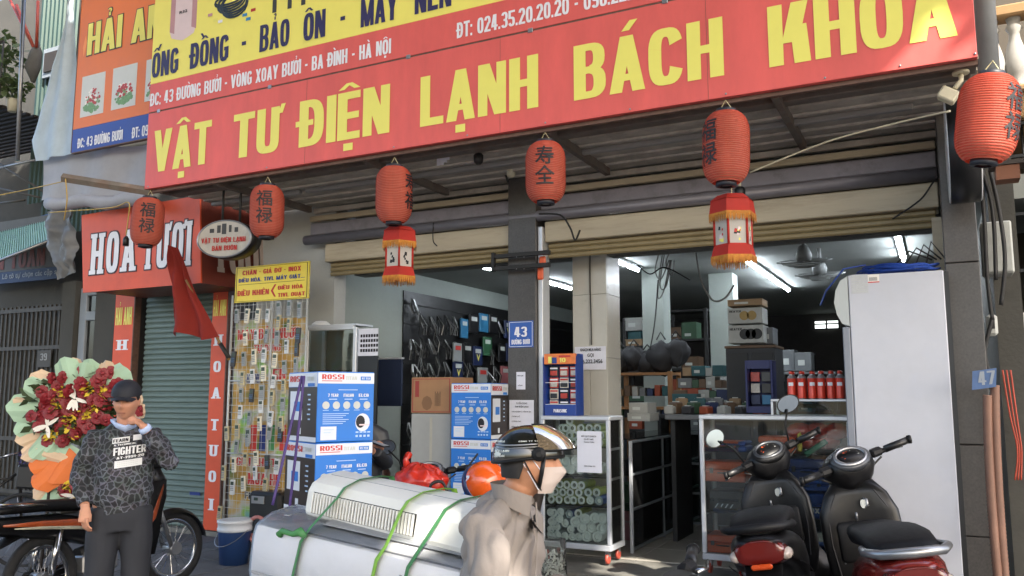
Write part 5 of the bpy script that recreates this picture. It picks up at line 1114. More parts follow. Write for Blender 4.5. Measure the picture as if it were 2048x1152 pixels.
# ---- glass display cases
m_cglass = thin_glass('case_glass', '#edf2f0', .06, .015)
def display_case(x0, x1, y0, y1, z0, z1, shelves, label, casters=True):
    t = T('display_case', label, 'display case', ((x0 + x1) / 2, (y0 + y1) / 2, z0)); f = .036
    for x in (x0, x1 - f):
        for y in (y0, y1 - f): MB().bx(x, x + f, y, y + f, z0 + .051, z1 - f - .001, .006).build('corner_post', m_alu, t, True)
    for z in (z0, z1 - f):
        hh_ = .05 if z == z0 else f
        for y in (y0, y1 - f): MB().bx(x0, x1, y - .002, y + f + .002, z, z + hh_, .006).build('frame_rail', m_alu, t, True)
        for x in (x0, x1 - f): MB().bx(x, x + f, y0 + f + .003, y1 - f - .003, z, z + hh_, .006).build('frame_rail', m_alu, t, True)
    MB().bx(x0 + f, x1 - f, y0 + f, y1 - f, z0 + .01, z0 + .03).build('bottom_board', m_alu, t, True)
    for z in shelves: 
        MB().bx(x0 + .02, x1 - .02, y0 + .03, y1 - .03, z - .006, z).build('glass_shelf', thin_glass('shelf_glass', '#c4d8d0', .08, .02), t, True)
        for x in (x0 + .004, x1 - f): MB().bx(x, x + .02, y0 + f + .01, y1 - f - .01, z - .03, z - .008).build('shelf_rail', m_alu, t, True)
    MB().bx(x0 + f, x1 - f, y0 + .01, y0 + .014, z0 + .05, z1 - f).build('front_pane', m_cglass, t, True)
    for x in (x0 + .012, x1 - .016): MB().bx(x, x + .004, y0 + f, y1 - f, z0 + .05, z1 - f).build('side_pane', m_cglass, t, True)
    MB().bx(x0 + f, x1 - f, y0 + f, y1 - f, z1 - .012, z1 - .006).build('top_pane', m_cglass, t, True)
    if casters:
        m_c = mat('caster_red', '#a8483a', .45)
        for x in (x0 + .05, x1 - .05):
            for y in (y0 + .05, y1 - .05):
                cf = MB().bx(x - .02, x + .02, y - .022, y + .022, z0 - .05, z0 - .001, .004).build('caster', m_steel, t, True)
                w2 = MB().lathe([(.035, -.014), (.045, -.012), (.045, .012), (.035, .014)], Vector((x, y, z0 - .068)) - t.location, 16, RY).build('wheel', m_c, cf)
    return t
CX0, CX1, CY0, CY1, CZ0, CZ1 = -3.262, -2.595, 7.0, 7.36, .262, 1.415
sh = [P(1120, py_, Y=7.0).z for py_ in (1010, 952, 893)]
display_case(CX0, CX1, CY0, CY1, CZ0, CZ1, sh, 'left glass display case on red wheels filled with rolls, a notice taped on its front')
m_core = mat('roll_core_white', '#e6e8e4', .5, var=.05); m_film = mat('roll_film_green', '#b4be5e', .35, var=.15, vs=30); m_clear = mat('roll_film_clear', '#aab4b8', .3, var=.1); m_hole = mat('roll_hole', '#6e7060', .6); m_bfilm = mat('roll_film_blue', '#3b5fae', .35, var=.1); m_gprint = mat('roll_green_print', '#3f6a4a', .5)
def roll_proto(kind, r, L_):
    t = T('filter_roll', 'x', 'filter roll', (0, 0, 0)); c_ = {'g': m_film, 'w': m_core, 'c': m_clear, 'b': m_bfilm}[kind]
    MB().tube([(0, 0, 0), (0, L_, 0)], r, 18, cap=False).build('sleeve', c_, t)
    q = MB(); rings = [[Vector((a * math.cos(k * math.pi / 9), y, a * math.sin(k * math.pi / 9))) for k in range(18)] for a, y in ((r * .99, .001), (r * .9, -.004), (r * .52, -.004), (r * .48, .012))]; q.loft(rings, False); q.build('end_cap', m_core if kind != 'b' else m_clear, t, fix=True)
    MB().add([(r * .5 * math.cos(k * math.pi / 6), .012, r * .5 * math.sin(k * math.pi / 6)) for k in range(12)], [tuple(range(12))]).build('core_hole', m_hole if kind == 'g' else m_core, t)
    return t
RK = {}
rolls = []
A_ = lambda l, sc, ox, oy, k, r: [(ox + a / sc, oy + b_ / sc, k, r) for a, b_ in l]
S5, OX, OY = 2.938, 1040, 760
lay = []
lay += [('top shelf', A_([(290, 240), (268, 283), (306, 283), (355, 283), (405, 283), (452, 283), (290, 325), (318, 325), (280, 368), (312, 368), (356, 325), (394, 325), (432, 325), (468, 325), (240, 283), (240, 325), (240, 368), (350, 368), (388, 368), (426, 368), (464, 368)], S5, OX, OY, 'g', .038))]
lay += [('second shelf', A_([(243, 525), (297, 525), (180, 525), (353, 525), (410, 525), (464, 525), (270, 480), (216, 480), (324, 480), (380, 480)], S5, OX, OY, 'w', .046))]
lay += [('third shelf', A_([(232, 612), (270, 617), (320, 617), (358, 620), (205, 657), (248, 660), (295, 660), (343, 662), (397, 662), (445, 662), (140, 697), (183, 702), (228, 703), (275, 705), (316, 707), (358, 707)], S5, OX, OY, 'g', .037) + A_([(410, 708), (162, 660)], S5, OX, OY, 'c', .037) + A_([(465, 710)], S5, OX, OY, 'b', .04))]
lay += [('bottom of the case', A_([(340, 785)], S5, OX, OY, 'g', .038) + A_([(382, 817), (437, 812), (482, 815), (322, 835), (364, 868), (415, 867), (476, 876), (392, 920), (449, 923)], S5, OX, OY, 'w', .048) + A_([(155, 775), (200, 780), (240, 775), (150, 830), (190, 825), (235, 815), (175, 877), (217, 862), (262, 842), (297, 878), (185, 913), (222, 910), (262, 918), (305, 922), (345, 922), (145, 905)], S5, OX, OY, 'c', .037) + A_([(285, 790)], S5, OX, OY, 'b', .038))]
kn = {'g': 'green sleeved filter roll with white core', 'w': 'thick plain white filter roll', 'c': 'clear wrapped filter roll', 'b': 'blue wrapped filter roll'}
for where, L_ in lay:
    L_ = sorted(L_, key=lambda q: (round(q[1] / 8), q[0])); lvl = {}; lv_ = sorted(set(round(q[1] / 8) for q in L_), reverse=True)
    for (a, b_, k, r_) in L_:
        c0 = P(a, b_, Y=CY0 + .05); c0.x = min(max(c0.x, CX0 + .075), CX1 - .075)
        key = (k, r_); yy_ = lv_.index(round(b_ / 8)); lvl[yy_] = lvl.get(yy_, 0) + 1; lab = '%s, %s in layer %s on the %s' % (kn[k], (cn + ['tenth', 'eleventh', 'twelfth'])[min(11, lvl[yy_] - 1)], ['one', 'two', 'three', 'four', 'five', 'six', 'seven', 'eight', 'nine', 'ten', 'eleven', 'twelve'][min(11, yy_)], where.replace('bottom of the case', 'case floor'))
        if key not in RK: t = roll_proto(k, r_, .27); t.location = c0; t['label'] = lab; t['group'] = 'filter rolls in the left glass display case'; RK[key] = t
        else: t = copy_thing(RK[key], c0, 0, lab)
        t.location.y += random.uniform(-.008, .02); t.rotation_euler.z = random.uniform(-.05, .05)
sheet('qr_payment_notice', 'white payment notice taped on the front of the left glass case', 6.985, 1155, 862, 1203, 944, [('MỜI QUÝ KHÁCH', .2, .86, .6, .014), ('QUÉT MÃ', .3, .79, .4, .012), ('THANH TOÁN', .3, .72, .42, .012), ('XIN CẢM ƠN', .3, .14, .45, .012)])
# battery rack on top of the case
ax, bx_ = P(1089, 826, Y=7.02), P(1170, 826, Y=7.02)
t = T('battery_display_stand', 'blue and orange battery display stand on the left glass case', 'display stand', (ax.x, 7.02, CZ1)); m_pan = mat('stand_blue', '#1b3a86', .4, var=.06); w_, h_ = P(1152, 826, Y=7.02).x - ax.x, P(1089, 708, Y=7.02).z - CZ1
MB().bx(0, w_, 0, .03, 0, .1, .004).build('base_front', m_pan, t); MB().bx(0, w_, .16, .19, 0, h_, .004).build('back_board', m_pan, t)
MB().prism([(0, 0), (.17, 0), (.17, h_ - .06), (.12, h_), (.05, h_), (0, h_ - .03)], (w_ + .001, .01, 0), (0, 1, 0), Z_, .008).build('side_board', m_pan, t, fix=True); MB().prism([(0, 0), (.17, 0), (.17, h_), (0, h_ - .03)], (-.008, .01, 0), (0, 1, 0), Z_, .008).build('side_board', m_pan, t, fix=True)
MB().bx(0, w_, -.005, .03, h_ * .83, h_ + .0, .003).build('header', mat('header_orange', '#e07a35', .4, var=.35, vs=9), t)
blk(t, '10', (w_ * .5, -.006, h_ * .86), X_, Z_, w_ * .2, h_ * .07, m_lyel, wrld=False); MB().bx(w_ * .48, w_ * .85, -.007, -.006, h_ * .94, h_ * .97).build('print', m_inkred, t); MB().box((w_ * .2, -.007, h_ * .9), (.04, .002, .06)).build('battery_print', m_lyel, t); MB().box((w_ * .33, -.007, h_ * .89), (.05, .002, .055)).build('mascot_print', m_pan, t)
blk(t, 'Panasonic'.upper(), (w_ * .3, -.001, .03), X_, Z_, w_ * .42, .03, m_lwhite, wrld=False)
m_pk = [mat('blister_red', '#b5382c', .3, var=.3, vs=30), mat('blister_pale', '#c4beb4', .35, var=.25, vs=30), mat('blister_black', '#20242a', .3, var=.2, vs=30)]
bi = 0
for r_ in range(4):
    for c_ in range(3):
        x = w_ * (.17 + .33 * c_); z = h_ * (.72 - r_ * .185); p = T('battery_pack', '%s battery pack, %s column and %s row of the battery stand' % (['red', 'pale', 'black'][(bi * 7 + (r_ > 1)) % 3 if r_ else (2, 0, 0)[c_]], ['left', 'middle', 'right'][c_], ['top', 'second', 'third', 'bottom'][r_]), 'battery pack', t.location + Vector((x, .1, z)), group='battery packs on the blue stand')
        kk = (bi * 7 + (r_ > 1)) % 3 if r_ else (2, 0, 0)[c_]; bi += 1
        MB().bx(-w_ * .14, w_ * .14, -.004, .004, -.05, .045, .002).build('card', m_pk[kk], p); MB().bx(-w_ * .11, w_ * .11, -.012, -.004, -.04, .005, .004).build('blister', m_pk[(kk + 1) % 3], p); MB().bx(-w_ * .12, w_ * .12, -.006, -.0045, .02, .034).build('print', m_lwhite if kk != 1 else m_inkred, p); MB().cyl((0, 0, .04), (0, .06, .045), .003, 6).build('hook', m_steel, p)
for z in (.48, .83): MB().bx(0, w_, .02, .03, h_ * z - .17, h_ * z - .165).build('shelf_lip', m_white, t)
# ---- right case with tool boxes
DX0, DX1, DY0, DY1, DZ0, DZ1 = -1.806, -.62, 7.0, 7.42, .27, 1.438
sh2 = [P(1500, py_, Y=7.0).z for py_ in (1030, 905)]
display_case(DX0, DX1, DY0, DY1, DZ0, DZ1, sh2, 'wide glass display case with orange and blue tool cases behind the two scooters')
m_ocase = mat('toolcase_orange', '#cf5524', .4, var=.1); m_bcase = mat('toolcase_blue', '#1f4a9c', .45, var=.1); m_kcase = mat('toolcase_black', '#232427', .5, var=.15); m_grn = mat('tool_green', '#2c7a5c', .4)
def toolcase(label, xa, ya, xb, yb, y, d, m_, lid=True, txt_=None):
    A, B = P(xa, yb, Y=y), P(xb, ya, Y=y); x0_, x1_, z0_, z1_ = A.x, B.x, A.z, B.z
    for s_ in sh2 + [DZ0 + .05]:
        if -.14 < z0_ - s_ < .16: z1_ += s_ - z0_; z0_ = s_ + .0; break
    t = T('tool_case', label, 'tool case', ((x0_ + x1_) / 2, y, z0_)); w_, h_ = x1_ - x0_, z1_ - z0_
    MB().bx(-w_ / 2, w_ / 2, 0, d, 0, h_ * .55, .01).build('case_base', m_, t); MB().bx(-w_ / 2 + .002, w_ / 2 - .002, .002, d - .002, h_ * .55 + .003, h_, .012).build('case_lid', m_, t)
    for u in (-.3, .3): MB().bx(w_ * u - .015, w_ * u + .015, -.006, -.001, h_ * .42, h_ * .68, .002).build('latch', m_black, t)
    MB().tube([(-.05, -.004, h_ * .45), (-.05, -.018, h_ * .45), (.05, -.018, h_ * .45), (.05, -.004, h_ * .45)], .006, 6).build('handle', m_black, t)
    if txt_: blk(t, txt_, (-w_ * .35, -.001, h_ * .2), X_, Z_, w_ * .5, h_ * .2, m_lwhite, wrld=False)
    return t
toolcase('flat orange tool case on the upper shelf, left end of the wide case', 1405, 862, 1478, 880, 7.06, .28, m_ocase)
toolcase('flat blue tool case under the flat orange one at the upper left', 1408, 881, 1492, 898, 7.06, .28, m_bcase)
toolcase('big orange tool case with a grey label on the middle shelf', 1407, 925, 1490, 962, 7.06, .28, m_ocase)
toolcase('black tool case with white strokes below the big orange case', 1418, 980, 1494, 1019, 7.06, .28, m_kcase, txt_='////')
toolcase('thin blue tool case under the black one', 1424, 1019, 1500, 1032, 7.06, .28, m_bcase)
toolcase('orange tool case at the bottom left of the wide glass case', 1412, 1070, 1480, 1100, 7.06, .28, m_ocase)
toolcase('orange tool case in the middle of the upper shelf', 1516, 870, 1590, 900, 7.1, .26, m_ocase)
toolcase('blue tool case with yellow emblem at the right of the middle shelf', 1570, 920, 1660, 962, 7.06, .28, mat('toolcase_navy', '#1a2f6c', .4), txt_=None)
toolcase('bright blue tool case under the emblem one', 1550, 962, 1660, 978, 7.05, .28, m_bcase)
toolcase('blue carton like tool case at the lower right behind the scooter', 1600, 990, 1660, 1035, 7.06, .28, m_bcase, txt_='BOX')
toolcase('blue tool case at the bottom right of the wide glass case', 1600, 1085, 1664, 1108, 7.06, .28, m_bcase)
t = T('red_plastic_bag_pile', 'glossy red plastic packs heaped in the upper right of the wide case', 'plastic packs', P(1640, 890, Y=7.2))
m_rpl = mat('red_film', '#b03428', .22, var=.3, vs=8, coat=.4)
for k in range(5):
    A = P(1600 + k * 18, 862 + (k % 2) * 20, Y=7.16 + .05 * (k % 2)); MB().ell(A, (.11, .1, .07), 12, 8).build('pack', m_rpl, t, True)
t = T('green_sponge_cloth', 'faded green cloth heap under the gas can shelf', 'cloth', P(1610, 832, Y=7.2)); t.location.z = DZ1
MB().grid(14, 8, lambda u, v: (-.2 + .42 * u, .02 + v * .2, .004 + .085 * math.sin(u * math.pi) ** .5 * (1 - .3 * v) + .02 * noise.noise((u * 5, v * 5, 2)))).build('cloth', mat('olive_cloth', '#5b5f33', .9, var=.4, vs=12), t)
t = T('yellow_green_tool', 'yellow handled tool with green grip on the upper shelf of the wide case', 'hand tool', P(1600, 895, Y=7.08)); MB().box((0, 0, .05), (.035, .03, .16), .008).build('handle', m_yl, t); MB().box((.12, 0, .0), (.2, .03, .045), .008, Matrix.Rotation(R(-35), 3, 'Y')).build('grip', m_grn, t)
t = T('brown_glove_bundle', 'brown glove bundle resting on the navy tool case', 'gloves', P(1640, 918, Y=7.15))
for k in range(4): MB().tube([(-.09 + k * .05, 0, -.02), (-.06 + k * .05, 0, .02), (.0 + k * .04, .01, .0), (.05 + k * .03, .0, -.04)], [.02, .028, .024, .012], 8).build('glove', mat('tan_cloth', '#8a5f3c', .8, var=.2), t)
# small upper case with gas cans
A, B = P(1542, 828, Y=7.12), P(1700, 800, Y=7.12)
t = T('small_glass_counter', 'small aluminium framed glass shelf on top of the wide case', 'shelf', (A.x, 7.12, DZ1)); wq = B.x - A.x; hq = P(1542, 798, Y=7.12).z - DZ1
for x in (0, wq - .02):
    for y in (0, .26): MB().bx(x, x + .02, y, y + .02, .001, hq - .021, .003).build('post', m_alu, t)
for y in (0, .26): MB().bx(0, wq, y, y + .02, hq - .02, hq, .004).build('frame_rail', m_alu, t)
MB().bx(0, wq, .021, .259, hq - .01, hq - .004).build('top_pane', m_cglass, t); MB().bx(.02, wq - .02, .003, .006, .002, hq - .02).build('front_pane', m_cglass, t)
m_can_r = mat('gas_can_red', '#c93f2c', .3, .2, var=.05); m_plastic_clear = thin_glass('shrink_film', '#f0f0f0', .15)
pc = None
for row in range(2):
    for k, px_ in enumerate((1584, 1604, 1625, 1643, 1663, 1681)):
        c0 = P(px_, 797, Y=7.17); c0 = Vector((c0.x, 7.17 + row * .08, DZ1 + hq)); lab = 'red gas can, %s from the left in the %s row on the glass shelf' % (cn[k], ['front', 'back'][row])
        if pc is None:
            pc = t = T('gas_can', lab, 'gas can', c0, group='red gas cans on the small glass shelf')
            MB().lathe([(.031, 0), (.033, .004), (.033, .006)], n=20).build('rim', m_steel, t); MB().lathe([(.033, .006), (.033, .165), (.031, .168)], n=20, cap=False).build('can_body', m_can_r, t)
            MB().lathe([(.0322, .166), (.03, .175), (.018, .19), (.0178, .2)], n=20, cap=False).build('shoulder', m_steel, t); MB().lathe([(.016, .198), (.016, .222), (.01, .226)], n=14).build('cap', m_can_r, t)
            MB().tube([Vector((.0336 * math.sin(a), -.0336 * math.cos(a), .12)) for a in (-.6, -.3, 0, .3, .6)], (.0004, .014), 4).build('label_band', m_lwhite, t)
        else: t = copy_thing(pc, c0, random.uniform(-.5, .5), lab)
# ---- tall white fridge
FX0, FX1, FY = P(1703, 700, Y=6.6).x, P(1897, 700, Y=6.6).x, 6.6; FZ = P(1800, 545, Y=6.6).z
t = T('tall_display_fridge', 'tall white display fridge turned sideways beside the right granite pillar', 'fridge', ((FX0 + FX1) / 2, FY + .3, 0)); m_fr_ = mat('fridge_white', '#b8bac2', .36, var=.08, vs=2.5, bump=.05, bs=3, dirt='#b0b6c6', dirt_amt=.3)
FS = FZ - .02
MB().bx(FX0, FX1, FY, FY + .62, .16, FZ, .006).build('fridge_body', m_fr_, t, True)
MB().bx(FX0, FX1 + .03, FY + .02, FY + .6, .02, .158, .01).build('plinth', m_dark, t, True)
MB().bx(FX1 + .001, FX1 + .032, FY + .01, FY + .6, .16, FZ - .01).build('rear_grille', m_black, t, True)
MB().bx(FX0 - .055, FX0 - .004, FY - .004, FY + .624, .2, FZ - .38, .006).build('door_frame', mat('door_grey', '#7d828c', .4, var=.05), t, True)
hd = [(-.0, 0), (-.05, .02), (-.085, .09), (-.1, .18), (-.085, .27), (-.05, .34), (0, .37)]
mb = MB(); mb.loft([[Vector((FX0 - .004 + a, y, FZ - .375 + b_)) for a, b_ in hd] for y in (FY, FY + .62)], True, False); mb.build('curved_header', mat('header_pale', '#aeb4b4', .4, var=.04), t, True, True)
A = P(1703, 588, Y=FY); B = P(1735, 548, Y=FY); lb = MB().bx(A.x, B.x, FY - .002, FY - .0005, A.z, B.z).build('spec_sticker', mat('sticker_grey', '#b4b6ba', .5, var=.1, vs=50), t, True)
for i in range(9): MB().bx(A.x + .006, B.x - .008 - (i % 3) * .01, FY - .0028, FY - .0021, A.z + .012 + i * .014, A.z + .016 + i * .014).build('print', m_disc, t, True)
A = P(1736, 566, Y=FY); B = P(1758, 548, Y=FY); MB().bx(A.x, B.x, FY - .0022, FY - .0006, A.z, B.z).build('barcode_sticker', m_pwhite, t, True); MB().bx(A.x, B.x, FY - .003, FY - .0023, A.z, A.z + .008).build('print', m_bxr, t, True)
for i in range(8): MB().bx(A.x + .01 + i * .007, A.x + .013 + i * .007, FY - .003, FY - .0023, A.z + .014, A.z + .04).build('print', m_ink, t, True)
m_bc = mat('cable_blue', '#1d3f8f', .5, var=.15)
t = T('blue_cable_coil', 'loose coil of blue cable lying on top of the tall fridge', 'cable coil', ((FX0 + FX1) / 2, FY + .3, FZ))
for k in range(10):
    q = random.uniform(0, 6); rx, ry = random.uniform(.16, .3), random.uniform(.12, .26); z = .02 + k * .0065
    MB().tube([(.04 * math.sin(q) + rx * math.cos(a), .02 * math.cos(q) + ry * math.sin(a), z + .012 * math.sin(3 * a + q)) for a in [j * math.pi / 12 for j in range(24)]], .0075, 5, closed=True).build('cable_turn', m_bc, t)
MB().tube([(-.2, -.1, .1), (-.36, -.1, .08), (-.5, -.05, -.08), (-.55, 0, -.18)], .007, 5).build('cable_end', m_bc, t)
for k in range(4): MB().tube([(.0 + k * .07, 0, .1), (.1 + k * .05, -.05, .19 + .02 * k), (.25 + k * .03, 0, .12)], .007, 5).build('cable_turn', m_cable, t)
# bags of small parts on the pavement
for k, (px_, py_, lab) in enumerate(((1120, 1148, 'clear plastic sack of white offcuts on the step edge'), (1090, 1100, 'crumpled clear plastic sack behind the sack of offcuts'))):
    c0 = P(px_, py_, Z=0.1); t = T('plastic_sack', lab, 'sack', (c0.x, min(c0.y, 6.5) - .0, 0)); 
    MB().grid(20, 8, lambda u, v: ((.14 + .02 * noise.noise((u * 6, v * 3, k))) * math.cos(u * 2 * math.pi), .12 * math.sin(u * 2 * math.pi), v * .42 + .0)).build('film', thin_glass('sack_film', '#e4e8e4', .1, .05), t)
    mb = MB()
    for i in range(140): p = Vector((random.uniform(-.1, .1), random.uniform(-.08, .08), random.uniform(.02, .33))); mb.box(p, (random.uniform(.02, .07), .012, .012), 0, Matrix.Rotation(random.uniform(0, 6), 3, 'Y') @ Matrix.Rotation(random.uniform(0, 6), 3, 'Z'))
    o = mb.build('offcuts', m_core if k == 0 else m_clear, t); o['kind'] = 'stuff'
# ================================================================ INSIDE THE SHOP
ms_ = [mat('box_%s' % n_, c_, .6, var=.15) for n_, c_ in (('tan', '#8c7355'), ('white', '#9c9d98'), ('navy', '#1f2d52'), ('teal', '#1d4f55'), ('dark', '#26272a'), ('brown', '#5c4632'), ('grey', '#66696b'), ('orange', '#8a3d20'), ('green', '#33503a'))]
mcn = ['tan', 'white', 'navy', 'teal', 'dark', 'brown', 'grey', 'orange', 'green']
def ibox(name, label, cat, xa, ya, xb, yb, Y, d, mi, lid=True, group=None):
    A, B = P(xa, yb, Y=Y), P(xb, ya, Y=Y); t = T(name, label, cat, ((A.x + B.x) / 2, Y, A.z), group=group); w_, h_ = B.x - A.x, B.z - A.z; m_ = ms_[mi] if isinstance(mi, int) else mi
    MB().bx(-w_ / 2, w_ / 2, 0, d, 0, h_, .004).build('box_body', m_, t)
    if lid: MB().bx(-w_ / 2 - .002, w_ / 2 + .002, -.002, d + .002, h_ * .82, h_ + .003, .003).build('box_lid', m_, t); MB().bx(-w_ * .3, w_ * .1, -.004, -.0025, h_ * .3, h_ * .6).build('label', m_disc, t)
    return t
# side wall with hanging tools and packets (wall plane X = IX0)
pg = T('hanging_rack_wall', 'dark slotted wall rack for tools on the left inner wall', 'wall rack', (IX0 + .02, 12, 1.0))
yA, yB = P(806, 700, X=IX0 + .02).y, 16.8
MB().bx(IX0 + .005, IX0 + .02, yA, yB, .6, 2.95).build('back_board', m_black, pg, True)
for i in range(9): MB().bx(IX0 + .021, IX0 + .04, yA, yB, .7 + i * .26, .715 + i * .26).build('rail', m_dark, pg, True)
m_chrome = mat('tool_chrome', '#8a8a88', .3, .8, var=.1); vn = [mat('pack_navy', '#16264f', .45, var=.2), mat('pack_cyan', '#2a6f96', .45, var=.1), mat('pack_white', '#8d918f', .5, var=.1), mat('pack_black', '#151517', .4), mat('pack_green', '#2c5a3c', .5), mat('pack_pink', '#9a5a5c', .5)]
vname = ['navy', 'cyan', 'white', 'black', 'green', 'pink']; rr2 = random.Random(11); rown = ['top', 'second', 'third', 'fourth', 'fifth', 'sixth']
ci = 0
for r_ in range(6):
    y = yA + .12; k = 0
    while y < 15.4 and k < 16:
        z = 2.78 - r_ * .36; kind = rr2.random(); left = y < yA + 1.1
        place = '%s from the street in the %s row of the inner tool wall' % ((cn + ['tenth', 'eleventh', 'twelfth', 'thirteenth', 'fourteenth', 'fifteenth', 'sixteenth'])[k], rown[r_])
        if left or kind < .28:
            t = T('hanging_pipe_fittings', 'metal fittings hanging ' + place, 'fittings', (IX0 + .08, y + rr2.uniform(-.04, .04), z + rr2.uniform(-.13, .08)), group='bunches of fittings on the inner tool wall')
            for j in range(7): 
                a_ = rr2.uniform(-.11, .11); MB().tube([(0, a_ * .3, 0), (.02 * j, a_, -.14), (.015 * j, a_ * 1.2, -.27)] if rr2.random() < .5 else [(0, a_ * .3, 0), (.03, a_, -.1), (.05, a_ + .04, -.2), (.03, a_ + .09, -.16)], .007, 5).build('fitting', m_chrome if rr2.random() < .45 else m_dark, t)
            y += .2
        else:
            c_ = rr2.choice([0, 0, 1, 2, 3, 3, 4, 5] if r_ < 4 else [0, 3, 3, 2]); w_ = rr2.uniform(.2, .32)
            t = T('hanging_packet', vname[c_] + ' packet hanging ' + place, 'packet', (IX0 + .08, y + w_ / 2, z + rr2.uniform(-.09, .07)), group='packets on the inner tool wall')
            MB().bx(0, .03, -w_ / 2, w_ / 2, -.3, -.02, .008).build('packet_body', vn[c_], t); MB().bx(.031, .033, -w_ * .3, w_ * .3, -.12, -.06).build('label', m_disc if c_ != 2 else m_inkred, t)
            if c_ == 0: MB().prism([(-.05, 0), (.0, -.1), (.05, 0), (.03, 0), (0, -.05), (-.03, 0)], (.034, 0, -.14), (0, 1, 0), Z_, .001).build('emblem', m_lyel, t)
            MB().cyl((-.03, 0, 0), (.03, 0, -.03), .003, 4).build('hook', m_chrome, t); y += w_ + .03
        k += 1
# shelves, boxes, desks
def shelf_unit(label, xa, xb, Y, d, z1, n, m_, name='storage_shelf', wood=False):
    x0_, x1_ = P(xa, 700, Y=Y).x, P(xb, 700, Y=Y).x; t = T(name, label, 'shelf', ((x0_ + x1_) / 2, Y, .152)); w_ = x1_ - x0_
    for x in (-w_ / 2, w_ / 2 - .05):
        for y in (0, d - .04): MB().bx(x, x + .05, y, y + .04, 0, z1, .003).build('post', m_, t)
    for i in range(n): z = .1 + (z1 - .14) * i / (n - 1); MB().bx(-w_ / 2 + .001, w_ / 2 - .001, .003, d - .003, z, z + .03).build('shelf_board', m_, t)
    return t, x0_, x1_
m_pine = mat('pine_wood', '#8c6238', .6, var=.2, vs=6, stretch=(2, 2, .5))
t_, x0_, x1_ = shelf_unit('pine wood shelf with small goods behind the tiled pillar', 1226, 1342, 9.4, .4, 1.72, 5, m_pine)
for k in range(14): ibox('small_goods_box', '%s small box, %s on the %s board of the pine shelf' % (mcn[(k * 5) % 9], cn[k % 7], ['upper', 'lower'][k // 7]), 'box', 1234 + (k % 7) * 15, (778 if k < 7 else 818) - (k * 7) % 9, 1245 + (k % 7) * 15, 792 if k < 7 else 835, 9.5, .2, (k * 5) % 9, False, 'small boxes on the pine shelf')
for k, (xa, ya, xb, yb, Y, mi, lab) in enumerate(((1455, 597, 1524, 613, 8.7, 0, 'gold fronted carton on top of the heater lamp cartons'), (1456, 614, 1524, 648, 8.7, 1, 'white heater carton picturing two round gold lamps'), (1457, 649, 1526, 687, 8.7, 1, 'white heater carton picturing three round lamps'), (1527, 655, 1545, 688, 8.9, 6, 'grey carton right of the heater cartons'), (1345, 788, 1393, 818, 9.0, 3, 'teal plastic crate on the inner counter'), (1395, 796, 1425, 820, 9.1, 6, 'grey box right of the teal crate'), (1258, 806, 1295, 826, 8.2, 1, 'upper white box of the pale stack on the inner counter'), (1255, 827, 1300, 842, 8.2, 1, 'lower wide white box of the pale stack on the inner counter'), (1455, 785, 1494, 818, 8.8, 5, 'open brown carton left of the blue shop stand'), (1430, 745, 1450, 790, 10.5, 1, 'white paper stack by the second inner pillar'), (1250, 635, 1284, 662, 12.0, 1, 'pale carton on the dark shelf behind the tiled pillar'), (1250, 678, 1284, 692, 12.0, 0, 'flat tan carton on the dark shelf'), (1590, 705, 1622, 742, 11.5, 6, 'grey carton in the dark rear of the shop'), (1562, 700, 1588, 742, 11.6, 6, 'narrow grey carton left of the rear grey carton'))):
    t = ibox('stock_carton', lab, 'carton', xa, ya, xb, yb, Y, .3, mi, k not in (1, 2, 8))
    A, B = P(xa, yb, Y=Y), P(xb, ya, Y=Y); w_, h_ = B.x - A.x, B.z - A.z
    if k in (1, 2):
        for j in range(2 if k == 1 else 3): MB().lathe([(h_ * .3, 0), (h_ * .3, .002)], (-w_ * .02 + w_ * (.22 if k == 1 else .17) * j, -.002, h_ * .5), 16, RX).build('lamp_picture', mat('print_gold', '#8f7436', .5) if k == 1 else m_dark, t)
        blk(t, 'HEATER', (-w_ * .45, -.001, h_ * .72), X_, Z_, w_ * .35, h_ * .13, m_ink, wrld=False)
for (lab, xa, xb, Y, d, z1) in (('dark metal shelving behind the tiled pillar', 1246, 1300, 12.0, .4, 2.6), ('dark metal shelving between the inner pillars', 1330, 1416, 12.0, .4, 2.7), ('dark metal shelving right of the second inner pillar', 1466, 1560, 12.6, .4, 2.0), ('dark shelving at the back near the bright window', 1560, 1625, 15.5, .4, 2.2)):
    t_, x0_, x1_ = shelf_unit(lab, xa, xb, Y, d, z1, 7, m_dark, 'metal_shelving')
    for i in range(6):
        x = x0_ + .06; k = 0
        while x < x1_ - .2 and k < 8:
            w_ = random.uniform(.16, .3); h_ = random.uniform(.14, .28); mi = random.choice([2, 2, 3, 4, 4, 5, 6, 7, 8]); zz = .152 + .1 + (z1 - .14) * i / 6 + .03
            t = T('stock_box', '%s box, %s on board %s of %s' % (mcn[mi], cn[k], ['one', 'two', 'three', 'four', 'five', 'six'][i], lab.replace('dark ', '').replace('metal ', '')), 'box', (x, Y + .05, zz), group='stock boxes on the dark shelving')
            MB().bx(0, w_ - .01, 0, .28, 0, min(h_, (z1 - .14) / 6 - .05), .004).build('box_body', ms_[mi], t); MB().bx(w_ * .2, w_ * .6, -.003, -.001, .04, .08).build('label', m_disc if mi != 1 else m_inkred, t)
            x += w_; k += 1
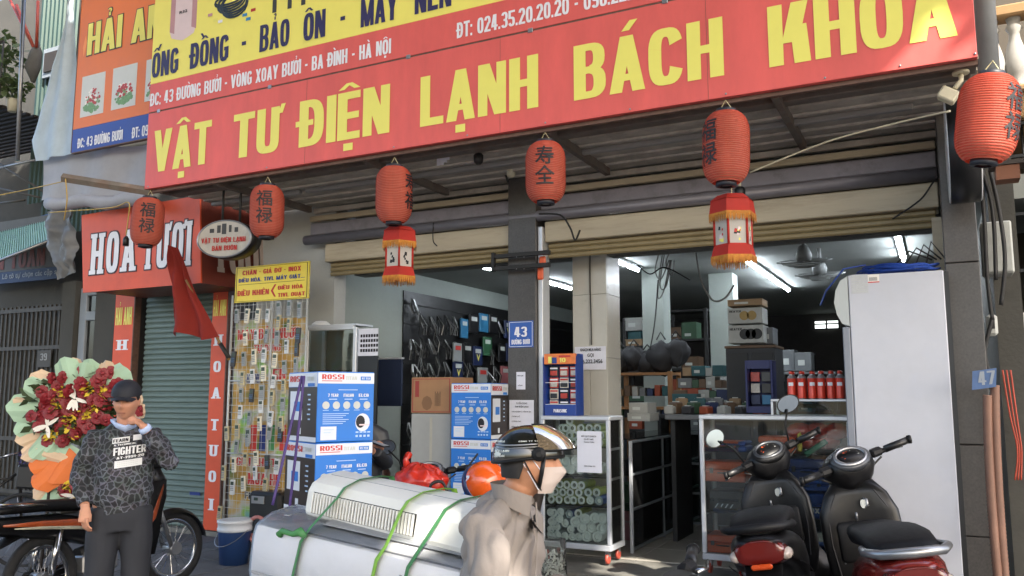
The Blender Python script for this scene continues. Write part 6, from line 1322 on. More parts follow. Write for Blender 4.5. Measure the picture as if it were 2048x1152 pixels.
# black bags / helmets heap on pine shelf top
for k, (px_, py_, r_, lab) in enumerate(((1240, 722, .2, 'leftmost black bag of the heap on the pine shelf'), (1268, 718, .2, 'round black bag next to the tiled pillar'), (1295, 724, .18, 'black bag with white tag in the middle of the heap'), (1322, 715, .26, 'largest black bag of the heap'), (1352, 705, .22, 'black bag right of the first inner pillar'))):
    c0 = P(px_, py_, Y=9.6); t = T('black_bag', lab, 'bag', c0, group='black bags heaped on the pine shelf'); mb = MB()
    mb.grid(18, 12, lambda u, v: Vector((math.cos(u * 2 * math.pi) * math.sin(v * math.pi), math.sin(u * 2 * math.pi) * math.sin(v * math.pi), math.cos(v * math.pi))) * r_ * .66 * (1 + .45 * noise.noise((math.cos(u * 6.283) * 1.6, math.sin(u * 6.283) * 1.6 + k * 3, v * 4)))); mb.build('bag_shell', mat('dusty_black', '#29292c', .8, var=.3, vs=8), t)
    MB().tube([(-.05, 0, r_ * .8), (0, 0, r_ * 1.15), (.06, 0, r_ * .8)], .01, 5).build('strap', m_black, t)
# inner glass counters
for k, (xa, xb, ya_, Y0, lab) in enumerate(((1252, 1268, 0, 7.5, 'long glass counter running into the shop behind the left display case'),)):
    X0c = P(1262, 850, Y=7.6).x; t = T('inner_glass_counter', lab, 'counter', (X0c, 7.6, .152)); Lc = 3.0
    for j in range(4):
        y = Lc * j / 3
        for x in (-.4, 0): MB().bx(x - .03, x, y, y + .03, 0, 1.02, .004).build('post', m_alu if j == 0 else mat('dull_aluminium', '#7a8084', .4, .3, var=.1), t)
    for z in (.02, .38, .7, 1.0): MB().bx(-.035, .002, .031, Lc, z, z + .022, .003).build('rail', mat('dull_aluminium', '#7a8084', .4, .3, var=.1), t)
    MB().bx(-.4, 0, 0, Lc + .03, 1.031, 1.042).build('top_pane', m_cglass, t); MB().bx(-.012, -.008, .03, Lc, .05, 1.0).build('side_pane', m_cglass, t)
    for z in (.38, .7): MB().bx(-.4, -.04, .03, Lc, z - .006, z).build('glass_shelf', MATS['shelf_glass'], t)
    for j in range(6): ibox_ = MB().bx(-.34, -.1, .1 + j * .45, .4 + j * .45, .382 if j % 2 else .702, .56 if j % 2 else .84, .004).build('stock', ms_[(j * 4 + 4) % 9], t)
t = T('rear_glass_counter', 'low glass counter crossing the shop behind the walkway', 'counter', (P(1400, 850, Y=9.6).x, 9.6, .152)); x0_, x1_ = P(1345, 850, Y=9.6).x - t.location.x, P(1640, 850, Y=9.6).x - t.location.x
for j in range(5): x = x0_ + (x1_ - x0_) * j / 4; MB().bx(x, x + .03, 0, .03, 0, 1.0, .003).build('post', MATS['dull_aluminium'], t)
for z in (.0, .33, .66, 1.0): MB().bx(x0_, x1_ + .03, -.002, .032, z, z + .028, .003).build('rail', MATS['dull_aluminium'], t)
MB().bx(x0_, x1_, .01, .014, .03, 1.0).build('front_pane', m_cglass, t); MB().bx(x0_, x1_, .4, .41, 0, 1.0).build('back_panel', m_dark, t)
for z in (.33, .66, 1.01): MB().bx(x0_, x1_, .03, .4, z + .029, z + .034).build('glass_shelf', MATS['shelf_glass'], t)
bp0 = P(1268, 1077, Z=.152); bucket('pink_bucket', 'pink paint bucket with white lid behind the left glass case', (bp0.x, bp0.y, .153), .155, .4, mat('bucket_pink', '#b07c84', .45, var=.08), mat('lid_dull', '#9a9c98', .5))
# blue shop stand inside
t = T('blue_goods_stand', 'blue cardboard goods stand on the counter left of the gas cans', 'display stand', (P(1520, 820, Y=8.0).x, 8.0, P(1520, 826, Y=8.0).z)); a, b_ = P(1496, 800, Y=8.0), P(1548, 720, Y=8.0); w_ = b_.x - a.x; h_ = b_.z - t.location.z
m_dst = mat('stand_dark_blue', '#20275c', .5, var=.08)
for x in (-w_ / 2, w_ / 2 - .02): MB().bx(x, x + .02, 0, .2, 0, h_, .003).build('side_board', m_dst, t)
MB().bx(-w_ / 2 + .021, w_ / 2 - .021, .18, .2, 0, h_).build('back_board', m_dst, t); MB().bx(-w_ / 2 + .021, w_ / 2 - .021, -.002, .02, h_ * .84, h_).build('header', m_dst, t); MB().bx(-w_ / 2 + .021, w_ / 2 - .021, -.002, .16, 0, .06).build('base', m_dst, t)
for k in range(6): MB().bx(-w_ * .38 + (k % 2) * w_ * .4, -w_ * .05 + (k % 2) * w_ * .4, .1, .12, h_ * (.6 - .22 * (k // 2)), h_ * (.78 - .22 * (k // 2)), .002).build('blister_card', m_pk[(k * 2) % 3] if k < 3 else vn[k % 4], t)
cnr = T('service_counter', 'cluttered pale counter under the blue goods stand', 'counter', (P(1470, 900, Y=8.5).x, 8.4, .152)); zt_ = P(1500, 829, Y=8.4).z - .16; MB().bx(-.65, 1.2, -.1, .7, zt_ - .05, zt_, .01).build('counter_top', ms_[6], cnr)
for x in (-.62, .2, 1.12): MB().bx(x, x + .05, .0, .6, 0, zt_ - .051, .005).build('counter_leg', m_dark, cnr)
MB().bx(-.5, 1.1, .62, .66, .1, zt_ - .06).build('counter_back', m_dark, cnr)
for k in range(16):
    px_ = 1340 + k * 12; A = P(px_, 820, Y=8.45 + (k % 3) * .12); t = T('counter_oddment', '%s small item, %s in the clutter on the counter' % (mcn[(k * 4 + 1) % 9], (cn + ['tenth', 'eleventh', 'twelfth', 'thirteenth', 'fourteenth', 'fifteenth', 'sixteenth'])[k]), 'small item', (A.x, A.y, P(1500, 829, Y=8.4).z - .004), group='clutter on the service counter')
    MB().box((0, 0, .04 + .02 * (k % 3)), (.1, .12, .08 + .04 * (k % 3)), .012, Matrix.Rotation(k, 3, 'Z')).build('item_body', ms_[(k * 4 + 1) % 9], t)
    MB().box((0, 0, .085 + .04 * (k % 3)), (.05, .06, .01), .003, Matrix.Rotation(k, 3, 'Z')).build('item_lid', m_disc, t)
dc = T('dark_cabinet', 'dark cabinet carrying the heater cartons by the second inner pillar', 'cabinet', (P(1500, 700, Y=8.7).x, 8.68, .152)); zc = P(1500, 689, Y=8.7).z - .16; xa_, xb_ = P(1452, 700, Y=8.7).x - dc.location.x, P(1550, 700, Y=8.7).x - dc.location.x
MB().bx(xa_, xb_, 0, .5, 0, zc - .03, .004).build('cabinet_body', ms_[4], dc); MB().bx(xa_ - .01, xb_ + .01, -.01, .51, zc - .029, zc - .002, .004).build('cabinet_top', ms_[5], dc)
for k in range(2): MB().bx(xa_ + .02 + k * (xb_ - xa_) / 2, xa_ + (k + 1) * (xb_ - xa_) / 2 - .02, -.012, -.002, .1, zc - .08, .003).build('cabinet_door', m_dark, dc)
rs = T('rear_steel_rack', 'steel rack behind the gas cans carrying two grey cartons', 'rack', (P(1592, 742, Y=11.5).x, 11.45, .152)); zr_ = P(1592, 743, Y=11.5).z - .156
for x in (-.5, .45):
    for y in (0, .4): MB().bx(x, x + .04, y, y + .04, 0, zr_ - .031, .003).build('post', m_dark, rs)
for z in (zr_ - .03, zr_ * .6, zr_ * .3): MB().bx(-.5, .49, -.0, .44, z, z + .028).build('shelf_board', ms_[6], rs)
k = 0
for row, (yb_, hh_) in enumerate(((829, 26), (800, 24), (776, 22), (752, 22))):
    px_ = 1338 + row * 9
    while px_ < 1452 - row * 8 and k < 40:
        w_ = random.choice((14, 18, 22, 28)); mi = random.choice([0, 1, 1, 3, 4, 5, 5, 6, 7, 8, 2]); k += 1
        ibox('stacked_goods', '%s box, %s along tier %s of the goods piled before the inner pillars' % (mcn[mi], (cn + ['tenth', 'eleventh'])[int((px_ - 1338) / 14) % 11], ['one', 'two', 'three', 'four'][row]), 'box', px_, yb_ - random.randint(hh_ - 6, hh_), px_ + w_ - 1, yb_, 9.15 + .03 * row, .25, mi, k % 3 == 0, 'goods piled before the inner pillars'); px_ += w_
pl_ = T('goods_bench', 'low dark bench under the goods piled before the inner pillars', 'bench', (P(1395, 829, Y=9.2).x, 9.1, .152)); zb2 = P(1395, 829, Y=9.15).z - .156; MB().bx(-.45, .5, 0, .5, zb2 - .04, zb2, .004).build('bench_top', m_dark, pl_)
for x in (-.43, .44): MB().bx(x, x + .04, .02, .48, 0, zb2 - .041, .003).build('bench_leg', m_dark, pl_)
# ceiling / wall fans
for k, (px_, py_, Y, lab) in enumerate(((1608, 522, 8.6, 'nearer grey wall fan hanging under the ceiling'), (1640, 548, 9.6, 'farther grey wall fan hanging under the ceiling'))):
    c0 = P(px_, py_, Y=Y); t = T('ceiling_fan', lab, 'fan', c0, group='fans under the shop ceiling'); m_fan = mat('fan_grey', '#7c7e7c', .5, var=.05); TM = Matrix.Rotation(R(12), 3, 'X')
    for j in range(4): rr_ = .26 - j * .055; MB().tube([TM @ Vector((rr_ * math.cos(a), rr_ * math.sin(a), -.02 * j)) for a in [q * math.pi / 14 for q in range(28)]], .006, 5, closed=True).build('guard_ring', m_fan, t)
    for j in range(3): a = j * 2.094; MB().grid(4, 3, lambda u, v: TM @ Vector(((.03 + .2 * u) * math.cos(a + (v - .5) * .9), (.03 + .2 * u) * math.sin(a + (v - .5) * .9), .03 * (v - .5)))).build('blade', m_fan, t)
    MB().lathe([(.07, .0), (.08, .06), (.05, .14), (.025, .16)], n=16, M=TM).build('motor', m_fan, t); MB().tube([(0, 0, .12), (0, .02, .22), (0, .0, IZ - c0.z)], .02, 8).build('stem', m_fan, t)
# bright rear window
A, B = P(1630, 657, Y=IY1 - .05), P(1676, 641, Y=IY1 - .05); t = T('rear_window', 'small bright window in the dark back wall of the shop', 'window', ((A.x + B.x) / 2, IY1 - .05, A.z))
MB().bx(A.x, B.x, IY1 - .03, IY1 - .02, A.z, B.z).build('pane', mat('daylit_pane', '#cfd6d0', .5, var=.1, vs=5, emit=.55, emcol='#dfe8e4'), t, True)
for x in (A.x - .03, (A.x + B.x) / 2 - .015, B.x): MB().bx(x, x + .03, IY1 - .06, IY1 - .031, A.z - .03, B.z + .03).build('frame', m_dark, t, True)
for z in (A.z - .03, (A.z + B.z) / 2, B.z): MB().bx(A.x + .001, B.x - .001, IY1 - .058, IY1 - .033, z, z + .025).build('frame', m_dark, t, True)
# ================================================================ FLAG, FLOWERS, BICYCLE
t = T('red_flag', 'limp red flag on a slanting pole before the green roller shutter', 'flag', P(455, 717, Y=6.45))
m_flag = mat('flag_cloth', '#8a2419', .8, var=.15, vs=5, trans=.2)
def flag_fn(u, v):
    l_ = Vector((336 + 3 * v, 490 + 184 * v)); r_ = Vector((338 + 78 * v, 493 + 178 * v)); q = l_.lerp(r_, u); yy = q.y - 8 * math.sin(u * 6.3) * v
    p = P(q.x, yy, Y=6.25 + .0 * u); p.y += .09 * math.sin(u * 11 + v * 2) * v * (1 - .3 * u) + .05 * noise.noise((u * 4, v * 3, 2)) + .12 * u; return p - t.location
MB().grid(34, 26, flag_fn).build('cloth', m_flag, t)
A, B = P(458, 720, Y=6.45) - t.location, P(372, 560, Y=6.3) - t.location
MB().tube([A, B], [.016, .012], 8).build('pole', mat('bamboo', '#8a6a3a', .6, var=.2), t)
MB().tube([A + Vector((-.0, 0, .02)), A.lerp(B, .2)], .024, 8).build('pole_socket', m_dark, t)
# flower stand
DF = 6.7; fl = T('flower_stand', 'tall arrangement of red roses in mint and peach wrapping paper behind the man', 'flower arrangement', P(175, 840, D=DF)); fl.location.z = 0
uX = _R.copy(); uY = Vector((-_R.y, _R.x, 0))
def FP(zx, zy, dd=0): return P(zx / 2.549, 700 + zy / 2.549, D=DF + dd) - fl.location
m_rose = mat('rose_red', '#7c121c', .5, var=.25, vs=30); m_mint = mat('paper_mint', '#aecbae', .7, var=.06, trans=.2); m_peach = mat('paper_peach', '#dfc2a2', .7, var=.06, trans=.2); m_orp = mat('paper_orange', '#cf6a28', .6, var=.1); m_yf = mat('flower_yellow', '#d2b432', .6, var=.25, vs=30); m_wf = mat('flower_white', '#d8d2c8', .6, var=.06)
mb = MB(); mb.ell((0, -.004, 0), (.016, .014, .017), 8, 6)
rq = random.Random(5)
for ring, (n_, rad, tl, sz) in enumerate(((3, .012, .5, .024), (5, .021, .75, .032), (7, .03, 1.05, .036), (9, .037, 1.35, .038))):
    for k in range(n_):
        a = k * 6.283 / n_ + ring * .7 + rq.uniform(-.2, .2); ca, sa = math.cos(a), math.sin(a)
        def petal(u, v):
            w_ = (u - .5) * sz * 1.5 * math.sin(math.pi * (.25 + .65 * v)); rr_ = rad * (.45 + .6 * v ** 1.2 * (.7 + .35 * ring)); back = -.02 + .026 * (1 - abs(v - .55)) - ring * .007
            return Vector((ca * rr_ - sa * w_, -back - .008 * (1 - (2 * u - 1) ** 2) * 0, sa * rr_ + ca * w_))
        mb.grid(2, 3, petal)
rose0 = mb.build('rose', m_rose, fl); first = True
for (zx, zy) in ((430, 98), (568, 115), (276, 142), (373, 160), (422, 172), (500, 160), (665, 172), (207, 212), (273, 233), (345, 270), (423, 220), (500, 215), (478, 255), (518, 255), (225, 288), (250, 315), (318, 318), (148, 335), (392, 332), (433, 283), (425, 368), (335, 375), (293, 400), (195, 388), (229, 457), (323, 462), (395, 425), (715, 303), (490, 340), (530, 300), (322, 715), (392, 683), (440, 708), (330, 235), (560, 210), (600, 180), (620, 260), (300, 190), (250, 250), (370, 410), (265, 335), (450, 400), (365, 210), (460, 330), (350, 300), (200, 330), (540, 360), (330, 140), (520, 120)):
    p = FP(zx, zy, random.uniform(-.06, .03)); rot = (random.uniform(-.5, .4), random.uniform(0, 6), R(52) + random.uniform(-.5, .5)); s_ = random.uniform(.9, 1.15)
    if first: rose0.location = p; rose0.rotation_euler = rot; rose0.scale = (s_,) * 3; first = False
    else: inst(rose0, fl, p, rot, (s_,) * 3)
cen = FP(380, 290)
def paper(zx, zy, m_, sz, dd=.08):
    sz *= rq.uniform(.7, 1.1); dd += rq.uniform(-.03, .03)
    p = FP(zx, zy, dd); d = (p - (cen if zy < 520 else FP(330, 560))); d = (d - uY * d.dot(uY)).normalized(); n_ = uY; sd_ = d.cross(n_)
    MB().grid(5, 5, lambda u, v: p + d * sz * (v - .55) * (1.3 - .9 * abs(u - .45)) + sd_ * sz * (u - .5) * (1.15 - .3 * v) + n_ * (-.035 * math.sin(u * math.pi) - .05 * v + .03 * noise.noise((zx, zy, u * 3))), False).build('wrapping_paper', m_, fl)
for (zx, zy) in ((360, 115), (470, 100), (205, 195), (150, 295), (165, 395), (345, 540), (335, 640), (275, 735), (610, 150), (440, 130), (230, 500), (300, 460)): paper(zx, zy, m_mint, .23)
for (zx, zy) in ((395, 85), (540, 118), (235, 165), (155, 440), (190, 510), (275, 530), (250, 705), (140, 262), (700, 250), (720, 310), (380, 600), (560, 100)): paper(zx, zy, m_peach, .18, .1)
for (zx, zy) in ((275, 575), (260, 645), (330, 600)): paper(zx, zy, m_orp, .26, .05)
for (zx, zy) in ((320, 210), (465, 185), (295, 275), (355, 345), (490, 300), (440, 325), (355, 415), (530, 205), (350, 680), (265, 430), (420, 745)):
    p = FP(zx, zy, 0); mb = MB(); leaves(mb, (0, 0, 0), (.06, .04, .06), 26, .05, rnd=rq); o = mb.build('yellow_flower', m_yf, fl); o.location = p
for (zx, zy) in ((380, 245), (240, 385), (380, 745)):
    p = FP(zx, zy, -.03); mb = MB()
    for k in range(7): a = rq.uniform(0, 6.28); mb.grid(2, 3, lambda u, v: Vector((math.cos(a) * .1 * v - math.sin(a) * .03 * (u - .5) * math.sin(.4 + 2.5 * v), -.02 * v, math.sin(a) * .1 * v + math.cos(a) * .03 * (u - .5) * math.sin(.4 + 2.5 * v))))
    o = mb.build('white_flower', m_wf, fl); o.location = p; o.rotation_euler.z = R(52)
mb = MB()
for k in range(420): a, r_ = rq.uniform(0, 6.28), rq.random() ** .5; leaves(mb, FP(385 + 230 * r_ * math.cos(a), 290 + 180 * r_ * math.sin(a), .05), (.04, .03, .04), 1, .1, rnd=rq)
leaves(mb, FP(340, 720, .05), (.2, .05, .12), 40, .09, rnd=rq)
o = mb.build('rose_leaves', m_leafd, fl); o['kind'] = 'stuff'
for s_ in (-1, 1): MB().tube([FP(330 + 60 * s_, 560, .15), Vector((0, 0, 0)) + uX * .28 * s_ + uY * -.05], .014, 6).build('stand_leg', m_wood, fl)
MB().tube([FP(330, 500, .15), uY * .35], .014, 6).build('stand_leg', m_wood, fl); MB().tube([FP(340, 150, .14), FP(330, 740, .12)], .02, 6).build('stand_post', m_wood, fl)
# bicycle
t = T('old_bicycle', 'old black bicycle with purple flowers in its basket behind the motorbike', 'bicycle', (0, 0, 0)); c0 = P(43, 1014, D=7.9); t.location = (c0.x, c0.y, 0); t.rotation_euler = (0, R(3), R(28))
m_tyre = mat('tyre_rubber', '#1b1b1c', .8, var=.2, vs=20, bump=.3, bs=100); m_chr = mat('chrome', '#b5b6b8', .15, 1, var=.05)
for x in (0, -1.05):
    w_ = MB(); w_.tube([(x + .33 * math.cos(a), 0, .34 + .33 * math.sin(a)) for a in [k * math.pi / 24 for k in range(48)]], .018, 8, closed=True); w_ = w_.build('wheel', m_tyre, t)
    mb = MB()
    for k in range(24): a = k * math.pi / 12; mb.cyl((x, .02 * (-1) ** k, .34), (x + .31 * math.cos(a), 0, .34 + .31 * math.sin(a)), .0018, 4)
    o = mb.build('spokes', m_chr, w_); o['kind'] = 'stuff'
for pts, r_ in ((((0, 0, .34), (-.1, 0, .95), (-.12, 0, 1.02)), .014), (((-.12, 0, .85), (-.6, 0, .45), (-1.05, 0, .34)), .014), (((-.6, 0, .45), (-.68, 0, .9)), .014), (((-.68, 0, .82), (-1.05, 0, .34)), .01), (((-.14, 0, .8), (-.66, 0, .8)), .012)): MB().tube(pts, r_, 8).build('frame_tube', m_black, t)
MB().tube([(-.12, -.28, 1.03), (-.08, 0, 1.06), (-.12, .28, 1.03)], .012, 8).build('handlebar', m_chr, t); MB().box((-.7, 0, .95), (.26, .16, .06), .025).build('saddle', m_black, t)
MB().box((.12, 0, .85), (.3, .34, .22), .02).build('basket', m_black, t)
mb = MB(); leaves(mb, (.1, 0, 1.0), (.2, .18, .1), 150, .05, rnd=rq); o = mb.build('purple_flowers', mat('flower_purple', '#3f3470', .6, var=.3, vs=20), t); o['kind'] = 'stuff'
# ================================================================ MOTORBIKES
m_blk = mat('gloss_black_paint', '#0b0b0d', .36, spec=.3, var=.1, vs=3, coat=.04, dirt='#2b2a2a', dirt_amt=.3, ds=8); m_mblk = mat('matt_black_plastic', '#101012', .55, spec=.3, var=.15, vs=10); m_seat = mat('seat_vinyl', '#0d0d0f', .55, spec=.25, var=.12, vs=40, bump=.15, bs=200); m_redpt = mat('dark_red_paint', '#6e1c17', .22, var=.08, coat=.5); m_lampr = mat('lamp_red', '#5e1612', .18, var=.1, coat=.6); m_lampc = mat('lamp_clear', '#b9aba0', .15, var=.05, coat=.5); m_mir = mat('mirror_face', '#7c8896', .12, 1, var=0); m_dial = mat('dial_face', '#3a3d42', .3, var=.2, vs=40); m_lampo = mat('lamp_orange', '#c44a1c', .25, coat=.4)
def sup(cx, cy, cz, a, b_, p=2.6, n=20, ax='y', tilt=0):
    out = []
    for k in range(n):
        q = 2 * math.pi * k / n; x, z = a * _sp(math.cos(q), p), b_ * _sp(math.sin(q), p)
        out.append(Vector((cx + x, cy + z * math.sin(tilt), cz + z * math.cos(tilt))) if ax == 'y' else Vector((cx + x, cy + z, cz)))
    return out
def bikewheel(t, y, r, wd, spokes, z=None, yaw=0):
    z = z or r; M = Matrix.Rotation(yaw, 3, 'Z'); c = Vector((0, y, z))
    w_ = MB(); w_.tube([c + M @ Vector((0, (r - wd) * math.cos(a), (r - wd) * math.sin(a))) for a in [k * math.pi / 20 for k in range(40)]], (wd, wd * 1.05), 12, closed=True); w_ = w_.build('tyre', m_tyre, t)
    MB().tube([c + M @ Vector((0, (r - wd * 2) * math.cos(a), (r - wd * 2) * math.sin(a))) for a in [k * math.pi / 20 for k in range(40)]], (.012, .028), 8, closed=True).build('rim', m_chr if spokes else m_mblk, w_)
    mb = MB()
    if spokes:
        for k in range(28): a = k * math.pi / 14; mb.tube([c + M @ Vector((.03 * (-1) ** k, 0, 0)), c + M @ Vector((0, (r - wd * 2) * math.cos(a), (r - wd * 2) * math.sin(a)))], .0018, 4)
    else:
        for k in range(5): a = k * 1.2566; mb.tube([c, c + M @ Vector((0, (r - wd * 2) * math.cos(a), (r - wd * 2) * math.sin(a)))], (.018, .03), 8)
    o = mb.build('spokes', m_chr if spokes else m_mblk, w_); o['kind'] = 'stuff'
    MB().cyl(c + M @ Vector((-.06, 0, 0)), c + M @ Vector((.06, 0, 0)), .05, 16).build('hub', m_steel, w_)
    return w_
def scooter(label, loc, rz, lean, turn, body=m_blk, tail=m_blk, style='scooter', plate=None, mirrors=(1, 1), group='scooters parked before the shop', dashm='#'):
    t = T('motor_scooter' if style == 'scooter' else 'motorbike', label, 'scooter' if style == 'scooter' else 'motorbike', loc, group=group if style == 'scooter' else None)
    t.rotation_euler = (0, lean, rz); cub = style == 'cub'; WB = 1.24; r = .29 if cub else .25
    TM = Matrix.Rotation(turn, 3, Vector((0, -.43, .9))); piv = Vector((0, 1.0, 1.0))
    def V(x, y, z): return piv + TM @ Vector((x, y - 1.0, z - 1.0))
    bikewheel(t, 0, r, .034 if cub else .05, cub); bikewheel(t, WB, r, .03 if cub else .045, cub, yaw=turn * .8)
    if not cub:
        MB().loft([sup(0, y, z, a, b_, 2.8) for y, z, a, b_ in ((-.42, .70, .06, .035), (-.36, .67, .12, .075), (-.2, .64, .165, .11), (0, .58, .18, .14), (.25, .52, .175, .16), (.45, .43, .15, .15), (.58, .36, .12, .1))]).build('tail_body', tail, t)
        MB().loft([sup(0, y, z, a, b_, 2.8) for y, z, a, b_ in ((-.36, .765, .08, .02), (-.3, .775, .135, .04), (-.1, .785, .15, .05), (.1, .775, .15, .05), (.3, .745, .145, .055), (.5, .73, .13, .05), (.62, .72, .09, .03))]).build('seat', m_seat, t)
        MB().loft([sup(0, y, z, .145, h_, 4) for y, z, h_ in ((.55, .31, .04), (.75, .29, .03), (.95, .29, .03), (1.02, .33, .05))]).build('floor_board', m_mblk, t)
        sh_ = [(.24, 1.06, .10, .05), (.32, 1.02, .17, .06), (.45, .99, .205, .06), (.62, .985, .215, .06), (.76, .985, .21, .06), (.86, .985, .17, .055), (.93, .985, .11, .05)]
        MB().loft([[Vector((a * _sp(math.cos(q), 3), y + b_ * _sp(math.sin(q), 2) + .09 * abs(a * _sp(math.cos(q), 3) / .2) ** 2 * -.6, z)) for q in [2 * math.pi * k / 24 for k in range(24)]] for z, y, a, b_ in sh_]).build('leg_shield', body, t)
        MB().loft([[Vector((a * _sp(math.cos(q), 4), .915 + b_ * _sp(math.sin(q), 4) - .0, z)) for q in [2 * math.pi * k / 20 for k in range(20)]] for z, a, b_ in ((.5, .12, .01), (.52, .135, .02), (.7, .135, .02), (.72, .12, .01))]).build('glove_box_lid', m_mblk, t)
        MB().tube([(.035, .905, .835), (.05, .895, .83), (.05, .895, .8), (.035, .9, .79)], .008, 6).build('key_slot', m_steel, t); MB().loft([sup(.03, .90, .81, .016, .024, 2.6, 12), sup(.03, .893, .81, .016, .024, 2.6, 12)]).build('key_plate', m_disc, t)
        MB().loft([sup(0, y, z, a, b_, 2.6) for y, z, a, b_ in ((-.435, .7, .07, .03), (-.44, .67, .11, .05), (-.38, .66, .135, .062))]).build('tail_lamp', m_lampr, t)
        for s_ in (-1, 1): MB().ell((.115 * s_, -.38, .655), (.035, .06, .03), 12, 8).build('turn_signal', m_lampc, t)
        MB().box((0, -.45, .61), (.1, .02, .025), .008).build('rear_reflector', m_lampo, t)
        MB().loft([sup(0, y, z, a, .012, 3) for y, z, a in ((-.36, .63, .09), (-.46, .5, .08), (-.5, .38, .07))]).build('rear_fender', m_mblk, t)
        pl = MB().box((0, -.505, .45), (.17, .006, .13), .003, Matrix.Rotation(R(-12), 3, 'X')).build('number_plate', m_white, t)
        gb = [(-.15, -.12, .76), (-.165, -.3, .775), (-.12, -.43, .785), (0, -.47, .79), (.12, -.43, .785), (.165, -.3, .775), (.15, -.12, .76)]
        MB().tube(gb, [.014, .018, .02, .022, .02, .018, .014], 10).build('grab_rail', m_steel if tail is not m_blk else m_mblk, t)
        MB().tube([(.17, .2, .28), (.19, -.1, .27), (.19, -.4, .33)], [.025, .055, .05], 12).build('exhaust', m_mblk, t); MB().tube([(.19, -.06, .33), (.19, -.38, .385)], (.012, .03), 8).build('exhaust_guard', m_chr, t)
        MB().tube([(-.1, -.02, .26), (-.11, -.22, .62)], .022, 10).build('shock_absorber', m_steel, t)
        ck = MB()
        for k in range(8): ck.tube([Vector((-.105 - .0005 * k, -.04 - .02 * k, .3 + .035 * k)) + Vector((.034 * math.cos(a), .034 * math.sin(a) * .9, .02 * math.sin(a))) for a in [j * .7854 for j in range(8)]], .006, 5, closed=True)
        o = ck.build('spring', m_redpt, t); o['kind'] = 'stuff'
    else:
        MB().loft([sup(0, y, z, a, b_, 2.8) for y, z, a, b_ in ((-.5, .72, .03, .02), (-.42, .69, .07, .05), (-.2, .66, .1, .07), (.1, .62, .11, .09), (.35, .56, .1, .1), (.55, .5, .06, .08))]).build('side_cowl', body, t)
        MB().loft([sup(0, y, z, a, b_, 2.8) for y, z, a, b_ in ((-.42, .775, .07, .015), (-.3, .785, .1, .035), (0, .775, .115, .04), (.25, .75, .115, .045), (.45, .74, .1, .04), (.58, .73, .06, .02))]).build('seat', m_seat, t)
        for s_ in (-1, 1):
            MB().loft([sup(.115 * s_, y, z, .004, h_, 2) for y, z, h_ in ((-.38, .69, .006), (-.1, .665, .02), (.2, .63, .03), (.42, .57, .01))]).build('side_stripe', mat('stripe_orange', '#93421c', .3, var=.35, vs=12), t)
            MB().loft([sup(.118 * s_, y, z, .004, h_, 2) for y, z, h_ in ((-.3, .66, .004), (-.1, .64, .01), (.2, .6, .012), (.36, .56, .005))]).build('side_stripe', mat('stripe_silver', '#a4a08c', .3, var=.3, vs=12), t)
        MB().tube([(0, .95, .85), (0, .6, .45), (0, .3, .4)], .045, 10).build('frame_spine', m_mblk, t)
        for s_ in (-1, 1):
            MB().loft([[Vector((s_ * (.1 + w2) + 0 * y, y + dy * w1, z)) for w1, w2 in ((-1, .0), (-1, .012), (1, .03), (1, .015))] for z, y, dy, in ((.3, .86, .05), (.45, .86, .1), (.65, .9, .1), (.85, .98, .06))]).build('leg_shield', m_mblk, t)
            MB().loft([sup(s_ * .15, y, z, .004, h_, 2) for y, z, h_ in ((.8, .5, .01), (.9, .62, .05), (.98, .8, .02))]).build('front_stripe', MATS['stripe_orange'], t)
        MB().loft([[V(a * _sp(math.cos(q), 2.6), y + b_ * _sp(math.sin(q), 2.6), z) for q in [2 * math.pi * k / 20 for k in range(20)]] for z, y, a, b_ in ((.6, 1.08, .06, .04), (.72, 1.06, .11, .07), (.86, 1.03, .13, .08), (.95, 1.0, .1, .06))]).build('front_cowl', body, t)
        MB().box((0, .45, .33), (.22, .32, .2), .05).build('engine', m_steel, t); MB().tube([(.1, .4, .24), (.13, .1, .22), (.14, -.35, .26)], [.02, .045, .05], 12).build('exhaust', m_chr, t)
        MB().box((-.08, .2, .3), (.04, .55, .09), .02).build('chain_case', m_mblk, t)
        for s_ in (-1, 1): MB().tube([(s_ * .09, 0, .32), (s_ * .09, .08, .62)], .025, 10).build('shock_absorber', m_chr, t)
        MB().tube([(-.1, -.05, .78), (-.11, -.4, .82), (0, -.52, .83), (.11, -.4, .82), (.1, -.05, .78)], .013, 8).build('grab_rail', m_chr, t)
        MB().loft([sup(0, y, z, a, b_, 2.6) for y, z, a, b_ in ((-.56, .68, .05, .03), (-.52, .68, .08, .05), (-.42, .69, .09, .05))]).build('tail_lamp', m_lampr, t)
        MB().loft([sup(0, y, z, a, .012, 3) for y, z, a in ((-.2, .6, .07), (-.45, .52, .07), (-.62, .36, .065))]).build('rear_fender', m_mblk, t)
        PM = Matrix.Rotation(R(-28), 3, 'X'); pt = Vector((0, -.64, .44)); pl = MB().box(pt, (.2, .006, .15), .003, PM).build('number_plate', m_pwhite, t)
        for s_, dz, h_ in (('29-P1', .008, .05), ('5501', -.062, .05)): blk(t, s_, pt + PM @ Vector((-.08, -.004, dz)), X_, PM @ Z_, .16, h_, m_ink, wrld=False)
    # front end, turning with the bars
    for s_ in (-1, 1): MB().tube([V(s_ * .06, 1.02, .75), V(s_ * .06, WB - .02, r)], .018, 10).build('fork_leg', m_steel if cub else m_mblk, t)
    MB().grid(16, 6, lambda u, v: V((v - .5) * (.11 if cub else .15), WB + (r + .03 - .02 * abs(v - .5) * 4 * .3) * math.cos(R(200 - 190 * u)) * 1.0, r + (r + .03 - .03 * (2 * v - 1) ** 2) * math.sin(R(200 - 190 * u)))).build('front_fender', body if not cub else m_blk, t)
